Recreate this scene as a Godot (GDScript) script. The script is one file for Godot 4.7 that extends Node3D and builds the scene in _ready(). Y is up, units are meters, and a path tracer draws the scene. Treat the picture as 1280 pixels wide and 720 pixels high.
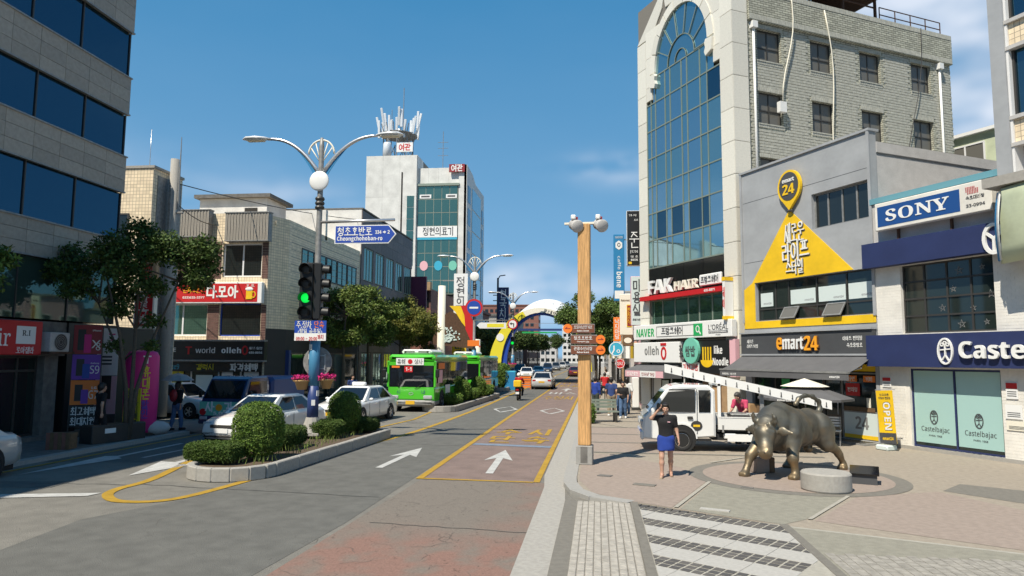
extends Node3D
# A street corner with a bronze bull, shops on both sides, a median with planters and lamp posts.

var M := {}
var taken := {}
var names := {}
var rng := RandomNumberGenerator.new()
var I3 := Transform3D.IDENTITY
var TEX := {}
var SH := {}

func _ready() -> void:
 rng.seed = 7
 # ---- camera
 var cam := Camera3D.new()
 cam.name = "camera"
 add_child(cam)
 cam.position = Vector3(0, 2.6, 0)
 cam.rotation = Vector3(atan(87.0 / 876.0), atan(0.122), 0.007)
 cam.fov = rad_to_deg(2.0 * atan(360.0 / 876.0))
 cam.far = 3000.0
 cam.near = 0.05
 cam.current = true
 # ---- sky and air
 var we := WorldEnvironment.new()
 we.name = "world_environment"
 var env := Environment.new()
 env.background_mode = Environment.BG_SKY
 var sky := Sky.new()
 sky.sky_material = make_sky()
 env.sky = sky
 env.background_energy_multiplier = 1.0
 env.ambient_light_source = Environment.AMBIENT_SOURCE_SKY
 env.tonemap_mode = Environment.TONE_MAPPER_LINEAR
 env.tonemap_exposure = 1.25
 env.sdfgi_enabled = true
 env.ssao_enabled = true
 env.ssil_enabled = true
 we.environment = env
 add_child(we)
 # ---- sun: behind the camera and to the left, 56 degrees up
 var sun := DirectionalLight3D.new()
 sun.name = "sun"
 sun.light_color = Color(1.0, 0.965, 0.90)
 sun.light_energy = 1.6
 sun.light_angular_distance = 0.5
 sun.shadow_enabled = true
 add_child(sun)
 var el := deg_to_rad(55.0)
 sun.look_at_from_position(Vector3.ZERO, Vector3(0.5 * cos(el), -sin(el), -0.866 * cos(el)))
 make_materials()
 build_ground()
 build_markings()
 build_right_shops()
 build_granite()
 build_right_strip()
 build_left_tower()
 build_left_row()
 build_far()
 build_median()
 build_street_things()
 build_trees()
 build_vehicles()
 build_bull()
 build_people()

# ------------------------------------------------------------------ sky
func make_sky() -> PanoramaSkyMaterial:
 var w := 1024
 var h := 512
 var img := Image.create(w, h, false, Image.FORMAT_RGBF)
 var n := FastNoiseLite.new()
 n.seed = 11
 n.noise_type = FastNoiseLite.TYPE_SIMPLEX_SMOOTH
 n.frequency = 1.0
 n.fractal_octaves = 5
 n.fractal_gain = 0.52
 var banks := [[-5.0, 0.105, 0.13, 0.028, 0.8], [4.0, 0.06, 0.25, 0.025, 0.4], [2.0, 0.265, 0.07, 0.02, 0.55], [24.0, 0.40, 0.14, 0.07, 0.95], [29.0, 0.29, 0.09, 0.04, 0.85], [0.5, 0.27, 0.06, 0.012, 0.5], [-24.0, 0.21, 0.08, 0.025, 0.35], [-50.0, 0.2, 0.3, 0.05, 0.6], [70.0, 0.35, 0.3, 0.08, 0.8], [130.0, 0.25, 0.5, 0.07, 0.8], [-110.0, 0.3, 0.4, 0.07, 0.7], [175.0, 0.3, 0.5, 0.08, 0.7]]
 for y in h:
  var e := (0.5 - (y + 0.5) / h) * PI
  var s := sin(e)
  var base: Color
  if s >= 0.0:
   var t := pow(s, 0.62)
   base = Color(lerpf(0.26, 0.012, minf(1.0, t * 1.35)), lerpf(0.47, 0.125, minf(1.0, t * 1.2)), lerpf(0.69, 0.31, minf(1.0, t * 1.15)))
  else:
   base = Color(0.17, 0.17, 0.165)
  for x in w:
   var c := base
   if e > -0.02:
    var az := wrapf((x + 0.5) / w * TAU, -PI, PI)
    var d := Vector3(sin(az) * cos(e), sin(e), -cos(az) * cos(e))
    var v := n.get_noise_3d(d.x * 5.5, d.y * 16.0, d.z * 5.5)
    var cov := 0.0
    for b in banks:
     var da := wrapf(az - deg_to_rad(b[0]), -PI, PI) / float(b[2])
     var de := (e - float(b[1])) / float(b[3])
     cov += float(b[4]) * exp(-da * da - de * de)
    var a := clampf(cov * (0.62 + 1.25 * v), 0.0, 0.85) + 0.01 * clampf(v + 0.3, 0.0, 1.0)
    c = base.lerp(Color(0.66, 0.71, 0.80), clampf(a, 0.0, 1.0))
   img.set_pixel(x, y, c)
 var pm := PanoramaSkyMaterial.new()
 pm.panorama = ImageTexture.create_from_image(img)
 return pm

# ------------------------------------------------------------------ materials
func noise_tex(id: String, size: int, freq: float, lo: float, hi: float, oct := 4, kind := 0, normal := false, bump := 4.0) -> Texture2D:
 if TEX.has(id):
  return TEX[id]
 var n := FastNoiseLite.new()
 n.seed = hash(id) % 1000
 n.frequency = freq
 n.fractal_octaves = oct
 if kind == 1:
  n.noise_type = FastNoiseLite.TYPE_CELLULAR
  n.cellular_return_type = FastNoiseLite.RETURN_DISTANCE2_SUB
 else:
  n.noise_type = FastNoiseLite.TYPE_SIMPLEX_SMOOTH
 var img := n.get_seamless_image(size, size)
 img.convert(Image.FORMAT_RGB8)
 if normal:
  img.bump_map_to_normal_map(bump)
 else:
  var data := img.get_data()
  var out := PackedByteArray()
  out.resize(data.size())
  var lut := PackedByteArray()
  lut.resize(256)
  for i in 256:
   lut[i] = int(clampf(lerpf(lo, hi, i / 255.0), 0.0, 1.0) * 255.0)
  for i in data.size():
   out[i] = lut[data[i]]
  img = Image.create_from_data(size, size, false, Image.FORMAT_RGB8, out)
 img.generate_mipmaps()
 var t := ImageTexture.create_from_image(img)
 TEX[id] = t
 return t

# mixes two greys: a coarse mottle and a fine grain
func grain_tex(id: String, coarse: float, fine: float, depth_c: float, depth_f: float, cracks := 0.0) -> Texture2D:
 if TEX.has(id):
  return TEX[id]
 var size := 512
 var a := FastNoiseLite.new()
 a.seed = hash(id) % 997
 a.frequency = coarse
 a.fractal_octaves = 5
 var b := FastNoiseLite.new()
 b.seed = 5 + hash(id) % 991
 b.frequency = fine
 b.fractal_octaves = 2
 var ia := a.get_seamless_image(size, size).get_data()
 var ib := b.get_seamless_image(size, size).get_data()
 var ic := PackedByteArray()
 if cracks > 0.0:
  var c := FastNoiseLite.new()
  c.seed = 3
  c.noise_type = FastNoiseLite.TYPE_CELLULAR
  c.cellular_return_type = FastNoiseLite.RETURN_DISTANCE2_SUB
  c.frequency = 0.02
  c.fractal_type = FastNoiseLite.FRACTAL_NONE
  c.domain_warp_enabled = true
  c.domain_warp_amplitude = 18.0
  c.domain_warp_frequency = 0.03
  ic = c.get_seamless_image(size, size).get_data()
 var out := PackedByteArray()
 out.resize(size * size)
 for i in size * size:
  var v := 1.0 - depth_c * (1.0 - ia[i] / 255.0) - depth_f * (1.0 - ib[i] / 255.0)
  if cracks > 0.0 and ic[i] < 5 and ia[i] > 150:
   v *= 1.0 - cracks
  out[i] = int(pow(clampf(v, 0.0, 1.0), 0.4545) * 255.0)
 var img := Image.create_from_data(size, size, false, Image.FORMAT_L8, out)
 img.convert(Image.FORMAT_RGB8)
 img.generate_mipmaps()
 var t := ImageTexture.create_from_image(img)
 TEX[id] = t
 return t

# c is the real-world base colour (linear)
func mat(id: String, c: Color, rough := 0.8, metal := 0.0, tex: Texture2D = null, scale := 0.5, nrm: Texture2D = null, nscale := 0.6) -> StandardMaterial3D:
 var m := StandardMaterial3D.new()
 m.albedo_color = c.linear_to_srgb()
 m.roughness = rough
 m.metallic = metal
 if tex != null:
  m.albedo_texture = tex
  m.uv1_triplanar = true
  m.uv1_world_triplanar = true
  m.uv1_scale = Vector3.ONE * scale
 if nrm != null:
  m.normal_enabled = true
  m.normal_texture = nrm
  m.normal_scale = nscale
  m.uv1_triplanar = true
  m.uv1_world_triplanar = true
  m.uv1_scale = Vector3.ONE * scale
 M[id] = m
 return m

func glass(id: String, c: Color, rough := 0.03, metal := 0.0, spec := 0.5) -> StandardMaterial3D:
 var m := mat(id, c, rough, metal)
 m.metallic_specular = spec
 return m

func C(r: float, g := -1.0, b := -1.0) -> Color:
 return Color(r, r if g < 0 else g, r if b < 0 else b)

func make_materials() -> void:
 var grime := grain_tex("grime", 0.012, 0.16, 0.42, 0.10)
 var stone := grain_tex("stone", 0.03, 0.4, 0.16, 0.22)
 var asph := grain_tex("asphalt", 0.008, 0.5, 0.2, 0.62, 0.3)
 var pv := grain_tex("paving", 0.035, 0.5, 0.2, 0.3)
 var soft := grain_tex("soft", 0.008, 0.05, 0.22, 0.08)
 var fineN := noise_tex("fine_n", 512, 0.25, 0, 1, 3, 0, true, 3.0)
 var waveN := noise_tex("wave_n", 256, 0.012, 0, 1, 2, 0, true, 1.2)
 # ground
 mat("asphalt", C(0.30, 0.285, 0.25), 0.92, 0, asph, 0.33, fineN, 0.5)
 mat("asphalt_new", C(0.205, 0.203, 0.185), 0.9, 0, asph, 0.41, fineN, 0.5)
 mat("asphalt_pale", C(0.38, 0.36, 0.31), 0.93, 0, asph, 0.37, fineN, 0.5)
 mat("bus_lane_paint", C(0.34, 0.25, 0.22), 0.9, 0, asph, 0.29, fineN, 0.5)
 mat("tar", C(0.05, 0.05, 0.048), 0.8)
 mat("crack_dark", C(0.11, 0.10, 0.09), 0.95)
 mat("white_paint", C(0.78, 0.78, 0.75), 0.75, 0, asph, 0.6)
 mat("yellow_paint", C(0.66, 0.40, 0.035), 0.75, 0, asph, 0.6)
 mat("blue_paint", C(0.30, 0.38, 0.50), 0.8, 0, asph, 0.6)
 mat("pave_pink", C(0.40, 0.325, 0.275), 0.9, 0, pv, 0.35, fineN, 0.4)
 mat("pave_tan", C(0.41, 0.355, 0.285), 0.9, 0, pv, 0.31, fineN, 0.4)
 mat("pave_grey", C(0.235, 0.22, 0.19), 0.9, 0, pv, 0.4, fineN, 0.4)
 mat("pave_green", C(0.34, 0.325, 0.265), 0.9, 0, pv, 0.27, fineN, 0.5)
 mat("pave_pale", C(0.48, 0.455, 0.39), 0.9, 0, pv, 0.45, fineN, 0.4)
 mat("tile_dark", C(0.10, 0.095, 0.092), 0.75, 0, stone, 1.0)
 mat("tile_dark2", C(0.14, 0.13, 0.12), 0.75, 0, stone, 1.0)
 mat("tile_white", C(0.50, 0.485, 0.45), 0.8, 0, stone, 0.8)
 mat("cobble", C(0.40, 0.375, 0.33), 0.9, 0, grime, 0.8)
 mat("cobble2", C(0.47, 0.44, 0.39), 0.9, 0, grime, 0.8)
 mat("kerb", C(0.40, 0.39, 0.365), 0.9, 0, stone, 0.7, fineN, 0.4)
 mat("concrete", C(0.46, 0.44, 0.40), 0.92, 0, pv, 0.5, fineN, 0.4)
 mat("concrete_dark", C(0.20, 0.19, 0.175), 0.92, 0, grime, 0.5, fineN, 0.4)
 mat("soil", C(0.12, 0.085, 0.055), 1.0, 0, stone, 1.2)
 # stone and walls
 for i in 3:
  mat("granite%d" % i, C(0.88, 0.85, 0.75) * [1.0, 0.93, 1.03][i], 0.7, 0, stone, 0.7)
  mat("panel%d" % i, C(0.46, 0.40, 0.325) * [1.0, 0.93, 1.07][i], 0.6, 0, pv, 0.3)
  mat("dpanel%d" % i, C(0.17, 0.135, 0.125) * [1.0, 0.85, 1.15][i], 0.55, 0, grime, 0.5)
  mat("tower_panel%d" % i, C(0.74, 0.74, 0.70) * [1.0, 0.96, 1.03][i], 0.6, 0, soft, 0.15)
 mat("joint", C(0.19, 0.175, 0.15), 0.9)
 mat("joint_dark", C(0.05, 0.045, 0.04), 0.9)
 mat("grey_wall", C(0.40, 0.415, 0.43), 0.75, 0, soft, 0.2)
 mat("stucco_pale", C(0.64, 0.62, 0.60), 0.9, 0, pv, 0.12)
 mat("white_wall", C(0.74, 0.73, 0.70), 0.85, 0, soft, 0.25)
 mat("white_brick", C(0.86, 0.83, 0.76), 0.85, 0, soft, 0.3)
 mat("pale_green_wall", C(0.60, 0.66, 0.46), 0.85, 0, soft, 0.3)
 mat("yellow", C(0.95, 0.60, 0.012), 0.55, 0, soft, 0.2)
 mat("orange", C(0.86, 0.36, 0.02), 0.5)
 mat("navy", C(0.022, 0.035, 0.12), 0.6, 0, soft, 0.3)
 mat("sony_blue", C(0.012, 0.07, 0.25), 0.5)
 mat("charcoal", C(0.075, 0.078, 0.083), 0.6, 0, soft, 0.3)
 mat("awning_grey", C(0.125, 0.125, 0.13), 0.9, 0, soft, 0.4)
 mat("black", C(0.012), 0.45)
 mat("black_gloss", C(0.008), 0.08)
 mat("rubber", C(0.018), 0.9)
 mat("dark_interior", C(0.03, 0.028, 0.025), 0.9)
 mat("white", C(0.78, 0.78, 0.76), 0.5)
 mat("cream", C(0.78, 0.74, 0.62), 0.6)
 mat("red", C(0.52, 0.012, 0.015), 0.5)
 mat("dark_red", C(0.26, 0.02, 0.025), 0.5)
 mat("pink", C(0.62, 0.02, 0.20), 0.55)
 mat("pale_pink", C(0.72, 0.42, 0.46), 0.6)
 mat("purple", C(0.16, 0.04, 0.38), 0.5)
 mat("sign_blue", C(0.012, 0.06, 0.36), 0.5)
 mat("sky_blue", C(0.02, 0.20, 0.42), 0.5)
 mat("cyan", C(0.04, 0.38, 0.55), 0.5)
 mat("green_sign", C(0.02, 0.36, 0.10), 0.5)
 mat("teal", C(0.12, 0.30, 0.36), 0.7)
 mat("mint", C(0.16, 0.50, 0.38), 0.6)
 mat("mint_film", C(0.36, 0.55, 0.52), 0.35)
 mat("pale_film", C(0.62, 0.70, 0.68), 0.35)
 mat("lemon", C(0.72, 0.62, 0.03), 0.6)
 mat("sign_brown", C(0.17, 0.055, 0.025), 0.6)
 mat("sign_orange", C(0.80, 0.19, 0.02), 0.5)
 mat("maroon", C(0.13, 0.02, 0.06), 0.6)
 mat("brown_wall", C(0.19, 0.10, 0.08), 0.8, 0, grime, 0.5)
 mat("red_brown", C(0.28, 0.12, 0.09), 0.8, 0, grime, 0.5)
 mat("tan_wall", C(0.46, 0.30, 0.16), 0.8, 0, grime, 0.4)
 mat("steel", C(0.45), 0.4, 0.6)
 mat("silver", C(0.62), 0.3, 0.75)
 mat("lamp_white", C(0.75, 0.77, 0.78), 0.3, 0.2)
 mat("galv", C(0.36, 0.36, 0.35), 0.55, 0.3, grime, 0.8)
 mat("corrugated", C(0.33, 0.30, 0.255), 0.6, 0.1)
 mat("frame_dark", C(0.05, 0.048, 0.045), 0.5, 0.2)
 mat("frame_green", C(0.25, 0.29, 0.24), 0.5, 0.3)
 mat("frame_white", C(0.72), 0.5)
 mat("wood", C(0.86, 0.52, 0.23), 0.75)
 mat("wood_dark", C(0.20, 0.12, 0.06), 0.8, 0, grime, 1.0)
 mat("cardboard", C(0.42, 0.26, 0.13), 0.9)
 mat("rust", C(0.12, 0.06, 0.035), 0.9, 0, grime, 0.9)
 mat("pole_blue", C(0.06, 0.22, 0.38), 0.45)
 mat("pole_navy", C(0.025, 0.05, 0.17), 0.45)
 mat("pot_tan", C(0.50, 0.30, 0.13), 0.7)
 mat("flower", C(0.62, 0.03, 0.24), 0.7)
 # glass
 glass("glass_blue", C(0.26, 0.44, 0.50), 0.02, 0.9)
 glass("glass_blue2", C(0.23, 0.40, 0.44), 0.05, 0.85)
 glass("glass_blue3", C(0.28, 0.44, 0.52), 0.02, 0.9)
 glass("glass_deep", C(0.05, 0.125, 0.18), 0.02, 0.9)
 glass("glass_teal", C(0.14, 0.27, 0.22), 0.04, 0.8)
 glass("glass_left", C(0.028, 0.085, 0.135), 0.02, 0.9)
 glass("glass_low", C(0.07, 0.13, 0.11), 0.03, 0.6)
 glass("glass_dark", C(0.012, 0.016, 0.016), 0.03, 0.0, 0.6)
 glass("glass_shop", C(0.02, 0.03, 0.028), 0.04, 0.15, 0.6)
 glass("glass_car", C(0.01, 0.012, 0.014), 0.03, 0.0, 0.7)
 glass("glass_old", C(0.14, 0.135, 0.12), 0.25, 0.0, 0.4)
 for k in ["glass_blue", "glass_blue2", "glass_blue3", "glass_deep", "glass_teal", "glass_left", "glass_low"]:
  M[k].normal_enabled = true
  M[k].normal_texture = waveN
  M[k].normal_scale = 0.08
  M[k].uv1_triplanar = true
  M[k].uv1_world_triplanar = true
  M[k].uv1_scale = Vector3.ONE * 0.2
 # car paint
 for k in [["car_white", C(0.74, 0.74, 0.72)], ["car_silver", C(0.42, 0.42, 0.41)], ["car_black", C(0.012, 0.012, 0.014)], ["car_navy", C(0.012, 0.03, 0.07)], ["car_red", C(0.10, 0.008, 0.012)], ["car_grey", C(0.12, 0.13, 0.14)], ["bus_green", C(0.075, 0.50, 0.025)], ["car_blue", C(0.012, 0.035, 0.11)]]:
  var m := mat(k[0], k[1], 0.35, 0.0)
  m.clearcoat_enabled = true
  m.clearcoat = 1.0
  m.clearcoat_roughness = 0.05
 mat("lens_red", C(0.35, 0.01, 0.01), 0.2)
 mat("lens_clear", C(0.55, 0.57, 0.58), 0.12, 0.3)
 mat("plate_yellow", C(0.72, 0.42, 0.02), 0.5)
 # brick: courses drawn as relief, three millimetre pixels in the photograph
 var bi := Image.create(512, 512, false, Image.FORMAT_RGB8)
 bi.fill(Color(0.38, 0.375, 0.34))
 var r2 := RandomNumberGenerator.new()
 r2.seed = 4
 for row in 16:
  for col in 9:
   var x0 := int(col * 64 + (32 if row % 2 else 0)) - 64
   var v := r2.randf_range(0.85, 1.05)
   bi.fill_rect(Rect2i(x0 + 2, row * 32 + 4, 60, 25), Color(0.77 * v, 0.77 * v, 0.71 * v))
 var bt := ImageTexture.create_from_image(bi)
 var bm := mat("brick_pale", C(0.82, 0.82, 0.80), 0.85)
 bm.albedo_texture = bt
 bm.uv1_triplanar = true
 bm.uv1_scale = Vector3(0.42, 0.62, 0.42)
 var nb := bi.duplicate() as Image
 nb.bump_map_to_normal_map(6.0)
 bm.normal_enabled = true
 bm.normal_texture = ImageTexture.create_from_image(nb)
 mat("brick_course", C(0.56, 0.56, 0.49), 0.85, 0, grime, 0.8)
 # small square wall tiles
 var ti := Image.create(256, 256, false, Image.FORMAT_RGB8)
 ti.fill(Color(0.66, 0.61, 0.53))
 for row in 8:
  for col in 8:
   var v := r2.randf_range(0.93, 1.03)
   ti.fill_rect(Rect2i(col * 32 + 2, row * 32 + 2, 28, 28), Color(0.92 * v, 0.855 * v, 0.745 * v))
 for k in [["tile_cream", C(0.97, 0.95, 0.91), 0.85], ["tile_beige", C(0.66, 0.62, 0.58), 0.42]]:
  var tm := mat(k[0], k[1], 0.5)
  tm.albedo_texture = ImageTexture.create_from_image(ti)
  tm.uv1_triplanar = true
  tm.uv1_scale = Vector3.ONE * float(k[2])
 # timber with grain along its height
 var wi := Image.create(128, 512, false, Image.FORMAT_RGB8)
 var wn := FastNoiseLite.new()
 wn.seed = 9
 wn.frequency = 0.06
 for y in 512:
  for x in 128:
   var v := 0.82 + 0.18 * wn.get_noise_2d(x * 2.2, y * 0.12) + 0.1 * wn.get_noise_2d(x * 9.0, y * 0.4)
   wi.set_pixel(x, y, Color(v, v * 0.97, v * 0.92))
 M["wood"].albedo_texture = ImageTexture.create_from_image(wi)
 M["wood"].uv1_triplanar = true
 M["wood"].uv1_scale = Vector3(1.2, 0.35, 1.2)

# ------------------------------------------------------------------ scene helpers
func numbered(n: String) -> String:
 var k: int = taken.get(n, 0)
 taken[n] = k + 1
 return n if k == 0 else "%s_%03d" % [n, k]

func thing(n: String, label: String, category: String, pos := Vector3.ZERO, turn := 0.0, group := "") -> Node3D:
 var o := Node3D.new()
 o.name = numbered(n)
 add_child(o)
 o.position = pos
 o.rotation_degrees.y = turn
 o.set_meta("label", label)
 o.set_meta("category", category)
 if group != "":
  o.set_meta("group", group)
 return o

func copy(src: Node3D, label: String, pos: Vector3, turn := 0.0) -> Node3D:
 var o: Node3D = src.duplicate()
 o.name = numbered(String(src.name).rstrip("0123456789").rstrip("_"))
 add_child(o)
 o.position = pos
 o.rotation_degrees.y = turn
 o.set_meta("label", label)
 return o

func part(parent: Node, n: String, mesh: Mesh, m: Variant, xf := Transform3D.IDENTITY, label := "") -> MeshInstance3D:
 var o := MeshInstance3D.new()
 if parent == self:
  o.name = numbered(n)
 else:
  var key := "%d/%s" % [parent.get_instance_id(), n]
  var k: int = names.get(key, 0)
  names[key] = k + 1
  o.name = n if k == 0 else "%s_%03d" % [n, k]
 o.mesh = mesh
 o.material_override = M[m] if m is String else m
 o.transform = xf
 parent.add_child(o, true)
 if label != "":
  o.set_meta("label", label)
 return o

func S(smooth := false) -> SurfaceTool:
 var st := SurfaceTool.new()
 st.begin(Mesh.PRIMITIVE_TRIANGLES)
 st.set_smooth_group(0 if smooth else -1)
 return st

func obj(parent: Node, n: String, st: SurfaceTool, m: Variant, label := "") -> MeshInstance3D:
 st.generate_normals()
 return part(parent, n, st.commit(), m, I3, label)

func struct(n: String, st: SurfaceTool, m: String, parent: Node = self) -> MeshInstance3D:
 var o := obj(parent, n, st, m)
 if parent == self:
  o.set_meta("kind", "structure")
 return o

func stuff(o: Node) -> void:
 o.set_meta("kind", "stuff")

# ------------------------------------------------------------------ shape helpers (front faces run clockwise)
func tri(st: SurfaceTool, a: Vector3, b: Vector3, c: Vector3) -> void:
 st.add_vertex(a)
 st.add_vertex(b)
 st.add_vertex(c)

func quad(st: SurfaceTool, a: Vector3, b: Vector3, c: Vector3, d: Vector3) -> void:
 tri(st, a, b, c)
 tri(st, a, c, d)

func box(st: SurfaceTool, x0: float, x1: float, y0: float, y1: float, z0: float, z1: float, xf := Transform3D.IDENTITY) -> void:
 var p := []
 for i in 8:
  p.append(xf * Vector3(x1 if i & 1 else x0, y1 if i & 2 else y0, z1 if i & 4 else z0))
 quad(st, p[4], p[6], p[7], p[5])
 quad(st, p[1], p[3], p[2], p[0])
 quad(st, p[5], p[7], p[3], p[1])
 quad(st, p[0], p[2], p[6], p[4])
 quad(st, p[6], p[2], p[3], p[7])
 quad(st, p[0], p[4], p[5], p[1])

# box with chamfered edges
func cbox(st: SurfaceTool, x0: float, x1: float, y0: float, y1: float, z0: float, z1: float, b: float, xf := Transform3D.IDENTITY) -> void:
 var rings := []
 for lv in [[z0, b], [z0 + b, 0.0], [z1 - b, 0.0], [z1, b]]:
  var z: float = lv[0]
  var k: float = lv[1]
  var X0 := x0 + k
  var X1 := x1 - k
  var Y0 := y0 + k
  var Y1 := y1 - k
  var r := PackedVector3Array()
  for q in [[X0 + b, Y0], [X1 - b, Y0], [X1, Y0 + b], [X1, Y1 - b], [X1 - b, Y1], [X0 + b, Y1], [X0, Y1 - b], [X0, Y0 + b]]:
   r.append(xf * Vector3(q[0], q[1], z))
  rings.append(r)
 loft(st, rings)

# rings run counter-clockwise seen from the last ring's side
func loft(st: SurfaceTool, rings: Array, caps := true) -> void:
 for i in rings.size() - 1:
  var a: PackedVector3Array = rings[i]
  var b: PackedVector3Array = rings[i + 1]
  var n := a.size()
  for j in n:
   var k := (j + 1) % n
   quad(st, a[j], b[j], b[k], a[k])
 if caps:
  var f: PackedVector3Array = rings[0]
  var l: PackedVector3Array = rings[-1]
  var cf := Vector3.ZERO
  var cl := Vector3.ZERO
  for v in f:
   cf += v / f.size()
  for v in l:
   cl += v / l.size()
  for j in f.size():
   var k := (j + 1) % f.size()
   tri(st, cf, f[j], f[k])
  for j in l.size():
   var k := (j + 1) % l.size()
   tri(st, cl, l[k], l[j])

func prism(st: SurfaceTool, poly: PackedVector2Array, z0: float, z1: float, xf := Transform3D.IDENTITY) -> void:
 var p := poly
 if not Geometry2D.is_polygon_clockwise(p):
  p = p.duplicate()
  p.reverse()
 var t := Geometry2D.triangulate_polygon(p)
 for i in range(0, t.size(), 3):
  var a := p[t[i]]
  var b := p[t[i + 1]]
  var c := p[t[i + 2]]
  if (b - a).cross(c - a) > 0.0:
   var q := b
   b = c
   c = q
  tri(st, xf * Vector3(a.x, a.y, z1), xf * Vector3(b.x, b.y, z1), xf * Vector3(c.x, c.y, z1))
  tri(st, xf * Vector3(a.x, a.y, z0), xf * Vector3(c.x, c.y, z0), xf * Vector3(b.x, b.y, z0))
 var n := p.size()
 for i in n:
  var j := (i + 1) % n
  quad(st, xf * Vector3(p[i].x, p[i].y, z0), xf * Vector3(p[j].x, p[j].y, z0), xf * Vector3(p[j].x, p[j].y, z1), xf * Vector3(p[i].x, p[i].y, z1))

func arr(v: Array) -> PackedVector2Array:
 var o := PackedVector2Array()
 for i in range(0, v.size(), 2):
  o.append(Vector2(v[i], v[i + 1]))
 return o

func ellipse(cx: float, cy: float, rx: float, ry: float, n := 24, a0 := 0.0, a1 := TAU) -> PackedVector2Array:
 var o := PackedVector2Array()
 var m := n if is_equal_approx(a1 - a0, TAU) else n + 1
 for i in m:
  var a := a0 + (a1 - a0) * i / n
  o.append(Vector2(cx + cos(a) * rx, cy + sin(a) * ry))
 return o

func tube(st: SurfaceTool, path: Array, rad: Variant, n := 8, caps := true) -> void:
 var rings := []
 var up := Vector3(0.13, 0.31, 0.94).normalized()
 for i in path.size():
  var p: Vector3 = path[i]
  var d: Vector3 = (path[mini(i + 1, path.size() - 1)] - path[maxi(i - 1, 0)]).normalized()
  var u := (up - d * up.dot(d))
  if u.length() < 0.05:
   u = Vector3(0.9, 0.1, 0.2) - d * Vector3(0.9, 0.1, 0.2).dot(d)
  u = u.normalized()
  up = u
  var v := d.cross(u)
  var r: float = rad[i] if rad is Array else rad
  var ring := PackedVector3Array()
  for k in n:
   var a := TAU * k / n
   ring.append(p + (u * cos(a) + v * sin(a)) * r)
  rings.append(ring)
 loft(st, rings, caps)

# profile is [radius, height] pairs from the bottom up
func lathe(st: SurfaceTool, prof: Array, n := 16, xf := Transform3D.IDENTITY, caps := true) -> void:
 var rings := []
 for q in prof:
  var ring := PackedVector3Array()
  for k in n:
   var a := -TAU * k / n
   ring.append(xf * Vector3(cos(a) * float(q[0]), q[1], sin(a) * float(q[0])))
  rings.append(ring)
 loft(st, rings, caps)

func ball(st: SurfaceTool, c: Vector3, r: Vector3, n := 12) -> void:
 var prof := []
 for i in n / 2 + 1:
  var a := -PI / 2 + PI * i / (n / 2)
  prof.append([maxf(cos(a), 0.001), sin(a)])
 lathe(st, prof, n, Transform3D(Basis.from_scale(r), c))

# flat sheet on the ground from x,z pairs
func sheet(st: SurfaceTool, pts: PackedVector2Array, y: float) -> void:
 var t := Geometry2D.triangulate_polygon(pts)
 for i in range(0, t.size(), 3):
  var a := pts[t[i]]
  var b := pts[t[i + 1]]
  var c := pts[t[i + 2]]
  if (b - a).cross(c - a) < 0.0:
   var q := b
   b = c
   c = q
  tri(st, Vector3(a.x, y, a.y), Vector3(b.x, y, b.y), Vector3(c.x, y, c.y))

# line of a given width along x,z points, as a sheet
func ribbon(st: SurfaceTool, pts: PackedVector2Array, w: float, y: float, closed := false) -> void:
 var n := pts.size()
 var L := []
 var R := []
 for i in n:
  var a := pts[(i - 1 + n) % n] if closed else pts[maxi(i - 1, 0)]
  var b := pts[(i + 1) % n] if closed else pts[mini(i + 1, n - 1)]
  var d := (b - a).normalized()
  var o := Vector2(-d.y, d.x) * w * 0.5
  L.append(pts[i] + o)
  R.append(pts[i] - o)
 for i in (n if closed else n - 1):
  var j := (i + 1) % n
  quad(st, Vector3(L[i].x, y, L[i].y), Vector3(R[i].x, y, R[i].y), Vector3(R[j].x, y, R[j].y), Vector3(L[j].x, y, L[j].y))

# chamfered panel of unit size: front at z = 0.5, shared by stones and tiles
func unit_panel(ch := 0.06) -> Mesh:
 var key := "panel%.3f" % ch
 if SH.has(key):
  return SH[key]
 var st := S()
 var r := []
 for q in [[-0.5, 0.0], [0.5 - ch, 0.0], [0.5, ch]]:
  var k: float = q[1]
  var z: float = q[0]
  r.append(PackedVector3Array([Vector3(-0.5 + k, -0.5 + k, z), Vector3(0.5 - k, -0.5 + k, z), Vector3(0.5 - k, 0.5 - k, z), Vector3(-0.5 + k, 0.5 - k, z)]))
 loft(st, r)
 st.generate_normals()
 SH[key] = st.commit()
 return SH[key]

func unit_box() -> Mesh:
 if not SH.has("box"):
  var st := S()
  box(st, -0.5, 0.5, -0.5, 0.5, -0.5, 0.5)
  st.generate_normals()
  SH["box"] = st.commit()
 return SH["box"]

# a stone, tile or pane: a box piece in the frame xf, from corner to corner
func piece(parent: Node, n: String, m: Variant, x0: float, x1: float, y0: float, y1: float, z0: float, z1: float, xf := Transform3D.IDENTITY, ch := 0.0) -> MeshInstance3D:
 var t := xf * Transform3D(Basis.from_scale(Vector3(x1 - x0, y1 - y0, z1 - z0)), Vector3((x0 + x1) / 2, (y0 + y1) / 2, (z0 + z1) / 2))
 return part(parent, n, unit_panel(ch) if ch > 0.0 else unit_box(), m, t)

func frame_at(p: Vector3, deg: float) -> Transform3D:
 return Transform3D(Basis(Vector3.UP, deg_to_rad(deg)), p)

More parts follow.
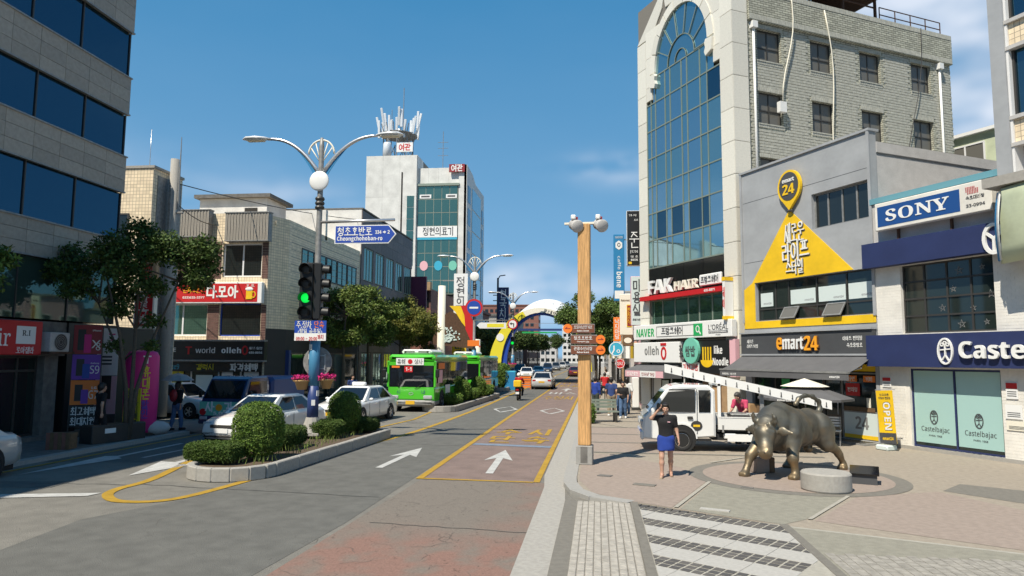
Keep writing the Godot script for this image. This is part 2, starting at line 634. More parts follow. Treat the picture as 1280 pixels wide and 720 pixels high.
# window: frame bars and panes; xs and ys are the lines of the grid
func window(parent: Node, xs: Array, ys: Array, z: float, fw: float, fm: Variant, gm: Variant, xf := Transform3D.IDENTITY, depth := 0.06) -> MeshInstance3D:
 var st := S()
 var x0: float = xs[0]
 var x1: float = xs[-1]
 var y0: float = ys[0]
 var y1: float = ys[-1]
 for i in ys.size():
  var y: float = ys[i]
  var a := y if i == 0 else (y - fw if i == ys.size() - 1 else y - fw / 2)
  box(st, x0, x1, a, a + fw, z, z + depth, xf)
 for i in xs.size():
  var x: float = xs[i]
  var a := x if i == 0 else (x - fw if i == xs.size() - 1 else x - fw / 2)
  for j in ys.size() - 1:
   box(st, a, a + fw, float(ys[j]) + (fw if j == 0 else fw / 2), float(ys[j + 1]) - (fw if j == ys.size() - 2 else fw / 2), z, z + depth - 0.003, xf)
 var w := obj(parent, "window", st, fm)
 for i in xs.size() - 1:
  for j in ys.size() - 1:
   piece(w, "pane", gm, float(xs[i]) + fw * 0.45, float(xs[i + 1]) - fw * 0.45, float(ys[j]) + fw * 0.45, float(ys[j + 1]) - fw * 0.45, z + 0.012, z + 0.03, xf)
 return w

# wall in a frame, x from 0 to w, with rectangular holes [x0,x1,y0,y1]; the slab runs from z=-t to 0
func wall_with_holes(st: SurfaceTool, x0: float, x1: float, y0: float, y1: float, holes: Array, t: float, xf := Transform3D.IDENTITY) -> void:
 var xs := [x0, x1]
 var ys := [y0, y1]
 for h in holes:
  for v in [h[0], h[1]]:
   if v > x0 and v < x1 and not xs.has(v):
    xs.append(v)
  for v in [h[2], h[3]]:
   if v > y0 and v < y1 and not ys.has(v):
    ys.append(v)
 xs.sort()
 ys.sort()
 for j in ys.size() - 1:
  var run := -1.0e9
  var cy: float = (float(ys[j]) + float(ys[j + 1])) / 2
  for i in xs.size() - 1:
   var cx: float = (float(xs[i]) + float(xs[i + 1])) / 2
   var open := false
   for h in holes:
    if cx > h[0] and cx < h[1] and cy > h[2] and cy < h[3]:
     open = true
   if not open and run < -1.0e8:
    run = xs[i]
   if run > -1.0e8 and (open or i == xs.size() - 2):
    box(st, run, xs[i] if open else xs[i + 1], ys[j], ys[j + 1], -t, 0.0, xf)
    run = -1.0e9

# ------------------------------------------------------------------ lettering: Latin from fonts, Hangul from strokes
const CONS := {"ㄱ": "0,9 9,9 8,0", "ㄴ": "1,10 1,1 10,1", "ㄷ": "9,9 1,9 1,1 10,1", "ㄹ": "0,9 9,9 9,5 1,5 1,0 10,0", "ㅁ": "1,9 9,9 9,1 1,1 1,9", "ㅂ": "1,10 1,1 9,1 9,10;1,5.5 9,5.5", "ㅅ": "5,10 0,0;4.6,6 10,0", "ㅇ": "O5,5,4.6", "ㅈ": "0.5,9.4 9.5,9.4;5,9.4 0,0;4.7,5.6 10,0", "ㅊ": "5,10.6 5,8.4;0.5,7.8 9.5,7.8;5,7.8 0,0;4.7,4.6 10,0", "ㅋ": "0,9 9,9 8,0;0.5,5 8.6,5", "ㅌ": "9,9 1,9 1,1 10,1;1,5 9,5", "ㅍ": "0,9.2 10,9.2;2.8,9.2 3.2,0.6;7.2,9.2 6.8,0.6;0,0.6 10,0.6", "ㅎ": "5,10.6 5,8.8;0.6,7.6 9.4,7.6;O5,2.9,2.9"}
const VOW := {"ㅏ": "3.5,10.5 3.5,-0.5;3.5,5.2 9.5,5.2", "ㅐ": "2,10 2,0;8.6,10.5 8.6,-0.5;2,5.2 8.6,5.2", "ㅑ": "3.5,10.5 3.5,-0.5;3.5,6.8 9.5,6.8;3.5,3.6 9.5,3.6", "ㅓ": "7,10.5 7,-0.5;0.5,5.2 7,5.2", "ㅔ": "5.2,10 5.2,0;9.4,10.5 9.4,-0.5;0.5,5.2 5.2,5.2", "ㅕ": "7,10.5 7,-0.5;0.5,6.8 7,6.8;0.5,3.6 7,3.6", "ㅖ": "5.2,10 5.2,0;9.4,10.5 9.4,-0.5;0.5,6.8 5.2,6.8;0.5,3.6 5.2,3.6", "ㅣ": "6,10.5 6,-0.5", "ㅗ": "0,1.5 10,1.5;5,1.5 5,10", "ㅛ": "0,1.5 10,1.5;3.3,1.5 3.3,10;6.7,1.5 6.7,10", "ㅜ": "0,8.5 10,8.5;5,8.5 5,0", "ㅠ": "0,8.5 10,8.5;3.3,8.5 3.3,0;6.7,8.5 6.7,0", "ㅡ": "0,5 10,5"}
const INI := "ㄱㄲㄴㄷㄸㄹㅁㅂㅃㅅㅆㅇㅈㅉㅊㅋㅌㅍㅎ"
const MED := "ㅏㅐㅑㅒㅓㅔㅕㅖㅗㅘㅙㅚㅛㅜㅝㅞㅟㅠㅡㅢㅣ"
const FIN := "-ㄱㄲ-ㄴ--ㄷㄹㄺ------ㅁㅂ-ㅅㅆㅇㅈㅊㅋㅌㅍㅎ"
const DOUBLE := {"ㄲ": "ㄱㄱ", "ㄸ": "ㄷㄷ", "ㅃ": "ㅂㅂ", "ㅆ": "ㅅㅅ", "ㅉ": "ㅈㅈ", "ㄺ": "ㄹㄱ"}
const MIXED := {"ㅘ": "ㅗㅏ", "ㅙ": "ㅗㅐ", "ㅚ": "ㅗㅣ", "ㅝ": "ㅜㅓ", "ㅞ": "ㅜㅔ", "ㅟ": "ㅜㅣ", "ㅢ": "ㅡㅣ"}

var step := 0

func strokes(out: Array, code: String, r: Rect2) -> void:
 for s in code.split(";"):
  var line := PackedVector2Array()
  if s.begins_with("O"):
   var f := s.substr(1).split_floats(",")
   for i in 15:
    var a := TAU * i / 14.0
    line.append(r.position + Vector2((f[0] + cos(a) * f[2]) * r.size.x, (f[1] + sin(a) * f[2]) * r.size.y) / 10.0)
  else:
   for p in s.split(" "):
    var f := p.split_floats(",")
    line.append(r.position + Vector2(f[0] * r.size.x, f[1] * r.size.y) / 10.0)
  out.append(line)

func consonant(out: Array, ch: String, r: Rect2) -> void:
 if DOUBLE.has(ch):
  var d: String = DOUBLE[ch]
  consonant(out, d[0], Rect2(r.position, Vector2(r.size.x * 0.46, r.size.y)))
  consonant(out, d[1], Rect2(r.position + Vector2(r.size.x * 0.54, 0), Vector2(r.size.x * 0.46, r.size.y)))
 elif CONS.has(ch):
  strokes(out, CONS[ch], r)

# strokes of one syllable in the unit square
func syllable(ch: String) -> Array:
 var k := ch.unicode_at(0) - 0xAC00
 var out := []
 var c := INI[k / 588]
 var v := MED[(k % 588) / 28]
 var t := FIN[k % 28]
 var y0 := 0.02
 if t != "-":
  consonant(out, t, Rect2(0.16, 0.0, 0.7, 0.3))
  y0 = 0.42
 var h := 0.98 - y0
 if MIXED.has(v):
  var d: String = MIXED[v]
  consonant(out, c, Rect2(0.08, y0 + h * 0.46, 0.46, h * 0.54))
  strokes(out, VOW[d[0]], Rect2(0.0, y0, 0.62, h * 0.38))
  strokes(out, VOW[d[1]], Rect2(0.62, y0, 0.34, h))
 elif "ㅗㅛㅜㅠㅡ".contains(v):
  consonant(out, c, Rect2(0.2, y0 + h * 0.5, 0.6, h * 0.5))
  strokes(out, VOW[v], Rect2(0.02, y0 - (0.06 if t != "-" else 0.0), 0.96, h * 0.4))
 else:
  consonant(out, c, Rect2(0.04, y0 + h * 0.08, 0.5, h * 0.88))
  strokes(out, VOW[v], Rect2(0.6, y0, 0.36, h))
 return out

func stroke_mesh(st: SurfaceTool, line: PackedVector2Array, sx: float, sy: float, off: Vector2, wid: float, d: float, xf: Transform3D) -> void:
 for i in line.size() - 1:
  var a := Vector2(line[i].x * sx, line[i].y * sy) + off
  var b := Vector2(line[i + 1].x * sx, line[i + 1].y * sy) + off
  var dir := (b - a).normalized()
  var o := Vector2(-dir.y, dir.x) * wid * 0.5
  var e := dir * wid * (0.5 if line.size() < 10 else 0.2)
  step = (step + 1) % 23
  var z := d + 0.00025 * step
  prism(st, PackedVector2Array([a - e - o, b + e - o, b + e + o, a - e + o]), 0.0, z, xf)

func latin(txt: String, serif: bool, bold: bool) -> TextMesh:
 var f := SystemFont.new()
 f.font_names = PackedStringArray(["Droid Serif" if serif else "Droid Sans"])
 f.font_weight = 700 if bold else 400
 var t := TextMesh.new()
 t.font = f
 t.font_size = 64
 t.pixel_size = 1.0 / 64.0
 t.depth = 0.05
 t.curve_step = 3.0
 t.horizontal_alignment = HORIZONTAL_ALIGNMENT_LEFT
 t.text = txt
 return t

func add_mesh(st: SurfaceTool, m: Mesh, xf: Transform3D) -> void:
 if m.get_surface_count() == 0:
  return
 var a := m.surface_get_arrays(0)
 var v: PackedVector3Array = a[Mesh.ARRAY_VERTEX]
 if a[Mesh.ARRAY_INDEX] == null:
  for p in v:
   st.add_vertex(xf * p)
 else:
  for i in a[Mesh.ARRAY_INDEX]:
   st.add_vertex(xf * v[i])

# writes txt, fitted to w by h and centred on the frame xf
func letters(parent: Node, txt: String, w: float, h: float, xf: Transform3D, m: Variant, opt := {}) -> MeshInstance3D:
 var st := S()
 write(st, txt, w, h, xf, opt)
 return obj(parent, opt.get("name", "lettering"), st, m)

func write(st: SurfaceTool, txt: String, w: float, h: float, xf: Transform3D, opt := {}) -> void:
 var d: float = opt.get("depth", 0.012)
 var wt: float = opt.get("weight", 0.11)
 if opt.get("down", false):
  var n := txt.length()
  for i in n:
   write(st, txt[i], w, h / n * 0.88, xf * Transform3D(Basis(), Vector3(0, h / 2 - h / n * (i + 0.5), 0)), {"depth": d, "weight": wt, "bold": opt.get("bold", true)})
  return
 var runs := []
 for ch in txt:
  var u := ch.unicode_at(0)
  var kind := 1 if u >= 0xAC00 and u < 0xD7A4 else (2 if ch == " " else 0)
  if runs.size() and runs[-1][0] == kind and kind == 0:
   runs[-1][1] += ch
  else:
   runs.append([kind, ch])
 var total := 0.0
 var any := false
 for r in runs:
  if r[0] == 1:
   r.append(1.08)
   any = true
  elif r[0] == 2:
   r.append(0.4)
  else:
   var t := latin(r[1], opt.get("serif", false), opt.get("bold", true))
   r.append(0.0)
   r.append(t)
   var bb := t.get_aabb()
   r[2] = bb.size.x * (1.12 if any or runs.size() > 1 else 1.0) + (0.08 if runs.size() > 1 else 0.0)
  total += r[2]
 var sx := w / maxf(total, 0.01)
 var x := -w / 2
 for r in runs:
  if r[0] == 1:
   for s in syllable(r[1]):
    stroke_mesh(st, s, sx, h, Vector2(x + 0.04 * sx, -h / 2), wt * minf(h, sx), d, xf)
  elif r[0] == 0:
   var bb: AABB = r[3].get_aabb()
   var sy := h / bb.size.y
   var k := sx * (1.12 if runs.size() > 1 else 1.0)
   var y0 := -h / 2 - bb.position.y * sy
   if any:
    sy = h * 1.12
    y0 = -h * 0.45
   var b := Basis.from_scale(Vector3(k, sy, d / 0.05))
   add_mesh(st, r[3], xf * Transform3D(b, Vector3(x - bb.position.x * k, y0, d / 2)))
  x += float(r[2]) * sx

# ------------------------------------------------------------------ ground
func build_ground() -> void:
 var st := S()
 sheet(st, arr([-900, 60, 900, 60, 900, -1400, -900, -1400]), -0.22)
 struct("ground", st, "concrete_dark")
 st = S()
 sheet(st, arr([-13.95, 25, -0.62, 25, -0.62, -14.3, -0.9, -330, -13.95, -330]), -0.1)
 sheet(st, arr([-40, -23.6, -13.95, -23.6, -13.95, -33.4, -40, -33.4]), -0.1)
 var road := struct("road", st, "asphalt")
 st = S()
 sheet(st, arr([-8.3, 6, -4.25, 6, -4.24, -8.5, -4.09, -11.3, -4.04, -95, -6.15, -95, -6.2, -37, -6.6, -25.4, -7.1, -20, -7.2, -16, -7.5, -14, -7.8, -12.5, -8.44, -10.9, -8.2, -9]), -0.096)
 sheet(st, arr([-13.9, -16.5, -10.9, -16.8, -10.4, -24, -10.4, -33, -13.9, -33]), -0.096)
 struct("asphalt_patch", st, "asphalt_new", road)
 st = S()
 sheet(st, arr([-3.93, -15.62, -1.25, -15.55, -1.25, -95, -4.03, -95]), -0.096)
 struct("bus_lane_surface", st, "bus_lane_paint", road)
 # worn approach to the bus lane: grey asphalt whose red coating has mostly gone
 var n := FastNoiseLite.new()
 n.seed = 21
 n.frequency = 0.016
 n.fractal_octaves = 5
 var n2 := FastNoiseLite.new()
 n2.seed = 8
 n2.noise_type = FastNoiseLite.TYPE_CELLULAR
 n2.cellular_return_type = FastNoiseLite.RETURN_DISTANCE2_SUB
 n2.frequency = 0.05
 n2.domain_warp_enabled = true
 n2.domain_warp_amplitude = 12.0
 var img := Image.create(256, 1024, false, Image.FORMAT_RGB8)
 for y in 1024:
  var v := y / 1024.0
  for x in 256:
   var u := x / 256.0
   var a := n.get_noise_2d(x, y) * 0.5 + 0.5
   var band := 1.15 * exp(-pow((v - 0.35 - 0.04 * u) / 0.08, 2.0)) + 0.5 * exp(-pow((v - 0.6) / 0.12, 2.0)) + smoothstep(0.6, 1.0, u) * 0.5
   var red := clampf(band * (a * 2.4 - 0.4), 0.0, 1.0)
   var grain := 0.86 + 0.14 * rng.randf()
   if n2.get_noise_2d(x, y) < -0.93 and a > 0.35:
    grain *= 0.74
   var c := Color(0.485, 0.455, 0.42).lerp(Color(0.545, 0.425, 0.38), red)
   img.set_pixel(x, y, Color(c.r * grain, c.g * grain, c.b * grain))
 img.generate_mipmaps()
 var wm := mat("worn_lane", C(1.0), 0.93)
 wm.albedo_texture = ImageTexture.create_from_image(img)
 st = S()
 for q in [[-3.9, -15.5], [-0.99, -15.5], [-0.95, 1.0], [-3.9, -15.5], [-0.95, 1.0], [-4.3, 1.0]]:
  st.set_uv(Vector2((q[0] + 4.3) / 3.4, (q[1] + 15.5) / 16.5))
  st.add_vertex(Vector3(q[0], -0.096, q[1]))
 struct("worn_lane_surface", st, "worn_lane", road)
 # transverse cracks sealed with tar
 for c in [[-9.6, -14.0, -4.2, -13.4], [-7.0, -21.7, -4.2, -21.4], [-3.7, -11.4, -1.1, -11.1], [-13.6, -13.6, -9.6, -13.9]]:
  st = S()
  var pts := PackedVector2Array()
  for i in 15:
   var t := i / 14.0
   pts.append(Vector2(lerpf(c[0], c[2], t), lerpf(c[1], c[3], t) + rng.randf_range(-0.04, 0.04)))
  ribbon(st, pts, 0.025, -0.0915)
  struct("crack", st, "tar", road)
 # fine cracks, too small to pick apart
 st = S()
 for i in 70:
  var q := Vector2(rng.randf_range(-8.0, -1.2), rng.randf_range(-17.0, -7.6))
  if q.x < -4.2 and i % 3:
   q.x = rng.randf_range(-4.0, -1.2)
  var a := rng.randf() * TAU
  var pts := PackedVector2Array([q])
  for k in rng.randi_range(2, 6):
   a += rng.randf_range(-1.0, 1.0)
   q += Vector2(cos(a), sin(a)) * 0.1
   if q.x > -1.1:
    break
   pts.append(q)
  if pts.size() > 2:
   ribbon(st, pts, rng.randf_range(0.004, 0.008), -0.0925 + 0.00003 * i)
 stuff(struct("fine_crack", st, "crack_dark", road))
 # old repairs and stains
 for q in [[-11.9, -13.6, 1.6, 0.7, 8.0], [-10.8, -20.8, 0.5, 1.8, 3.0], [-5.3, -27.0, 0.9, 2.4, -2.0]]:
  st = S()
  box(st, -q[2] / 2, q[2] / 2, -0.02, 0.0, -q[3] / 2, q[3] / 2, frame_at(Vector3(q[0], -0.0935, q[1]), q[4]))
  struct("repair_patch", st, "asphalt_new", road)
 st = S()
 sheet(st, ellipse(-7.5, -28.7, 0.36, 0.36, 20), -0.0915)
 struct("manhole_cover", st, "concrete_dark", road)
 # gutter
 st = S()
 sheet(st, arr([-1.02, 6, -0.62, 6, -0.6, -13.2, -0.72, -15.8, -0.76, -95, -1.24, -95, -1.22, -16.4, -1.12, -15.0]), -0.09)
 struct("gutter", st, "concrete")
 # right pavement: one slab that the paving lies on
 st = S()
 var edge := [-0.46, -95, -0.46, -15.9, -0.42, -15.0, -0.28, -14.2, 0.05, -13.6, 0.66, -13.2, 2.9, -11.78, 6.0, -10.5, 9.5, -9.0, 13, -7.5, 45, -3.5, 45, -95]
 prism(st, arr(edge), 0.0, 0.3, Transform3D(Basis(Vector3(1, 0, 0), Vector3(0, 0, 1), Vector3(0, -1, 0)), Vector3(0, 0, 0)))
 var pave := struct("right_pavement", st, "pave_tan")
 st = S()
 sheet(st, arr([0.6, -12.9, 2.9, -11.78, 6.0, -10.5, 9.5, -9.0, 13, -7.5, 45, -3.5, 45, 25, 0.6, 25]), 0.001)
 struct("ramp_paving", st, "pave_pale", pave)
 st = S()
 sheet(st, arr([2.98, -11.65, 6.0, -10.4, 9.5, -8.9, 13, -7.4, 13, 8, 2.98, 8]), 0.0035)
 struct("grey_paving", st, "pave_green", pave)
 # small setts on the grey strip right of the crossing, as far as they read
 st = S()
 for i in 46:
  for j in 40:
   var x := 3.02 + i * 0.13
   var z := -10.2 + j * 0.13 + (0.065 if i % 2 else 0.0)
   if z > -11.55 + (x - 3.0) * 0.41:
    var y := 0.007 + rng.randf() * 0.004
    box(st, x, x + 0.12, -0.02, y, z, z + 0.12)
 stuff(struct("paving_sett", st, "cobble", pave))
 # ring of darker stone round the bull and the fields of coloured concrete about it
 var cx := 4.35
 var cz := -16.6
 var fields := [["pave_pink", [-0.4, -15.4, -0.1, -14.0, 0.6, -13.3, 1.28, -12.85, 2.29, -15.66, 2.0, -17.5, 0.4, -19.6, -0.4, -19.6]], ["pave_green", [1.42, -12.78, 2.4, -15.55, 4.7, -14.35, 3.36, -12.25, 2.9, -11.83]], ["pave_pink", [3.48, -12.17, 4.88, -14.35, 6.7, -15.2, 7.5, -13.3, 8.6, -11.4, 6.0, -10.65]], ["pave_grey", [6.85, -15.3, 7.6, -16.2, 10.0, -14.6, 13, -9.5, 11, -7.5, 8.8, -10.6, 8.0, -13.9]], ["pave_pink", [-0.4, -20.0, 2.4, -20.0, 2.4, -27, -0.4, -27]]]
 for f in fields:
  st = S()
  sheet(st, arr(f[1]), 0.004)
  struct("coloured_paving", st, f[0], pave)
 for f in [["pave_grey", 2.3, 0.008], ["pave_pink", 1.98, 0.012]]:
  st = S()
  sheet(st, ellipse(cx, cz, f[1], f[1], 64), f[2])
  struct("paving_ring", st, f[0], pave)
 for l in [[1.35, -12.85, 2.35, -15.6], [3.42, -12.24, 4.75, -14.4], [4.3, -20.0, 2.8, -18.4], [-0.3, -29.0, 1.2, -27.0]]:
  st = S()
  ribbon(st, arr(l), 0.07, 0.016)
  struct("pale_joint", st, "pave_pale", pave)
 for z in [-19.85, -22.2, -24.6, -27.0, -29.6, -32.5, -36.0]:
  st = S()
  sheet(st, arr([-0.42, z, 6.0 if z > -28 else 1.9, z, 6.0 if z > -28 else 1.9, z - 0.2, -0.42, z - 0.2]), 0.008)
  struct("dark_band", st, "pave_grey", pave)
 for q in [[2.0, -12.75, 0.5, 0.14, "tile_white"], [0.95, -15.0, 0.45, 0.22, "pave_grey"], [5.0, -18.9, 0.3, 0.2, "concrete_dark"], [3.0, -15.0, 0.24, 0.14, "concrete_dark"], [0.15, -16.0, 0.3, 0.2, "concrete_dark"]]:
  st = S()
  box(st, -q[2] / 2, q[2] / 2, -0.02, 0.019, -q[3] / 2, q[3] / 2, frame_at(Vector3(q[0], 0, q[1]), -20))
  struct("access_cover", st, q[4], pave)
 # crossing: dark tile bands with white bands between, laid slantwise
 var cross := thing("crossing", "raised pedestrian crossing of dark tile bands and white stone bands", "crosswalk", Vector3(1.75, 0, -11.0))
 var a := atan(0.64)
 var u := Vector2(cos(a), sin(a))
 var v := Vector2(-sin(a), cos(a))
 var clip := arr([0.72, -13.15, 2.84, -11.8, 2.84, -5.5, 0.72, -5.5])
 var per := 1.1 * cos(a)
 var shift := Vector2(0.68, -13.13)
 for band in 8:
  var base := shift + v * (band * per)
  var dark := 0.5 * cos(a)
  for k in [0, 1]:
   var rows := 3 if k == 0 else 1
   var len := 0.15 if k == 0 else 0.6
   var depth := dark / 3.0 if k == 0 else per - dark
   for r in rows:
    for c in range(-8 if k == 0 else -2, 24 if k == 0 else 6):
     var o: Vector2 = base + u * (c * len) + v * (dark * k + r * depth)
     var g := 0.03 if k == 0 else 0.008
     var poly := PackedVector2Array([o + u * g * 0.5 + v * g * 0.5, o + u * (len - g * 0.5) + v * g * 0.5, o + u * (len - g * 0.5) + v * (depth - g * 0.5), o + u * g * 0.5 + v * (depth - g * 0.5)])
     for cut in Geometry2D.intersect_polygons(poly, clip):
      if cut.size() < 3 or o.y > -7.6:
       continue
      st = S()
      prism(st, cut, -0.004 - rng.randf() * 0.004, 0.02, Transform3D(Basis(Vector3(1, 0, 0), Vector3(0, 0, 1), Vector3(0, -1, 0)), -cross.position))
      obj(cross, "tile" if k == 0 else "white_slab", st, ["tile_dark", "tile_dark2"][rng.randi() % 2] if k == 0 else "tile_white")
 for q in [[0.58, 0.71, -13.25, -4.0], [2.85, 2.98, -11.85, -4.0]]:
  st = S()
  box(st, q[0], q[1], -0.02, 0.007, q[2], q[3])
  struct("edge_strip", st, "pave_grey", pave)
 # sett strip that slopes to the gutter
 st = S()
 sheet(st, arr([-0.66, 6, -0.38, 6, -0.36, -13.4, -0.62, -14.4]), -0.078)
 struct("grey_edging", st, "pave_grey", pave)
 st = S()
 quad(st, Vector3(-0.4, -0.08, 6), Vector3(-0.4, -0.08, -13.9), Vector3(0.6, -0.01, -13.2), Vector3(0.6, -0.01, 6))
 struct("sett_bed", st, "pave_grey", pave)
 st = S()
 for i in 9:
  for j in 78:
   var x := -0.38 + i * 0.107
   var z := -13.55 + j * 0.107 + (0.05 if i % 2 else 0.0) + i * 0.03
   var y := lerpf(-0.075, -0.01, i / 9.0) + 0.008 + rng.randf() * 0.006
   cbox(st, x, x + 0.098, -0.11, y, z, z + 0.098, 0.008)
 stuff(struct("sett", st, "cobble2", pave))
 # kerb stones on the right
 for i in 60:
  var z := -15.9 - i * 1.0
  piece(pave, "kerb_stone", "kerb", -0.75, -0.46, -0.25, 0.015, z - 0.99, z, I3, 0.02)
 var arc := [[-0.6, -15.9], [-0.57, -15.1], [-0.42, -14.3], [-0.08, -13.72], [0.55, -13.3]]
 for i in 4:
  var p := Vector2(arc[i][0], arc[i][1])
  var q := Vector2(arc[i + 1][0], arc[i + 1][1])
  var d := q - p
  piece(pave, "kerb_stone", "kerb", -0.13, 0.15, -0.25, 0.015 - 0.003 * i, -d.length() - 0.06, 0.0, Transform3D(Basis(Vector3.UP, atan2(-d.x, -d.y)), Vector3(p.x, 0, p.y)), 0.02)
 # left pavement with its kerb
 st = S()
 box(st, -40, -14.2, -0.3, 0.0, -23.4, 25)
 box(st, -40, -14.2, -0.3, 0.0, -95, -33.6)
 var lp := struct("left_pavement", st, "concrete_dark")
 st = S()
 box(st, -40, -14.0, -0.3, 0.0, -330, -95.0)
 box(st, -0.6, 45, -0.3, -0.005, -330, -95.0)
 struct("far_pavement", st, "concrete")
 for i in 38:
  var z := 2.0 - i * 1.0
  if z > -23.0:
   piece(lp, "kerb_stone", "kerb", -14.2, -13.95, -0.25, 0.01, z - 0.99, z, I3, 0.02)
 for i in 40:
  piece(lp, "kerb_stone", "kerb", -14.2, -13.95, -0.25, 0.01, -34.6 - i, -33.61 - i, I3, 0.02)

# ------------------------------------------------------------------ paint on the road
func mark(n: String, pts: PackedVector2Array, m := "white_paint", y := -0.088) -> void:
 var st := S()
 sheet(st, pts, y)
 struct(n, st, m, get_node("road"))

func line(n: String, pts: PackedVector2Array, w: float, m: String, y := -0.088) -> void:
 var st := S()
 ribbon(st, pts, w, y)
 struct(n, st, m, get_node("road"))

func smooth(v: Array) -> PackedVector2Array:
 var a := arr(v)
 var o := PackedVector2Array()
 for i in a.size() - 1:
  for k in 5:
   o.append(a[i].cubic_interpolate(a[i + 1], a[maxi(i - 1, 0)], a[mini(i + 2, a.size() - 1)], k / 5.0))
 o.append(a[-1])
 return o

func build_markings() -> void:
 line("yellow_line", arr([-1.33, -15.5, -1.32, -180]), 0.14, "yellow_paint")
 line("yellow_line", arr([-3.95, -15.55, -4.02, -37, -4.1, -180]), 0.16, "yellow_paint")
 line("yellow_line", arr([-3.87, -15.6, -1.4, -15.5]), 0.12, "yellow_paint", -0.0875)
 # the loop round the nose of the first planter and on along the median
 line("yellow_line", smooth([-10.45, -17.4, -9.66, -14.6, -9.62, -13.4, -9.35, -12.75, -8.73, -12.3, -7.95, -12.6, -7.62, -14.1, -7.42, -16.5, -7.2, -20.2, -6.55, -25.4, -6.25, -37, -6.3, -53, -6.35, -95, -6.4, -180]), 0.2, "yellow_paint")
 line("yellow_line", arr([-8.6, -23.7, -7.9, -30, -8.25, -36, -8.6, -53, -8.6, -180]), 0.14, "yellow_paint", -0.0875)
 line("yellow_line", arr([-13.5, 4, -13.5, -23]), 0.12, "yellow_paint")
 mark("stop_line", arr([-16.0, -11.5, -11.41, -12.55, -9.65, -12.98, -9.7, -12.66, -11.16, -12.24, -16.0, -11.1]))
 # straight-on arrows
 for q in [[-2.52, -16.5, -2.68, -20.68, 0.0], [-5.3, -16.9, -5.2, -20.78, 0.0]]:
  var p := Vector2(q[0], q[1])
  var d := (Vector2(q[2], q[3]) - p)
  var u := d.normalized()
  var v := Vector2(-u.y, u.x)
  var l := d.length()
  mark("arrow", PackedVector2Array([p - v * 0.09, p + u * l * 0.6 - v * 0.09, p + u * l * 0.5 - v * 0.38, p + d, p + u * l * 0.5 + v * 0.38, p + u * l * 0.6 + v * 0.09, p + v * 0.09]))
 # arrows for the traffic that comes the other way
 mark("arrow", arr([-10.42, -18.3, -10.62, -18.3, -10.62, -16.9, -11.05, -17.0, -10.45, -14.9, -9.98, -16.6, -10.42, -16.7]))
 mark("arrow", arr([-12.6, -20.5, -12.74, -20.5, -12.76, -17.7, -13.05, -17.6, -12.9, -14.6, -12.35, -17.3, -12.6, -17.5]))
 line("lane_line", arr([-11.9, -17.5, -11.7, -20.5]), 0.12, "white_paint")
 line("lane_line", arr([-11.6, -24.0, -11.6, -29.0]), 0.12, "white_paint")
 line("lane_line", arr([-11.0, 2, -11.2, -11.9]), 0.12, "white_paint")
 for q in [[-4.78, -36.8], [-2.3, -36.2]]:
  var c := Vector2(q[0], q[1])
  line("diamond", PackedVector2Array([c + Vector2(-0.58, 0), c + Vector2(0, -2.0), c + Vector2(0.58, 0), c + Vector2(0, 2.0)]), 0.16, "white_paint", -0.088)
  var st := S()
  ribbon(st, PackedVector2Array([c + Vector2(0.58, 0), c + Vector2(0, 2.0), c + Vector2(-0.58, 0)]), 0.16, -0.0875)
  struct("diamond", st, "white_paint", get_node("road"))
 line("blue_line", arr([-3.85, -21.95, -1.4, -21.6]), 0.4, "blue_paint")
 # lettering on the lane, read by the drivers
 var flat := Basis(Vector3(1, 0, 0), Vector3(0, 0, -1), Vector3(0, 1, 0))
 var rd := get_node("road")
 for q in [["주 시", -25.8, 2.0, 1.8, "yellow_paint"], ["단 속", -23.4, 2.0, 1.8, "yellow_paint"], ["주정차", -48.0, 2.2, 3.6, "yellow_paint"], ["버스", -54.0, 2.2, 3.0, "white_paint"], ["전용", -68.0, 2.2, 3.5, "yellow_paint"], ["단속", -75.0, 2.2, 3.5, "yellow_paint"]]:
  var o := letters(rd, q[0], q[2], q[3], Transform3D(flat, Vector3(-2.6, -0.0895, q[1])), q[4], {"depth": 0.002, "weight": 0.19 if q[3] < 2.5 else 0.14, "name": "road_lettering"})
  o.set_meta("kind", "structure")
 mark("arrow", arr([-2.7, -57.5, -2.5, -57.5, -2.5, -60.5, -2.1, -60.2, -2.6, -63, -3.1, -60.2, -2.7, -60.5]))
 line("lane_line", arr([-3.8, -66, -1.4, -66]), 0.3, "white_paint")

# ------------------------------------------------------------------ the three buildings on the right: x runs along their common front
const RA := Vector3(8.65, 0, -23.22)
const RT := Vector3(-0.4787, 0, -0.878)
const RTURN := -61.4

func rthing(n: String, label: String, cat: String, x0: float, out := 0.0, group := "") -> Node3D:
 return thing(n, label, cat, RA - RT * x0 + Vector3(-0.878, 0, 0.4787) * out, RTURN, group)

func sh(x0: float) -> Transform3D:
 return Transform3D(Basis(), Vector3(-x0, 0, 0))

func at(xf: Transform3D, x: float, y: float, z: float) -> Transform3D:
 return xf * Transform3D(Basis(), Vector3(x, y, z))

func ring2(st: SurfaceTool, cx: float, cy: float, rx: float, ry: float, w: float, d: float, xf: Transform3D, n := 28) -> void:
 for i in n:
  var a := TAU * i / n
  var b := TAU * (i + 1) / n
  var A := Vector2(cos(a), sin(a))
  var B := Vector2(cos(b), sin(b))
  prism(st, PackedVector2Array([Vector2(cx + A.x * rx, cy + A.y * ry), Vector2(cx + B.x * rx, cy + B.y * ry), Vector2(cx + B.x * (rx - w), cy + B.y * (ry - w)), Vector2(cx + A.x * (rx - w), cy + A.y * (ry - w))]), 0.0, d, xf)

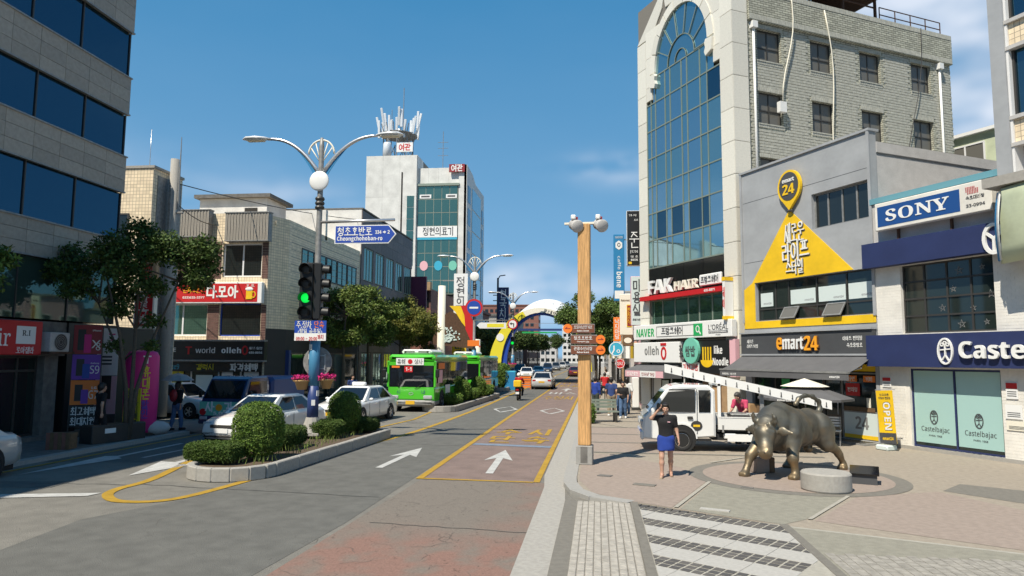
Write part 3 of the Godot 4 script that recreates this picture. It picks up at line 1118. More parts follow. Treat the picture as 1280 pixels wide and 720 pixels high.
# oval emblem with a flower-headed stick figure
func emblem(st: SurfaceTool, cx: float, cy: float, s: float, d: float, xf: Transform3D) -> void:
 ring2(st, cx, cy, s * 0.62, s, s * 0.13, d, xf)
 var o := Vector2(cx, cy)
 for k in 3:
  var c := Vector2(-0.22 + 0.22 * k, 0.5 + (0.12 if k == 1 else 0.0)) * s
  ring2(st, cx + c.x, cy + c.y, s * 0.15, s * 0.15, s * 0.07, d - 0.002 - 0.001 * k, xf, 10)
 var w := s * 0.09
 for l in [[0, 0.42, 0, -0.35], [-0.36, 0.1, 0.36, 0.16], [0.0, -0.3, -0.24, -0.62], [0.0, -0.3, 0.22, -0.66]]:
  stroke_mesh(st, arr([l[0] * s, l[1] * s, l[2] * s, l[3] * s]), 1, 1, o, w, d - 0.006, xf)

func build_right_shops() -> void:
 # ---- white brick shop under the tile-banded upper block
 var b := rthing("white_brick_shop", "white brick shop with a gridded upper window and pale green filmed display windows", "building", 0.0)
 var st := S()
 wall_with_holes(st, 0.1, 9.0, 0.0, 6.3, [[0.98, 3.78, 3.4, 5.44], [1.12, 3.8, 0.1, 2.36], [5.0, 8.6, 3.4, 5.4], [5.0, 8.6, 0.1, 2.36]], 0.28)
 box(st, 0.1, 9.0, 0.0, 6.3, -9.0, -8.7)
 box(st, 0.1, 0.38, 0.0, 6.3, -8.7, -0.28)
 obj(b, "wall", st, "white_brick")
 # brick courses of the white piers
 var cs := S()
 for pier in [[0.1, 0.98], [3.8, 5.0]]:
  for r in 74:
   var y := 0.06 + r * 0.0845
   if (y > 2.3 and y < 3.42) or y > 5.4:
    continue
   var x: float = pier[0]
   var i := 0
   while x < pier[1] - 0.01:
    var x2 := minf(x + (0.1 if i == 0 and r % 2 else 0.21), pier[1])
    box(cs, x + 0.003, x2 - 0.003, y, y + 0.079, -0.01, 0.003 + rng.randf() * 0.003)
    x = x2
    i += 1
 stuff(obj(b, "brick", cs, "white_brick"))
 st = S()
 box(st, 0.1, 9.0, 6.3, 7.5, -9.0, 0.0)
 obj(b, "upper_wall", st, "stucco_pale")
 st = S()
 box(st, 0.05, 4.2, 7.5, 7.68, -0.6, 0.06)
 obj(b, "teal_coping", st, "teal")
 st = S()
 box(st, 0.4, 8.9, 0.0, 3.0, -4.2, -4.0)
 box(st, 0.4, 8.9, 2.9, 3.3, -8.7, -0.3)
 box(st, 0.4, 8.9, 3.3, 6.2, -5.2, -5.0)
 obj(b, "interior", st, "dark_interior")
 st = S()
 box(st, 0.9, 2.0, 3.4, 5.4, -0.62, -0.55)
 obj(b, "partition", st, "cream")
 window(b, [0.98, 1.68, 2.38, 3.08, 3.78], [3.4, 3.91, 4.42, 4.93, 5.44], -0.16, 0.05, "frame_dark", "glass_shop")
 # white star decals on the panes
 st = S()
 for q in [[3.4, 5.15, 0.16], [2.55, 4.62, 0.2], [2.75, 5.12, 0.25], [3.6, 4.4, 0.22], [3.1, 4.05, 0.18], [2.2, 4.1, 0.22], [3.45, 3.65, 0.16], [2.75, 3.62, 0.24]]:
  for k in 5:
   var a := TAU * k / 5.0 + 0.4
   var c := TAU * (k + 2) / 5.0 + 0.4
   stroke_mesh(st, arr([cos(a) * q[2] * 0.5, sin(a) * q[2] * 0.5, cos(c) * q[2] * 0.5, sin(c) * q[2] * 0.5]), 1, 1, Vector2(q[0], q[1]), 0.008, 0.004, at(I3, 0, 0, -0.125))
 obj(b, "star_decal", st, "galv")
 # display window: two filmed panes
 var dw := window(b, [1.12, 2.45, 3.8], [0.1, 2.36], -0.14, 0.05, "navy", "glass_shop")
 for k in 2:
  var x0 := 1.18 + k * 1.31
  piece(b, "window_film", "mint_film", x0, x0 + 1.23, 0.24, 2.3, -0.105, -0.10)
  st = S()
  emblem(st, x0 + 0.6, 0.98, 0.2, 0.012, at(I3, 0, 0, -0.098))
  obj(b, "film_emblem", st, "charcoal")
  letters(b, "Castelbajac", 0.86, 0.19, at(I3, x0 + 0.62, 0.62, -0.098), "charcoal", {"depth": 0.004, "bold": false, "name": "film_lettering"})
  letters(b, "PARIS, 1968", 0.4, 0.055, at(I3, x0 + 0.62, 0.45, -0.098), "charcoal", {"depth": 0.004, "bold": false, "name": "film_lettering"})
 st = S()
 box(st, 0.1, 9.0, 0.0, 0.1, -0.3, 0.05)
 obj(b, "sill", st, "concrete")
 window(b, [5.0, 6.2, 7.4, 8.6], [0.1, 2.36], -0.14, 0.05, "navy", "glass_shop")
 window(b, [5.0, 6.2, 7.4, 8.6], [3.4, 4.4, 5.4], -0.16, 0.05, "frame_dark", "glass_shop")
 # notices on the piers
 for q in [[0.36, 1.93, 0.3, 0.3, "white", "red"], [4.08, 1.84, 0.3, 0.42, "white", "red"], [4.1, 1.3, 0.42, 0.36, "white", ""], [4.15, 0.95, 0.5, 0.24, "cream", ""]]:
  var nt := piece(b, "notice", q[4], q[0] - q[2] / 2, q[0] + q[2] / 2, q[1] - q[3] / 2, q[1] + q[3] / 2, 0.014, 0.03)
  if q[5] != "":
   piece(b, "notice_heading", q[5], q[0] - q[2] / 2 + 0.01, q[0] + q[2] / 2 - 0.01, q[1] + q[3] * 0.12, q[1] + q[3] / 2 - 0.01, 0.031, 0.036)
  st = S()
  for k in 3:
   box(st, q[0] - q[2] * 0.38, q[0] + q[2] * 0.38, q[1] - q[3] * (0.08 + 0.13 * k), q[1] - q[3] * (0.03 + 0.13 * k), 0.03, 0.034)
  obj(b, "notice_text", st, "charcoal")
 # the block above, set back at the corner: pale pier, tile bands, blue glass
 st = S()
 box(st, 4.12, 4.5, 6.2, 24.0, -8.0, 0.12)
 obj(b, "corner_pier", st, "grey_wall")
 st = S()
 box(st, 4.5, 4.56, 6.5, 24.0, -0.3, 0.06)
 obj(b, "corner_trim", st, "frame_white")
 for k in 7:
  var y := 8.25 + k * 2.6
  st = S()
  box(st, 4.56, 13.0, y, y + 0.62, -8.0, 0.0)
  obj(b, "tile_band", st, "tile_cream")
  st = S()
  box(st, 4.5, 13.0, y + 0.62, y + 0.72, -0.1, 0.09)
  box(st, 4.5, 13.0, y - 0.1, y, -0.1, 0.09)
  obj(b, "band_coping", st, "stucco_pale")
  for j in 6:
   piece(b, "pane", "glass_deep", 4.6 + j * 1.4, 5.95 + j * 1.4, y + 0.73, y + 2.5, -0.25, -0.12)
  st = S()
  for j in 7:
   box(st, 4.54 + j * 1.4, 4.62 + j * 1.4, y + 0.72, y + 2.5, -0.3, -0.06)
  obj(b, "mullion", st, "frame_dark")
 # ---- its signs
 var s1 := rthing("navy_fascia_sign", "navy fascia sign with raised white lettering and oval emblem over the display windows", "sign", 0.0)
 st = S()
 box(st, -0.05, 9.0, 2.41, 3.36, 0.02, 0.35)
 obj(s1, "fascia", st, "navy")
 st = S()
 emblem(st, 2.58, 2.86, 0.37, 0.05, at(I3, 0, 0, 0.35))
 obj(s1, "emblem", st, "white")
 letters(s1, "Castelbajac", 3.6, 0.62, at(I3, 4.82, 2.83, 0.39), "white", {"depth": 0.07})
 var s2 := rthing("navy_upper_sign", "plain navy fascia box above the gridded window with a white ring emblem at its corner", "sign", 0.0)
 st = S()
 box(st, -0.07, 9.0, 5.46, 6.22, 0.02, 0.35)
 obj(s2, "fascia", st, "navy")
 st = S()
 ring2(st, 4.1, 5.78, 0.3, 0.42, 0.09, 0.06, at(I3, 0, 0, 0.35))
 for k in 3:
  var a := TAU * k / 3.0 + 0.5
  stroke_mesh(st, arr([0, 0, cos(a) * 0.27, sin(a) * 0.38]), 1, 1, Vector2(4.1, 5.78), 0.07, 0.05, at(I3, 0, 0, 0.35))
 obj(s2, "ring_emblem", st, "white")
 var s3 := rthing("blue_brand_sign", "long cream box sign with a blue field and large white serif capitals", "sign", 0.45)
 st = S()
 cbox(st, 0, 3.62, 6.57, 7.42, 0.1, 0.32, 0.02)
 obj(s3, "sign_box", st, "white_brick")
 st = S()
 box(st, 0.1, 2.75, 6.68, 7.3, 0.315, 0.326)
 obj(s3, "blue_field", st, "sony_blue")
 letters(s3, "SONY", 2.05, 0.36, at(I3, 1.42, 6.99, 0.326), "white", {"serif": true, "depth": 0.015})
 st = S()
 for r in 7:
  for c in 8:
   if not (r > 4 and c > 5) and not (r < 2 and c < 1):
    box(st, 2.93 + c * 0.045, 2.955 + c * 0.045, 7.1 + r * 0.03, 7.115 + r * 0.03, 0.315, 0.328)
 obj(s3, "dot_emblem", st, "red")
 letters(s3, "속초대리점", 0.52, 0.09, at(I3, 3.18, 7.0, 0.321), "charcoal", {"depth": 0.005})
 letters(s3, "33-0994", 0.52, 0.09, at(I3, 3.18, 6.78, 0.321), "charcoal", {"depth": 0.005})
 for x in [0.6, 2.3]:
  st = S()
  box(st, x, x + 0.05, 6.25, 6.6, 0.05, 0.14)
  obj(s3, "bracket", st, "rust")
 # moulded corner sign, green with a blue and white swoosh
 var s4 := rthing("corner_moulded_sign", "moulded pale green sign with blue and white swoosh curling round the shop corner", "sign", 4.25)
 var rings := []
 for q in [[0.0, 5.1, 0.36], [0.06, 5.5, 0.5], [0.14, 6.2, 0.62], [0.2, 6.7, 0.6], [0.1, 7.0, 0.45]]:
  rings.append(PackedVector3Array([Vector3(q[0], q[1], 0.38), Vector3(q[0] + 0.3, q[1] - 0.06, 0.38 + q[2]), Vector3(3.0, q[1] + 0.2, 0.38 + q[2]), Vector3(3.0, q[1] + 0.2, 0.38)]))
 st = S(true)
 loft(st, rings)
 obj(s4, "moulded_body", st, "pale_green_wall")
 for q in [["sky_blue", 0.0, 0.10, 0.06], ["white", 0.12, 0.08, 0.075]]:
  st = S()
  for i in 12:
   var t := i / 12.0
   var t2 := (i + 1) / 12.0
   var f := func(v: float) -> Vector3: return Vector3(0.02 + q[1] + 0.25 * sin(v * 2.6), 5.15 + 1.75 * v, 0.42 + q[3] + 0.42 * sin(v * 2.9) + q[1] * 0.8)
   var p: Vector3 = f.call(t)
   var p2: Vector3 = f.call(t2)
   var o := Vector3(q[2], 0, 0.07)
   var th := Vector3(-0.01, 0, 0.03)
   quad(st, p, p2, p2 + o, p + o)
   quad(st, p + th, p2 + th, p2 + o + th, p + o + th)
   quad(st, p, p2, p2 + th, p + th)
   quad(st, p + o, p2 + o, p2 + o + th, p + o + th)
  obj(s4, "swoosh", st, q[0])
 st = S()
 box(st, 0.0, 3.0, 7.0, 7.25, 0.0, 0.95)
 obj(s4, "top_ledge", st, "concrete")
 # standing banner
 var ob := rthing("open_banner", "yellow upright banner with OPEN written down it on a water-filled foot", "banner", 1.1, 0.9)
 st = S()
 var bx := Transform3D(Basis(Vector3(0, 0, 1), 0.06), Vector3.ZERO)
 box(st, -0.28, 0.28, 0.2, 1.72, 0.0, 0.012, bx)
 obj(ob, "banner_cloth", st, "yellow")
 st = S()
 box(st, -0.28, 0.28, 0.2, 0.5, 0.012, 0.016, bx)
 obj(ob, "dark_foot_band", st, "charcoal")
 letters(ob, "emart24", 0.36, 0.09, at(bx, 0.0, 0.34, 0.016), "yellow", {"depth": 0.004})
 var down := Transform3D(Basis(Vector3(0, 0, 1), -PI / 2), Vector3.ZERO)
 letters(ob, "OPEN", 0.82, 0.26, at(bx, 0.05, 0.98, 0.012) * down, "charcoal", {"depth": 0.004})
 letters(ob, "OPEN", 0.79, 0.23, at(bx, 0.05, 0.98, 0.014) * down, "white", {"depth": 0.006})
 letters(ob, "이마트 편의점", 0.4, 0.07, at(bx, 0.0, 1.5, 0.012), "charcoal", {"depth": 0.004})
 letters(ob, "신규오픈", 0.32, 0.06, at(bx, 0.0, 1.6, 0.012), "charcoal", {"depth": 0.004})
 st = S()
 tube(st, [bx * Vector3(-0.3, 0.12, -0.02), bx * Vector3(-0.3, 1.76, -0.02)], 0.012)
 tube(st, [bx * Vector3(-0.32, 1.74, -0.01), bx * Vector3(0.36, 1.74, -0.01)], 0.01)
 obj(ob, "stand_rod", st, "silver")
 st = S()
 cbox(st, -0.32, 0.1, 0.0, 0.15, -0.2, 0.2, 0.03)
 obj(ob, "water_foot", st, "pale_film")

 # ---- grey convenience store
 var s0 := -6.05
 b = rthing("grey_store_building", "grey panelled three storey store with a yellow triangle painted around its windows", "building", s0)
 var x := sh(s0)
 st = S()
 wall_with_holes(st, -6.05, 0.08, 0.0, 9.95, [[-2.4, 0.0, 7.14, 8.38], [-5.36, -0.03, 4.06, 5.52], [-5.7, -0.05, 0.06, 2.75]], 0.3, x)
 obj(b, "front_wall", st, "grey_wall")
 st = S()
 box(st, -6.05, -5.8, 0.0, 9.8, -10, -0.3, x)
 box(st, -5.8, 0.06, 0.0, 9.6, -10, -9.7, x)
 box(st, -5.8, 0.06, 9.2, 9.3, -9.7, -0.3, x)
 box(st, -0.2, 0.06, 0.0, 9.62, -9.7, -0.3, x)
 obj(b, "side_wall", st, "stucco_pale")
 st = S()
 box(st, -0.25, 0.1, 9.28, 9.62, -9.9, -0.3, x)
 obj(b, "parapet_band", st, "stucco_pale")
 st = S()
 box(st, -6.1, 0.12, 9.95, 10.03, -0.4, 0.06, x)
 for q in [-6.08, 0.0]:
  box(st, q, q + 0.1, 4.0, 9.95, 0.003, 0.05, x)
 obj(b, "edge_trim", st, "grey_wall")
 # fine panel joints of the grey front
 st = S()
 for y in [6.35, 8.75]:
  box(st, -5.95, 0.0 if y > 8 else -4.85, y, y + 0.015, 0.0, 0.003, x)
 obj(b, "panel_joint", st, "charcoal")
 st = S()
 box(st, -5.75, 0.0, 2.8, 3.9, -6.2, -0.4, x)
 box(st, -5.75, 0.0, 0.0, 2.8, -5.2, -5.0, x)
 box(st, -5.75, 0.0, 6.0, 6.2, -6.2, -0.3, x)
 box(st, -5.75, 0.0, 3.9, 9.0, -6.2, -6.0, x)
 obj(b, "interior", st, "dark_interior")
 # yellow field: triangle, two cheeks and the sill strip, 2 cm proud
 for poly in [[-3.45, 8.05, -0.72, 5.535, -5.52, 5.535], [-5.52, 5.535, -5.38, 5.535, -5.38, 4.06, -5.38, 3.78, -6.0, 3.78, -6.0, 5.3], [-5.37, 4.04, -0.02, 4.04, -0.02, 3.78, -5.37, 3.78], [-0.01, 3.78, 0.07, 3.78, 0.07, 4.75, -0.01, 5.0]]:
  st = S()
  prism(st, arr(poly), 0.002, 0.022, x)
  obj(b, "yellow_field", st, "yellow")
 # upper window of four dark panes
 window(b, [-2.4, -1.8, -1.2, -0.6, 0.0], [7.14, 8.38], -0.2, 0.06, "galv", "glass_dark", x)
 # window row with filmed strips and two vents held open
 var w := window(b, [-5.36, -4.45, -3.78, -2.45, -1.16, -0.03], [4.06, 4.5, 5.52], -0.2, 0.05, "frame_dark", "glass_shop", x)
 st = S()
 box(st, -4.45, -3.85, 4.1, 5.2, -0.75, -0.7, x)
 obj(b, "grey_pillar", st, "grey_wall")
 for q in [[-5.26, -4.6], [-3.7, -2.52], [-2.38, -1.22], [-1.1, -0.08]]:
  piece(b, "window_film", "pale_film", q[0], q[1], 4.6, 5.12, -0.165, -0.16, x)
  letters(b, "emart24", 0.42, 0.08, at(x, q[1] - 0.3, 4.72, -0.16), "grey_wall", {"depth": 0.004, "name": "film_lettering"})
 for q in [[-3.98, -3.25], [-1.98, -1.2]]:
  var tilt := at(x, q[0], 4.5, -0.14) * Transform3D(Basis(Vector3(1, 0, 0), -0.55), Vector3.ZERO)
  st = S()
  var ww: float = q[1] - q[0]
  for r in [[0.0, ww, -0.04, 0.0], [0.0, ww, -0.5, -0.46], [0.0, 0.04, -0.46, -0.04], [ww - 0.04, ww, -0.46, -0.04]]:
   box(st, r[0], r[1], r[2], r[3], 0.0, 0.04, tilt)
  var v := obj(b, "vent_frame", st, "galv")
  piece(v, "pane", "glass_old", 0.03, ww - 0.03, -0.47, -0.03, 0.015, 0.025, tilt)
 # balloon emblem with the number
 var bl := rthing("balloon_sign", "round dark balloon sign with yellow rim hanging above the triangle peak", "sign", -3.3)
 st = S()
 var tear := PackedVector2Array()
 for i in 33:
  var a := -PI * 0.5 + 0.62 + (TAU - 1.24) * i / 32.0
  tear.append(Vector2(cos(a) * 0.56, 8.86 + sin(a) * 0.62))
 tear.append(Vector2(-0.02, 8.0))
 prism(st, tear, 0.05, 0.15)
 obj(bl, "rim", st, "yellow")
 st = S()
 prism(st, ellipse(0, 8.88, 0.47, 0.52), 0.15, 0.165)
 obj(bl, "face", st, "charcoal")
 letters(bl, "emart", 0.58, 0.14, at(I3, 0.0, 9.1, 0.165), "white", {"depth": 0.02})
 letters(bl, "24", 0.58, 0.38, at(I3, 0.0, 8.77, 0.165), "yellow", {"depth": 0.02})
 st = S()
 ball(st, Vector3(-0.02, 7.98, 0.1), Vector3(0.15, 0.04, 0.06), 8)
 obj(bl, "knot", st, "charcoal")
 # raised slogan on the triangle
 for q in [["새로운", -3.22, 7.18, 0.95, 0.68, 0.06], ["라이프", -3.2, 6.5, 1.3, 0.66, 0.03], ["스타일", -3.25, 5.93, 0.85, 0.48, 0.03]]:
  letters(b, q[0], q[3], q[4], at(x, q[1] + 0.02, q[2] - 0.03, 0.022), "charcoal", {"depth": 0.01, "weight": 0.2, "name": "slogan_shadow"})
  letters(b, q[0], q[3], q[4], at(x, q[1], q[2], 0.035), "white", {"depth": 0.03, "weight": 0.13, "name": "slogan"})
 # fascia sign
 var fs := rthing("dark_fascia_sign", "charcoal fascia sign with raised yellow and white lettering above the grey awning", "sign", s0)
 st = S()
 box(st, -6.02, 0.06, 2.8, 3.57, 0.03, 0.2, x)
 obj(fs, "fascia", st, "charcoal")
 st = S()
 box(st, -6.05, 0.08, 3.57, 3.62, 0.03, 0.26, x)
 box(st, -6.05, 0.08, 2.74, 2.8, 0.03, 0.24, x)
 obj(fs, "edge_strip", st, "grey_wall")
 for k in 2:
  var m: String = ["rust", ""][k]
  var dz := 0.2 + 0.03 * k
  var dx := 0.02 * (1 - k)
  letters(fs, "e", 0.26, 0.44, at(x, -3.88 + dx, 3.17 - dx, dz), m if k == 0 else "orange", {"depth": 0.06})
  letters(fs, "mart", 0.98, 0.44, at(x, -3.22 + dx, 3.18 - dx, dz), m if k == 0 else "white", {"depth": 0.06})
  letters(fs, "24", 0.62, 0.5, at(x, -2.38 + dx, 3.17 - dx, dz), m if k == 0 else "orange", {"depth": 0.06})
 for q in [["새로운", -5.5, 3.28, 0.36], ["라이프스타일", -5.38, 3.1, 0.62], ["이마트 편의점", -0.7, 3.3, 0.78], ["속초중앙로", -0.62, 3.08, 0.62]]:
  letters(fs, q[0], q[3], 0.13, at(x, q[1], q[2], 0.2), "white", {"depth": 0.006})
 # awning
 var aw := rthing("grey_awning", "long grey fabric awning over the store front", "awning", s0)
 st = S()
 for i in 12:
  var xa := lerpf(-6.02, 0.02, i / 12.0)
  var xb := lerpf(-6.02, 0.02, (i + 1) / 12.0)
  for s in 4:
   var za := 0.16 + 1.06 * s / 4.0
   var zb := 0.16 + 1.06 * (s + 1) / 4.0
   var ya := 2.74 - 0.54 * s / 4.0 - 0.05 * sin(PI * s / 4.0)
   var yb := 2.74 - 0.54 * (s + 1) / 4.0 - 0.05 * sin(PI * (s + 1) / 4.0)
   quad(st, x * Vector3(xa, ya, za), x * Vector3(xb, ya, za), x * Vector3(xb, yb, zb), x * Vector3(xa, yb, zb))
   quad(st, x * Vector3(xa, ya - 0.01, za), x * Vector3(xa, yb - 0.01, zb), x * Vector3(xb, yb - 0.01, zb), x * Vector3(xb, ya - 0.01, za))
 obj(aw, "canopy", st, "awning_grey")
 st = S()
 box(st, -6.04, 0.04, 1.97, 2.19, 1.215, 1.23, x)
 obj(aw, "valance", st, "awning_grey")
 st = S()
 box(st, -6.06, 0.06, 2.18, 2.24, 1.18, 1.25, x)
 for xx in [-5.6, -3.0, -0.4]:
  tube(st, [x * Vector3(xx, 2.55, 0.1), x * Vector3(xx + 0.4, 2.35, 0.65), x * Vector3(xx, 2.18, 1.18)], 0.02, 6)
 obj(aw, "front_bar", st, "galv")
 letters(aw, "아메리카노 커피 한잔", 0.8, 0.07, at(x, -5.5, 2.05, 1.23), "white", {"depth": 0.004})
 letters(aw, "emart24", 0.4, 0.07, at(x, -0.5, 2.07, 1.23), "white", {"depth": 0.004})
 # shop front below: frames, door, counter panel with the number
 window(b, [-5.7, -4.6, -3.5, -2.3], [0.06, 2.1, 2.75], -0.2, 0.06, "frame_dark", "glass_shop", x)
 var door := window(b, [-2.3, -1.5], [0.06, 2.05, 2.75], -0.18, 0.07, "frame_dark", "glass_shop", x)
 door.name = "door"
 st = S()
 tube(st, [x * Vector3(-1.62, 0.8, -0.05), x * Vector3(-1.62, 1.4, -0.05)], 0.016, 6)
 obj(door, "handle", st, "silver")
 window(b, [-1.5, -0.05], [0.06, 0.95, 2.2], -0.16, 0.05, "galv", "glass_shop", x)
 piece(b, "counter_panel", "pale_film", -1.42, -0.1, 0.1, 0.92, -0.1, -0.09, x)
 piece(b, "counter_stripe", "yellow", -1.42, -0.1, 0.1, 0.22, -0.089, -0.085, x)
 letters(b, "24", 0.52, 0.4, at(x, -0.72, 0.6, -0.09), "galv", {"depth": 0.004, "name": "panel_lettering"})
 piece(b, "yellow_lintel", "yellow", -1.45, -0.02, 2.24, 2.46, -0.1, -0.05, x)
 for q in [["red", -1.3, -0.75, 1.45, 1.85], ["sign_orange", -0.6, -0.15, 1.9, 2.1], ["sign_orange", -1.25, -0.85, 1.9, 2.1], ["cream", -2.2, -2.0, 1.2, 1.35], ["green_sign", -4.2, -3.8, 1.5, 1.9], ["wood_dark", -1.4, -0.2, 0.96, 1.1], ["cream", -0.5, -0.35, 1.1, 1.4]]:
  piece(b, "poster", q[0], q[1], q[2], q[3], q[4], -0.09, -0.08, x)
 for q in [["편의점", -1.03, 1.65, 0.4], ["커피", -0.38, 2.0, 0.28], ["라면", -1.05, 2.0, 0.26]]:
  letters(b, q[0], q[3], 0.13, at(x, q[1], q[2], -0.08), "white", {"depth": 0.004, "name": "poster_lettering"})
 st = S()
 box(st, -2.3, 0.1, 0.0, 0.05, 0.0, 0.75, x)
 obj(b, "doorstep", st, "galv")
 st = S()
 for i in 18:
  box(st, -2.2 + i * 0.12, -2.13 + i * 0.12, 0.05, 0.056, 0.05, 0.7, x)
 obj(b, "step_grating", st, "frame_dark")
 # crates and cartons in front of the left bay
 var k := 0
 for q in [[-5.2, 0.55, 0.62, 0.55, 0.45, "cardboard"], [-5.15, 0.62, 0.55, 0.4, 0.42, "cardboard"], [-4.4, 0.5, 0.5, 0.9, 0.45, "wood_dark"]]:
  var yy := 0.55 if k == 1 else 0.0
  var c := rthing("carton", ["brown carton at the bottom of the stack by the store's left bay", "smaller brown carton on top of the stack by the store's left bay", "tall dark wooden box right of the brown cartons"][k], "box", q[0], q[1])
  st = S()
  cbox(st, -q[2] / 2, q[2] / 2, yy, yy + q[3], -q[4] / 2, q[4] / 2, 0.01)
  obj(c, "side", st, q[5])
  st = S()
  box(st, -q[2] / 2 + 0.02, q[2] / 2 - 0.02, yy + q[3], yy + q[3] + 0.006, -0.03, 0.03)
  obj(c, "tape", st, "tan_wall")
  k += 1
 # pale green house behind
 var pg := thing("pale_green_house", "pale green house with a white gutter seen over the store's side wall", "building", Vector3(18.4, 0, -40.1), -57)
 st = S()
 box(st, 0, 9, 0, 14.35, -6, 0)
 obj(pg, "wall", st, "pale_green_wall")
 st = S()
 box(st, -0.2, 9.2, 14.35, 14.52, -6.2, 0.25)
 obj(pg, "gutter", st, "white")
 window(pg, [0.7, 1.7, 2.7], [12.6, 13.9], 0.0, 0.08, "frame_white", "glass_old")

# ------------------------------------------------------------------ granite building with the arched glass front
func build_granite() -> void:
 var s0 := -13.64
 var x := sh(s0)
 var b := rthing("granite_building", "tall granite building with arched blue glass front and pale brick side", "building", s0)
 var L := -13.64
 var R := -6.37
 var gx0 := -12.87
 var gx1 := -7.18
 var acx := -9.98
 var ar := 2.05
 var ay := 16.55
 # backing that shows in the joints
 var st := S()
 wall_with_holes(st, L + 0.02, R - 0.02, 0.0, 20.4, [[gx0, gx1, 0.0, 15.3], [acx - 2.35, acx + 2.35, 15.3, 16.0], [acx - ar - 0.05, acx + ar + 0.05, 16.0, 18.75]], 0.3, x * Transform3D(Basis(), Vector3(0, 0, -0.06)))
 box(st, L + 0.02, L + 0.3, 0, 18, -9.0, -0.3, x)
 box(st, L + 0.3, R - 0.3, 19.6, 19.8, -9.0, -0.3, x)
 obj(b, "backing", st, "joint")
 # granite blocks: piers left and right, return at the corner
 var row := 1.395
 var yr := x * Transform3D(Basis(Vector3(0, 0, -1), Vector3(0, 1, 0), Vector3(1, 0, 0)), Vector3(R, 0, 0))
 for i in 15:
  var y := -1.03 + i * row
  var y0 := maxf(y + 0.012, 0.0)
  var y1 := y + row - 0.012
  var top := 18.55
  if y0 > 18.4:
   break
  for q in [[L, gx0], [gx1, R]]:
   var t := y1
   piece(b, "granite_block", "granite%d" % (rng.randi() % 3), q[0] + 0.006, q[1] - 0.004, y0, t, -0.1, rng.randf_range(0.0, 0.006), x, 0.02)
  piece(b, "granite_block", "granite%d" % (rng.randi() % 3), 0.02, 0.82, y0, y1, -0.1, rng.randf_range(0.001, 0.006), yr, 0.02)
 # spandrel stones around the arch
 var mirror := Transform3D(Basis(Vector3(-1, 0, 0), Vector3(0, 1, 0), Vector3(0, 0, 1)), Vector3(2 * acx, 0, 0))
 for side in 2:
  var f := x if side == 0 else x * mirror
  for poly in [[-12.85, 15.32, -12.36, 15.32, -12.36, 16.0, -12.85, 16.0], [-12.85, 16.02, -12.1, 16.02, -12.1, 17.5, -12.85, 17.5], [-12.85, 17.52, -12.06, 17.52, -11.66, 18.22, -11.66, 18.9, -12.85, 18.9]]:
   var p := arr(poly)
   st = S()
   prism(st, p, -0.1, 0.003, f)
   obj(b, "granite_block", st, "granite%d" % (rng.randi() % 3))
  # scrolled springer stone
  st = S()
  prism(st, arr([-12.4, 15.9, -11.98, 15.75, -11.9, 15.95, -11.98, 16.15, -11.92, 16.35, -12.0, 16.5, -12.45, 16.45]), -0.05, 0.12, f)
  obj(b, "springer", st, "granite0")
 # top stones and voussoirs
 for i in 9:
  var a0 := PI * i / 9.0 + 0.01
  var a1 := PI * (i + 1) / 9.0 - 0.01
  var p := PackedVector2Array()
  for k in 5:
   var a := lerpf(a0, a1, k / 4.0)
   p.append(Vector2(acx + cos(a) * ar, ay + sin(a) * (ar + 0.45)))
  for k in 5:
   var a := lerpf(a1, a0, k / 4.0)
   p.append(Vector2(acx + cos(a) * (ar + 0.42), ay + sin(a) * (ar + 0.9)))
  st = S()
  prism(st, p, -0.1, 0.06, x)
  obj(b, "voussoir", st, "granite%d" % (i % 3))
 st = S()
 for side in 2:
  var f := x if side == 0 else x * mirror
  prism(st, arr([L, 18.56, -12.9, 18.56, -12.3, 18.56, -11.4, 19.6, -10.9, 21.2, -11.6, 20.3]), -0.1, 0.0, f)
 prism(st, arr([-11.1, 19.5, -8.86, 19.5, -8.6, 20.6, -9.98, 21.6, -11.36, 20.6]), -0.08, 0.002, x)
 obj(b, "gable", st, "granite1")
 # glass curtain wall: panes in rows, each its own
 var cols := [gx0, -12.5, -12.12, -11.3, -10.88, -9.98, -9.55, -8.6, -8.1, gx1]
 var fr := S()
 var rows := [6.95, 8.3, 9.62, 10.98, 12.38, 13.76, 15.1, 16.4]
 for j in rows.size() - 1:
  for i in cols.size() - 1:
   var x0: float = cols[i]
   var x1: float = cols[i + 1]
   if j == 6:
    x0 = maxf(x0, acx - 2.36)
    x1 = minf(x1, acx + 2.36)
    if x1 < x0 + 0.1:
     continue
   var dark: bool = (j == 5 and i == 8) or (j == 1 and (i == 2 or i == 4 or i == 6 or i == 7))
   var pn := piece(b, "pane", ["glass_blue", "glass_blue2", "glass_blue3"][rng.randi() % 3], x0 + 0.02, x1 - 0.02, rows[j] + 0.025, rows[j + 1] - 0.025, -0.09, -0.05, x)
   pn.rotate_object_local(Vector3(0, 1, 0), rng.randf_range(-0.01, 0.01))
   if dark:
    pn.material_override = M["glass_deep"]
 for j in rows.size():
  box(fr, gx0, gx1, rows[j] - 0.03, rows[j] + 0.03, -0.1, -0.02, x)
 for i in cols.size():
  box(fr, cols[i] - 0.025, cols[i] + 0.025, rows[0], rows[-1] if i > 0 and i < 9 else rows[-2], -0.1, -0.024, x)
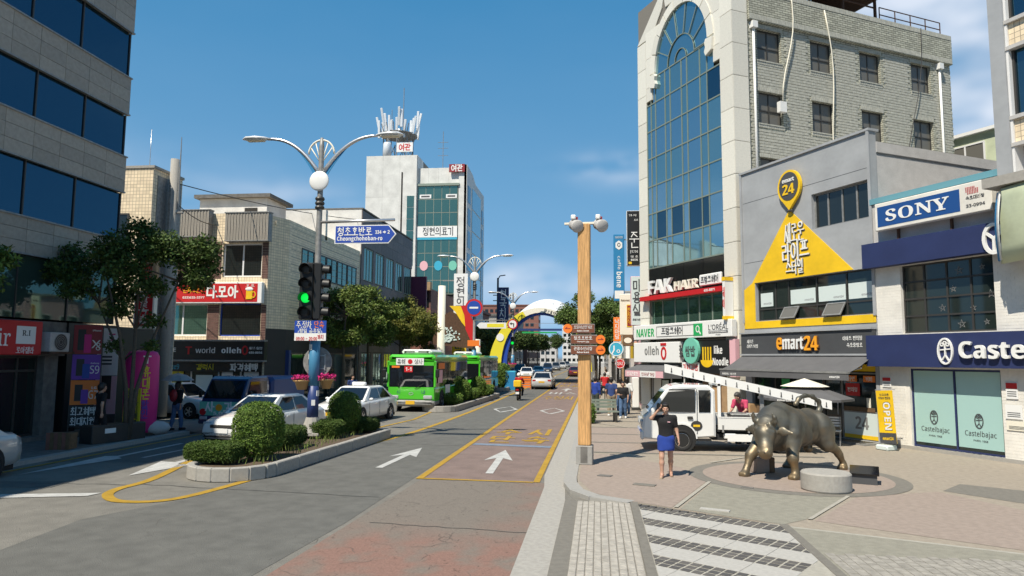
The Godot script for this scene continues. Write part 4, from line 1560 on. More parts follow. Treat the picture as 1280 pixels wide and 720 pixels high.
 # fanlight
 for i in 7:
  var a0 := PI * i / 7.0
  var a1 := PI * (i + 1) / 7.0
  for ring in [[0.0, 0.42], [0.46, 1.02], [1.06, 2.1]]:
   var p := PackedVector2Array()
   for k in 4:
    var a := lerpf(a0, a1, k / 3.0)
    p.append(Vector2(acx + cos(a) * ring[1], ay - 0.1 + sin(a) * ring[1] * (1.25 if ring[1] > 2 else 1.1)))
   if ring[0] > 0:
    for k in 4:
     var a := lerpf(a1, a0, k / 3.0)
     p.append(Vector2(acx + cos(a) * ring[0], ay - 0.1 + sin(a) * ring[0] * 1.1))
   else:
    p.append(Vector2(acx, ay - 0.1))
   st = S()
   prism(st, p, -0.09, -0.05, x)
   obj(b, "fanlight_pane", st, "glass_blue")
  stroke_mesh(fr, arr([acx + cos(a0) * 1.05, ay - 0.1 + sin(a0) * 1.15, acx + cos(a0) * 2.1, ay - 0.1 + sin(a0) * 2.55]), 1, 1, Vector2.ZERO, 0.045, -0.03, x)
 for r in [0.44, 1.04]:
  stroke_mesh(fr, ellipse(acx, ay - 0.1, r, r * 1.1, 22, 0, PI), 1, 1, Vector2.ZERO, 0.045, -0.03, x)
 obj(b, "curtain_frame", fr, "frame_green")
 st = S()
 box(st, gx0 - 0.05, gx1 + 0.05, 0, 19.2, -0.6, -0.4, x)
 obj(b, "interior", st, "dark_interior")
 # black glazed band, upper shop windows, ground floor
 for i in 4:
  piece(b, "black_panel", "black_gloss", gx0 + 0.01 + i * 1.42, gx0 + 1.41 + i * 1.42, 5.5, 6.9, -0.1, -0.03, x)
 window(b, [gx0, -11.9, -10.9, -9.9, -9.1, -8.2, gx1], [3.9, 5.4], -0.2, 0.06, "frame_green", "glass_teal", x)
 for q in [[-11.8, -11.0], [-9.05, -8.25]]:
  piece(b, "window_blind", "pale_film", q[0], q[1], 4.5, 5.3, -0.29, -0.27, x)
 window(b, [gx0, -11.3, -10.3, -8.9], [0.1, 2.4], -0.2, 0.06, "frame_white", "glass_shop", x)
 st = S()
 box(st, -8.9, gx1, 0, 2.4, -0.4, -0.1, x)
 obj(b, "shopfront_wall", st, "wood_dark")
 # poles of goods and posters in the ground floor
 for q in [["white", -12.6, -12.0, 0.3, 1.9], ["pale_film", -11.9, -11.4, 0.4, 1.6], ["cardboard", -8.3, -7.7, 0.3, 1.4], ["tan_wall", -7.6, -7.25, 0.1, 1.8], ["galv", -10.1, -9.4, 0.2, 1.5]]:
  piece(b, "poster", q[0], q[1], q[2], q[3], q[4], -0.08, -0.06, x)
 # ---- pale brick flank, at right angles; v runs back from the front
 var y := x * Transform3D(Basis(Vector3(0, 0, -1), Vector3(0, 1, 0), Vector3(1, 0, 0)), Vector3(R, 0, 0))
 var rowsw := [[15.2, 16.6], [12.45, 13.85], [9.6, 11.0], [6.8, 8.2]]
 var colsw := [[1.38, 2.68], [4.3, 5.55], [7.2, 8.5], [10.45, 11.75]]
 var holes := []
 for r in rowsw:
  for c in colsw:
   holes.append([c[0], c[1], r[0], r[1]])
 st = S()
 wall_with_holes(st, 0.86, 13.1, 0.0, 16.85, holes, 0.25, y * Transform3D(Basis(), Vector3(0, 0, -0.08)))
 box(st, 0.86, 13.1, 16.85, 18.2, -0.33, 0.08, y)
 obj(b, "brick_wall", st, "brick_pale")
 # projecting courses, soldier bricks over and under windows
 var n := 0
 var bl := S()
 for row2 in 92:
  var yy := 5.0 + row2 * 0.129
  var vv := 0.9 + (0.12 if row2 % 2 else 0.0)
  while vv < 12.9:
   var hit := yy > 16.7
   for h in holes:
    if vv + 0.22 > h[0] - 0.05 and vv < h[1] + 0.05 and yy + 0.1 > h[2] - 0.16 and yy < h[3] + 0.16:
     hit = true
   if not hit:
    box(bl, vv, vv + 0.226, yy, yy + 0.105, -0.1, -0.066 + rng.randf() * 0.006, y)
   vv += 0.242
 for q in [18.06, 16.88]:
  for i in 94:
   box(bl, 0.88 + i * 0.13, 0.99 + i * 0.13, q, q + 0.22, 0.0, 0.095, y)
 for h in holes:
  for i in 12:
   var vx: float = h[0] - 0.06 + i * 0.118
   for q in [h[3], h[2] - 0.17]:
    box(bl, vx, vx + 0.1, q, q + 0.17, -0.1, -0.05, y)
 stuff(obj(b, "brick", bl, "brick_course"))
 for h in holes:
  var w := window(b, [h[0], (h[0] + h[1]) / 2, h[1]], [h[2], h[2] + 0.62, h[3]], -0.28, 0.05, "frame_dark", "glass_old", y)
  w.name = "window_%03d" % (n + 40)
  n += 1
  piece(b, "window_sill", "brick_course", h[0] - 0.05, h[1] + 0.05, h[2] - 0.05, h[2], -0.28, -0.03, y)
 st = S()
 box(st, 0.9, 13.0, 0, 18, -5, -4.6, y)
 box(st, 0.9, 13.0, 17.4, 17.6, -8, -0.3, y)
 box(st, 12.8, 13.1, 0, 18.2, -8, -0.33, y)
 obj(b, "inner_wall", st, "joint")
 # downpipes
 for v in [1.12, 12.25]:
  st = S(true)
  tube(st, [y * Vector3(v, 16.6, 0.02), y * Vector3(v, 9.0, 0.02)], 0.055, 8)
  var p := obj(b, "downpipe", st, "white")
  st = S()
  box(st, v - 0.13, v + 0.13, 16.5, 16.78, -0.08, 0.16, y)
  obj(p, "hopper", st, "white")
 # cables hanging down the brick
 for q in [[3.1, 3.3, 18.5, 13.6, 0.03], [5.0, 5.6, 18.0, 11.0, 0.028], [11.0, 10.0, 18.3, 11.4, 0.018]]:
  st = S(true)
  var pts := []
  for i in 9:
   var t := i / 8.0
   pts.append(y * Vector3(lerpf(q[0], q[1], t) + 0.22 * sin(t * 5.0) - (0.5 * t if q[0] < 4 else 0.0), lerpf(q[2], q[3], t), 0.12 - 0.1 * t))
  tube(st, pts, q[4], 6)
  obj(b, "cable", st, "cream" if q[4] > 0.02 else "frame_dark")
 st = S()
 box(st, 2.3, 2.65, 13.0, 13.45, -0.02, 0.18, y)
 obj(b, "meter_box", st, "white")
 # roof: rusty lean-to and railing
 st = S()
 box(st, 2.2, 8.6, 19.4, 19.5, -3.0, 0.25, y)
 for v in [2.4, 4.4, 6.4, 8.4]:
  box(st, v, v + 0.1, 18.2, 19.4, -0.25, -0.15, y)
 box(st, 2.3, 8.5, 18.9, 18.96, -0.22, -0.17, y)
 obj(b, "roof_shed", st, "rust")
 st = S()
 box(st, 2.3, 8.5, 18.2, 19.3, -2.9, -2.8, y)
 obj(b, "shed_wall", st, "wood_dark")
 st = S()
 box(st, 3.0, 4.6, 18.2, 18.55, -0.6, -0.2, y)
 obj(b, "roof_unit", st, "white")
 st = S()
 for r in [18.6, 18.95]:
  tube(st, [y * Vector3(8.6, r, -0.1), y * Vector3(12.6, r, -0.1)], 0.025, 6)
 for i in 5:
  tube(st, [y * Vector3(8.6 + i, 18.2, -0.1), y * Vector3(8.6 + i, 18.95, -0.1)], 0.025, 6)
 obj(b, "railing", st, "rust")
 # ---- signs on the granite front
 var g := rthing("hair_salon_sign", "white raised salon lettering above a long red bar on the black band", "sign", s0)
 st = S()
 box(st, -13.2, -7.05, 5.37, 5.58, 0.02, 0.3, x)
 obj(g, "red_bar", st, "red")
 letters(g, "FAK", 1.95, 0.66, at(x, -11.75, 6.0, 0.0), "white", {"depth": 0.14})
 letters(g, "HAIR", 1.75, 0.42, at(x, -9.75, 5.9, 0.0), "cream", {"depth": 0.1})
 st = S()
 cbox(st, -8.75, -7.3, 5.72, 6.2, -0.02, 0.1, 0.03, x)
 obj(g, "name_board", st, "white")
 letters(g, "프랑크헤어", 1.2, 0.28, at(x, -8.03, 5.96, 0.1), "charcoal")
 letters(g, "635-8871", 0.7, 0.11, at(x, -7.8, 5.475, 0.3), "white", {"depth": 0.006})
 g = rthing("search_bar_sign", "long white sign with green lettering and a search box across the granite front", "sign", s0)
 st = S()
 cbox(st, -13.75, -6.42, 3.5, 4.2, 0.05, 0.32, 0.02, x)
 obj(g, "sign_box", st, "white")
 letters(g, "NAVER", 1.55, 0.38, at(x, -12.7, 3.83, 0.32), "green_sign")
 st = S()
 for r in [[-11.75, -8.88, 4.06, 4.09], [-11.75, -8.88, 3.6, 3.63], [-11.75, -11.72, 3.63, 4.06]]:
  box(st, r[0], r[1], r[2], r[3], 0.318, 0.33, x)
 obj(g, "search_frame", st, "galv")
 letters(g, "프랑크헤어", 1.7, 0.32, at(x, -10.5, 3.85, 0.318), "charcoal")
 piece(g, "search_button", "green_sign", -8.9, -8.28, 3.58, 4.1, 0.315, 0.33, x)
 st = S()
 ring2(st, -8.6, 3.87, 0.13, 0.15, 0.04, 0.01, at(x, 0, 0, 0.33), 16)
 stroke_mesh(st, arr([-8.5, 3.76, -8.41, 3.66]), 1, 1, Vector2.ZERO, 0.05, 0.01, at(x, 0, 0, 0.33))
 obj(g, "magnifier", st, "white")
 letters(g, "L'ORÉAL", 1.25, 0.28, at(x, -7.25, 3.94, 0.32), "charcoal", {"bold": false})
 piece(g, "black_strip", "charcoal", -7.87, -6.65, 3.66, 3.76, 0.318, 0.328, x)
 letters(g, "PROFESSIONNEL", 1.1, 0.06, at(x, -7.26, 3.71, 0.328), "white", {"depth": 0.004})
 letters(g, "PARIS", 0.3, 0.05, at(x, -7.26, 3.59, 0.32), "charcoal", {"depth": 0.004})
 g = rthing("phone_shop_sign", "white shop sign with grey lettering and a red looped emblem", "sign", s0)
 st = S()
 cbox(st, -13.8, -10.0, 2.42, 3.36, 0.04, 0.3, 0.02, x)
 obj(g, "sign_box", st, "white")
 letters(g, "olleh", 1.2, 0.42, at(x, -12.2, 2.98, 0.3), "galv", {"bold": true})
 st = S()
 ring2(st, -11.2, 2.85, 0.22, 0.3, 0.1, 0.02, at(x, 0, 0, 0.3), 20)
 stroke_mesh(st, arr([-11.38, 3.26, -11.05, 3.26]), 1, 1, Vector2.ZERO, 0.11, 0.025, at(x, 0, 0, 0.3))
 obj(g, "loop_emblem", st, "red")
 g = rthing("pink_shop_awning", "small grey and pink shop awning with white strip below the looped emblem sign", "awning", s0)
 st = S()
 prism(st, arr([0.05, 2.35, 0.95, 2.05, 0.95, 1.72, 0.05, 1.72]), -13.6, -10.2, x * Transform3D(Basis(Vector3(0, 0, 1), Vector3(0, 1, 0), Vector3(-1, 0, 0)), Vector3(-23.8, 0, 0)))
 obj(g, "canopy", st, "awning_grey")
 for q in [["pale_pink", -13.5, -12.2], ["white", -12.18, -10.9], ["pale_pink", -10.88, -10.3]]:
  piece(g, "valance", q[0], q[1], q[2], 1.74, 2.03, 0.95, 0.97, x)
 letters(g, "휴대폰할인", 1.0, 0.17, at(x, -12.85, 1.88, 0.97), "white", {"depth": 0.004})
 letters(g, "인터넷 가입", 1.1, 0.15, at(x, -11.5, 1.88, 0.97), "dark_red", {"depth": 0.004})
 g = rthing("rice_roll_sign", "pink lettered white board with a round mint sign above it", "sign", s0)
 piece(g, "board", "white", -9.95, -8.72, 1.95, 2.45, 0.05, 0.2, x)
 letters(g, "김치김밥", 1.1, 0.3, at(x, -9.33, 2.22, 0.2), "red")
 st = S()
 prism(st, ellipse(-9.1, 2.95, 0.55, 0.55, 28), 0.22, 0.36, x)
 obj(g, "round_sign", st, "mint")
 letters(g, "쌈밥", 0.72, 0.42, at(x, -9.1, 2.92, 0.36), "charcoal")
 letters(g, "정", 0.5, 0.5, at(x, -9.95, 2.95, 0.24), "charcoal", {"depth": 0.05})
 g = rthing("noodle_sign", "black square sign with yellow chopstick strokes and white lettering", "sign", s0)
 piece(g, "board", "black", -8.66, -6.72, 2.0, 3.36, 0.04, 0.24, x)
 piece(g, "pink_edge", "pale_pink", -6.7, -6.35, 1.9, 3.4, 0.02, 0.22, x)
 st = S()
 for i in 4:
  box(st, -8.42 + i * 0.17, -8.34 + i * 0.17, 2.55, 3.1, 0.238, 0.25, x)
 prism(st, ellipse(-8.12, 2.55, 0.42, 0.3, 14, PI, TAU), 0.236, 0.254, x)
 obj(g, "bowl_emblem", st, "yellow")
 letters(g, "like", 0.52, 0.34, at(x, -7.38, 2.98, 0.24), "white")
 letters(g, "Noodle", 0.98, 0.32, at(x, -7.25, 2.5, 0.24), "white")
 g = rthing("slim_side_sign", "slim white upright sign with a yellow cap fixed to the granite pier", "sign", -6.75)
 piece(g, "panel", "white", -0.05, 0.1, 4.32, 5.75, 0.02, 0.42)
 piece(g, "cap", "yellow", -0.07, 0.12, 5.75, 5.9, 0.02, 0.44)
 piece(g, "foot", "yellow", -0.07, 0.12, 4.18, 4.32, 0.02, 0.44)
 letters(g, "헤어", 0.13, 0.9, at(I3, 0.025, 5.05, 0.42), "red", {"down": true})

# ------------------------------------------------------------------ the row along the right pavement, beyond the granite building
func projecting(n: String, label: String, x0: float, x1: float, y0: float, y1: float, z: float, face: String, edge: String, th := 0.35) -> Node3D:
 var o := thing(n, label, "sign", Vector3((x0 + x1) / 2, 0, z), 0, "signs that stick out over the right pavement")
 var w := x1 - x0
 var st := S()
 cbox(st, -w / 2, w / 2, y0, y1, -th, 0.0, 0.02)
 obj(o, "sign_box", st, edge)
 piece(o, "face", face, -w / 2 + 0.02, w / 2 - 0.02, y0 + 0.02, y1 - 0.02, 0.0, 0.012)
 st = S()
 box(st, w / 2, w / 2 + 0.5, y0 + 0.3, y0 + 0.36, -th / 2 - 0.03, -th / 2 + 0.03)
 box(st, w / 2, w / 2 + 0.5, y1 - 0.36, y1 - 0.3, -th / 2 - 0.03, -th / 2 + 0.03)
 obj(o, "bracket", st, "galv")
 return o

func build_right_strip() -> void:
 var o := projecting("black_upright_sign", "tall black upright sign with one large white brush-drawn syllable", 1.55, 2.28, 7.4, 10.3, -36.6, "black", "white")
 letters(o, "준", 0.52, 0.85, at(I3, 0.02, 8.75, 0.012), "white", {"weight": 0.1})
 letters(o, "JUN", 0.42, 0.16, at(I3, 0.0, 8.12, 0.012), "white", {"serif": true, "bold": false})
 letters(o, "전통 주점", 0.4, 0.1, at(I3, -0.05, 10.05, 0.012), "white")
 letters(o, "호프", 0.22, 0.1, at(I3, 0.12, 9.8, 0.012), "white")
 letters(o, "맥 주", 0.4, 0.12, at(I3, 0.02, 7.86, 0.012), "white")
 letters(o, "BEER", 0.36, 0.1, at(I3, 0.02, 7.7, 0.012), "white")
 piece(o, "floor_mark", "yellow", -0.28, -0.12, 7.48, 7.6, 0.012, 0.016)
 o = projecting("salon_upright_sign", "pale pink upright sign reading down in black with pink edges", 1.74, 2.34, 4.3, 6.85, -36.7, "pale_film", "pale_pink", 0.5)
 letters(o, "미용실", 0.42, 1.9, at(I3, 0, 5.75, 0.012), "charcoal", {"down": true, "weight": 0.15})
 letters(o, "프랑크헤어", 0.46, 0.1, at(I3, 0, 4.6, 0.012), "charcoal")
 o = projecting("cafe_upright_sign", "tall blue upright cafe sign with a round white emblem near its top", 1.05, 1.72, 6.2, 10.45, -44.5, "sky_blue", "sky_blue")
 var turn := Transform3D(Basis(Vector3(0, 0, 1), -PI / 2), Vector3.ZERO)
 letters(o, "caffe", 0.85, 0.2, at(I3, 0.02, 8.62, 0.012) * turn, "white", {"bold": false})
 letters(o, "bene", 1.0, 0.36, at(I3, 0.02, 7.55, 0.012) * turn, "white", {"bold": true})
 var st := S()
 prism(st, ellipse(0, 9.75, 0.24, 0.3, 6, PI / 6, TAU + PI / 6), 0.012, 0.03)
 obj(o, "emblem", st, "white")
 st = S()
 ring2(st, 0, 9.77, 0.1, 0.13, 0.04, 0.01, at(I3, 0, 0, 0.03), 16)
 obj(o, "emblem_mark", st, "charcoal")
 letters(o, "커피전문점", 0.5, 0.13, at(I3, 0, 10.25, 0.012), "white")
 piece(o, "white_panel", "white", -0.28, 0.28, 6.35, 6.85, 0.012, 0.02)
 o = projecting("yellowish_board", "pale yellow board with a narrow red-framed upright panel", 1.3, 2.05, 3.95, 6.3, -41.0, "cream", "cream", 0.2)
 piece(o, "inner_panel", "yellow", 0.02, 0.3, 4.4, 5.7, 0.012, 0.03)
 piece(o, "inner_face", "dark_red", 0.05, 0.27, 4.45, 5.65, 0.03, 0.035)
 letters(o, "한정식", 0.18, 1.0, at(I3, 0.16, 5.05, 0.035), "yellow", {"down": true})
 letters(o, "Restaurant", 0.5, 0.12, at(I3, -0.05, 5.95, 0.012), "wood_dark")
 o = projecting("orange_upright_sign", "orange upright sign with white lettering down it", 1.1, 1.6, 3.75, 5.4, -48.5, "sign_orange", "sign_orange", 0.25)
 letters(o, "낙지마당", 0.34, 1.4, at(I3, 0, 4.6, 0.012), "white", {"down": true})
 o = projecting("oval_board_sign", "small brown framed sign with a pale oval", 1.45, 2.0, 3.3, 3.95, -40.5, "wood_dark", "wood_dark", 0.2)
 st = S()
 prism(st, ellipse(0, 3.62, 0.22, 0.16, 20), 0.012, 0.03)
 obj(o, "oval", st, "cream")
 # buildings, seen almost edge-on, fronts towards the street
 var blocks := [[-36.6, -46.0, 2.35, 6.4, "pale_pink", "pink washed two storey shop house next to the granite building"], [-46.2, -58.0, 2.15, 5.8, "stucco_pale", "low pale shop house with shopfronts along the right pavement"], [-58.2, -74.0, 2.0, 7.6, "tan_wall", "tan three storey shop house along the right pavement"], [-74.2, -96.0, 1.9, 9.5, "white_wall", "long white shop house farthest along the straight right pavement"]]
 for q in blocks:
  var len: float = q[0] - q[1]
  var b := thing("shop_house", q[5], "building", Vector3(q[2], 0, q[0]), -90, "shop houses along the right pavement")
  # local x runs towards the camera from 0 at the far... turned so that z faces the street
  st = S()
  box(st, -len, 0, 0, q[3], -9, 0)
  obj(b, "wall", st, q[4])
  st = S()
  box(st, -len, 0.05, q[3], q[3] + 0.15, -9.05, 0.12)
  obj(b, "roof_edge", st, "concrete")
  var n := int(len / 2.4)
  for i in n:
   var x := -len + 0.5 + i * 2.4
   for y in [3.9, 6.6]:
    if y + 1.5 < q[3]:
     window(b, [x, x + 0.75, x + 1.5], [y, y + 1.4], -0.01, 0.06, "frame_white", "glass_shop")
   window(b, [x, x + 1.0, x + 2.0], [0.2, 2.2], -0.01, 0.07, "frame_dark", "glass_shop")
  for i in int(len / 5.0):
   var sx := -len + 0.3 + i * 5.0
   var mm: String = ["white", "red", "navy", "yellow", "green_sign", "cream"][(i + int(len)) % 6]
   piece(b, "fascia", mm, sx, sx + 4.6, 2.6, 3.5, 0.0, 0.25)
 # small things on that pavement
 for q in [[1.05, -40.0, 3.12, 0.42, "cyan", "round blue footpath and cycle sign on a pole right of the brown signs"], [1.3, -41.5, 2.3, 0.3, "red", "red eight-sided sign on a thin pole below the round blue sign"]]:
  var p := thing("road_sign", q[5], "road sign", Vector3(q[0], 0, q[1]))
  st = S(true)
  tube(st, [Vector3(0, 0, 0), Vector3(0, q[2] + 0.3, 0)], 0.04, 8)
  obj(p, "post", st, "galv")
  st = S()
  prism(st, ellipse(0, q[2], q[3], q[3], 8 if q[4] == "red" else 28, 0.39, TAU + 0.39), 0.05, 0.07)
  obj(p, "disc", st, q[4])
  st = S()
  ring2(st, 0, q[2], q[3] * 0.95, q[3] * 0.95, q[3] * 0.1, 0.008, at(I3, 0, 0, 0.07), 8 if q[4] == "red" else 28)
  if q[4] == "red":
   write(st, "정지", 0.36, 0.2, at(I3, 0, q[2], 0.07))
  else:
   stroke_mesh(st, arr([0, 0.16, 0, -0.05, -0.1, -0.24]), 1, 1, Vector2(-0.12, q[2]), 0.07, 0.01, at(I3, 0, 0, 0.07))
   ring2(st, 0.12, q[2] - 0.12, 0.1, 0.1, 0.04, 0.01, at(I3, 0, 0, 0.07), 12)
  obj(p, "symbol", st, "white")
 var wb := thing("white_upright_board", "white upright lightbox board standing on the pavement near the granite building", "sign board", Vector3(1.92, 0, -36.4))
 st = S()
 cbox(st, -0.17, 0.17, 0.12, 1.65, -0.12, 0.12, 0.03)
 obj(wb, "panel", st, "white")
 st = S()
 box(st, -0.22, 0.22, 0.0, 0.12, -0.18, 0.18)
 obj(wb, "foot", st, "frame_dark")
 # parked bicycles behind the board
 var bk := thing("bicycle", "dark bicycle leaning behind the white upright board", "bicycle", Vector3(1.62, 0, -37.2), 70)
 for s in [-0.5, 0.5]:
  st = S(true)
  var pts := []
  for i in 21:
   pts.append(Vector3(s + cos(TAU * i / 20.0) * 0.31, 0.32 + sin(TAU * i / 20.0) * 0.31, 0))
  tube(st, pts, 0.02, 6, false)
  obj(bk, "wheel", st, "rubber")
 st = S(true)
 tube(st, [Vector3(-0.5, 0.32, 0), Vector3(-0.15, 0.75, 0), Vector3(0.3, 0.75, 0), Vector3(0.5, 0.32, 0)], 0.018, 6)
 tube(st, [Vector3(-0.15, 0.75, 0), Vector3(-0.05, 0.3, 0), Vector3(0.3, 0.75, 0), Vector3(0.3, 0.95, 0), Vector3(0.2, 0.97, 0.2)], 0.016, 6)
 obj(bk, "frame", st, "frame_dark")
 st = S()
 cbox(st, -0.28, -0.02, 0.8, 0.86, -0.06, 0.06, 0.02)
 obj(bk, "saddle", st, "black")

# ------------------------------------------------------------------ the tower on the left
func panels(parent: Node, n: String, mats: String, x0: float, x1: float, y0: float, y1: float, cols: int, rows: int, xf: Transform3D) -> void:
 var w := (x1 - x0) / cols
 var h := (y1 - y0) / rows
 for i in cols:
  for j in rows:
   piece(parent, n, mats + str(rng.randi() % 3), x0 + i * w + 0.006, x0 + (i + 1) * w - 0.006, y0 + j * h + 0.006, y0 + (j + 1) * h - 0.006, -0.06, rng.randf_range(0.0, 0.004), xf, 0.012)

func build_left_tower() -> void:
 var b := thing("panelled_tower", "tall shaded tower with tan panel bands and strips of deep blue glass", "building", Vector3(-17, 0, -23.07), 90)
 var st := S()
 # x is 0 at the far corner and negative towards the camera; z points to the street
 box(st, -40, -0.35, 5.4, 15.9, -3.9, -0.32)
 box(st, -40, -0.35, 3.5, 5.4, -3.9, -2.0)
 obj(b, "core", st, "dark_interior")
 var bands := [[3.65, 5.6], [6.7, 8.46], [9.76, 11.35], [12.72, 14.46]]
 st = S()
 for q in [[5.6, 6.7], [8.46, 9.76], [11.35, 12.72], [14.46, 15.9]]:
  box(st, -40, -0.02, q[0] + 0.02, q[1] - 0.02, -0.4, -0.05)
  box(st, -0.4, -0.03, q[0] + 0.02, q[1] - 0.02, -3.9, -0.4)
 obj(b, "backing", st, "joint_dark")
 for q in [[5.6, 6.7, 3], [8.46, 9.76, 3], [11.35, 12.72, 3], [14.46, 15.9, 3]]:
  panels(b, "panel", "panel", -10.5, 0.0, q[0], q[1], 10, q[2], I3)
  st = S()
  box(st, -40, -10.52, q[0], q[1], -0.3, 0.0)
  obj(b, "far_panel_band", st, "panel0")
  var e := Transform3D(Basis(Vector3(0, 0, -1), Vector3(0, 1, 0), Vector3(1, 0, 0)), Vector3(0, 0, 0))
  panels(b, "panel", "panel", 0.07, 3.9, q[0], q[1], 4, q[2], e)
  st = S()
  box(st, -40, 0.03, q[1] - 0.02, q[1] + 0.03, -0.1, 0.04)
  box(st, -40, 0.03, q[0] - 0.03, q[0] + 0.02, -0.1, 0.03)
  obj(b, "drip_edge", st, "galv")
 st = S()
 box(st, -40, 0.15, 15.93, 16.15, -4.0, 0.18)
 obj(b, "roof_cap", st, "frame_dark")
 var jitter := [-0.0, -2.05, -4.1, -6.15, -8.2, -10.3, -14.0, -20.0]
 for q in bands:
  for i in jitter.size() - 1:
   var off: float = 0.35 if q[0] > 12 else (0.0 if q[0] > 9 else 0.2)
   var x1: float = jitter[i] - (off if i > 0 else 0.03)
   var x0: float = jitter[i + 1] - off
   var pn := piece(b, "pane", "glass_left" if q[0] > 6 else "glass_low", x0 + 0.02, x1 - 0.02, q[0] + 0.04, q[1] - 0.04, -0.2, -0.14)
   pn.rotate_object_local(Vector3(0, 1, 0), rng.randf_range(-0.006, 0.006))
  for i in jitter.size():
   var off: float = 0.35 if q[0] > 12 else (0.0 if q[0] > 9 else 0.2)
   var x: float = jitter[i] - (off if i > 0 else 0.03)
   piece(b, "mullion", "frame_dark", x - 0.025, x + 0.025, q[0] + 0.03, q[1] - 0.03, -0.24, -0.1)
  # return glass on the far flank
  piece(b, "pane", "glass_left", -0.3, -0.06, q[0] + 0.04, q[1] - 0.04, -3.9, -0.26)
 letters(b, "왕카페", 0.95, 0.24, Transform3D(I3.basis, Vector3(-1.5, 5.1, -0.138)), "galv", {"depth": 0.004, "name": "window_lettering"})
 # ground floor: stone piers, glazed fronts in shade
 st = S()
 for x in [-40.0, -5.95, -3.15]:
  box(st, x, x + 0.55, 0, 2.55, -0.4, 0.0)
 box(st, -40, -2.3, 2.55, 3.62, -0.4, -0.02)
 box(st, -40, 0, 0, 0.12, -0.6, 0.15)
 obj(b, "ground_floor_wall", st, "concrete_dark")
 st = S()
 box(st, -2.3, -0.02, 2.3, 3.62, -0.4, 0.05)
 box(st, -2.3, -1.75, 0, 2.3, -0.4, 0.05)
 box(st, 0.0, 2.6, 0.0, 3.62, -5.0, -0.3)
 obj(b, "black_front", st, "black")
 window(b, [-5.4, -4.6, -3.9, -3.15], [0.12, 2.1, 2.55], -0.3, 0.07, "frame_dark", "glass_shop")
 window(b, [-1.75, -0.9, -0.02], [0.12, 2.3], -0.3, 0.07, "frame_dark", "glass_shop")
 st = S()
 box(st, -39, -0.3, 0, 3.5, -4.2, -4.0)
 obj(b, "interior", st, "dark_interior")
 # signs and fittings on it
 var s := thing("red_shop_sign", "red shop sign with a square white emblem over the shaded left shopfront", "sign", Vector3(-17, 0, -18.8), 90)
 st = S()
 cbox(st, -3.2, 0.62, 2.58, 3.58, 0.02, 0.3, 0.02)
 obj(s, "sign_box", st, "red")
 piece(s, "emblem_panel", "white", -0.35, 0.35, 2.9, 3.42, 0.3, 0.31)
 letters(s, "R.I", 0.3, 0.16, at(I3, 0, 3.22, 0.31), "charcoal", {"serif": true, "depth": 0.004})
 letters(s, "로아젤라", 0.66, 0.18, at(I3, 0.0, 2.72, 0.3), "white", {"depth": 0.006})
 letters(s, "hair", 1.1, 0.5, at(I3, -1.1, 3.08, 0.3), "white", {"serif": true, "bold": false, "depth": 0.006})
 s = thing("air_conditioner", "grey outdoor air conditioner unit on the wall right of the red shop sign", "air conditioner", Vector3(-17, 0, -20.0), 90)
 st = S()
 cbox(st, -0.4, 0.4, 2.68, 3.28, 0.08, 0.42, 0.02)
 obj(s, "casing", st, "stucco_pale")
 st = S()
 prism(st, ellipse(0.02, 2.98, 0.25, 0.25, 24), 0.42, 0.428)
 obj(s, "fan_opening", st, "frame_dark")
 st = S()
 for r in [0.08, 0.14, 0.2, 0.26]:
  ring2(st, 0.02, 2.98, r, r, 0.012, 0.012, at(I3, 0, 0, 0.428), 20)
 obj(s, "fan_guard", st, "galv")
 st = S()
 box(st, -0.45, 0.6, 2.62, 2.68, 0.02, 0.45)
 obj(s, "bracket", st, "rust")
 s = thing("square_sign", "white raised letters on the black shopfront beside the phone posters", "sign", Vector3(-17, 0, -22.3), 90)
 letters(s, "SQUARE", 1.25, 0.28, at(I3, 0.1, 3.08, 0.06), "white", {"depth": 0.05})
 st = S()
 box(st, -0.6, 0.8, 3.3, 3.34, 0.052, 0.09)
 obj(s, "lamp_rail", st, "galv")
 s = thing("phone_banner", "tall banner of stacked red, violet, orange and black phone panels", "banner", Vector3(-16.35, 0, -20.9), 28)
 st = S()
 for x in [-0.42, 0.4]:
  box(st, x, x + 0.03, 0.0, 3.55, -0.05, -0.01)
 box(st, -0.42, 0.43, 0.0, 0.04, -0.3, 0.2)
 obj(s, "stand", st, "frame_dark")
 var k := 0
 for q in [["dark_red", 2.62, 3.55], ["purple", 1.8, 2.6], ["sign_orange", 1.0, 1.78], ["black", 0.3, 0.98]]:
  piece(s, "panel", q[0], -0.4, 0.4, q[1], q[2], -0.005, 0.0)
  if k < 3:
   piece(s, "phone_picture", "black", -0.28, -0.06, float(q[1]) + 0.12, float(q[2]) - 0.14, 0.002, 0.006)
   piece(s, "phone_picture", ["pink", "sign_blue", "purple"][k], -0.1, 0.1, float(q[1]) + 0.04, float(q[2]) - 0.3, 0.008, 0.012)
   letters(s, ["X", "S9", "G7"][k], 0.26, 0.26, at(I3, 0.24, float(q[1]) + 0.32, 0.002), "white", {"depth": 0.004, "bold": false})
  k += 1
 letters(s, "8", 0.13, 0.24, at(I3, 0.3, 2.86, 0.002), "white", {"depth": 0.004, "bold": false})
 letters(s, "iPhone", 0.24, 0.06, at(I3, 0.24, 3.38, 0.002), "white", {"depth": 0.004})
 letters(s, "Galaxy", 0.24, 0.06, at(I3, 0.24, 2.32, 0.002), "white", {"depth": 0.004})
 letters(s, "LG", 0.14, 0.08, at(I3, 0.26, 1.54, 0.002), "white", {"depth": 0.004})
 letters(s, "최고혜택", 0.7, 0.24, at(I3, 0, 0.8, 0.002), "white", {"depth": 0.006, "weight": 0.15})
 letters(s, "최대지원", 0.7, 0.24, at(I3, 0, 0.48, 0.002), "white", {"depth": 0.006, "weight": 0.15})
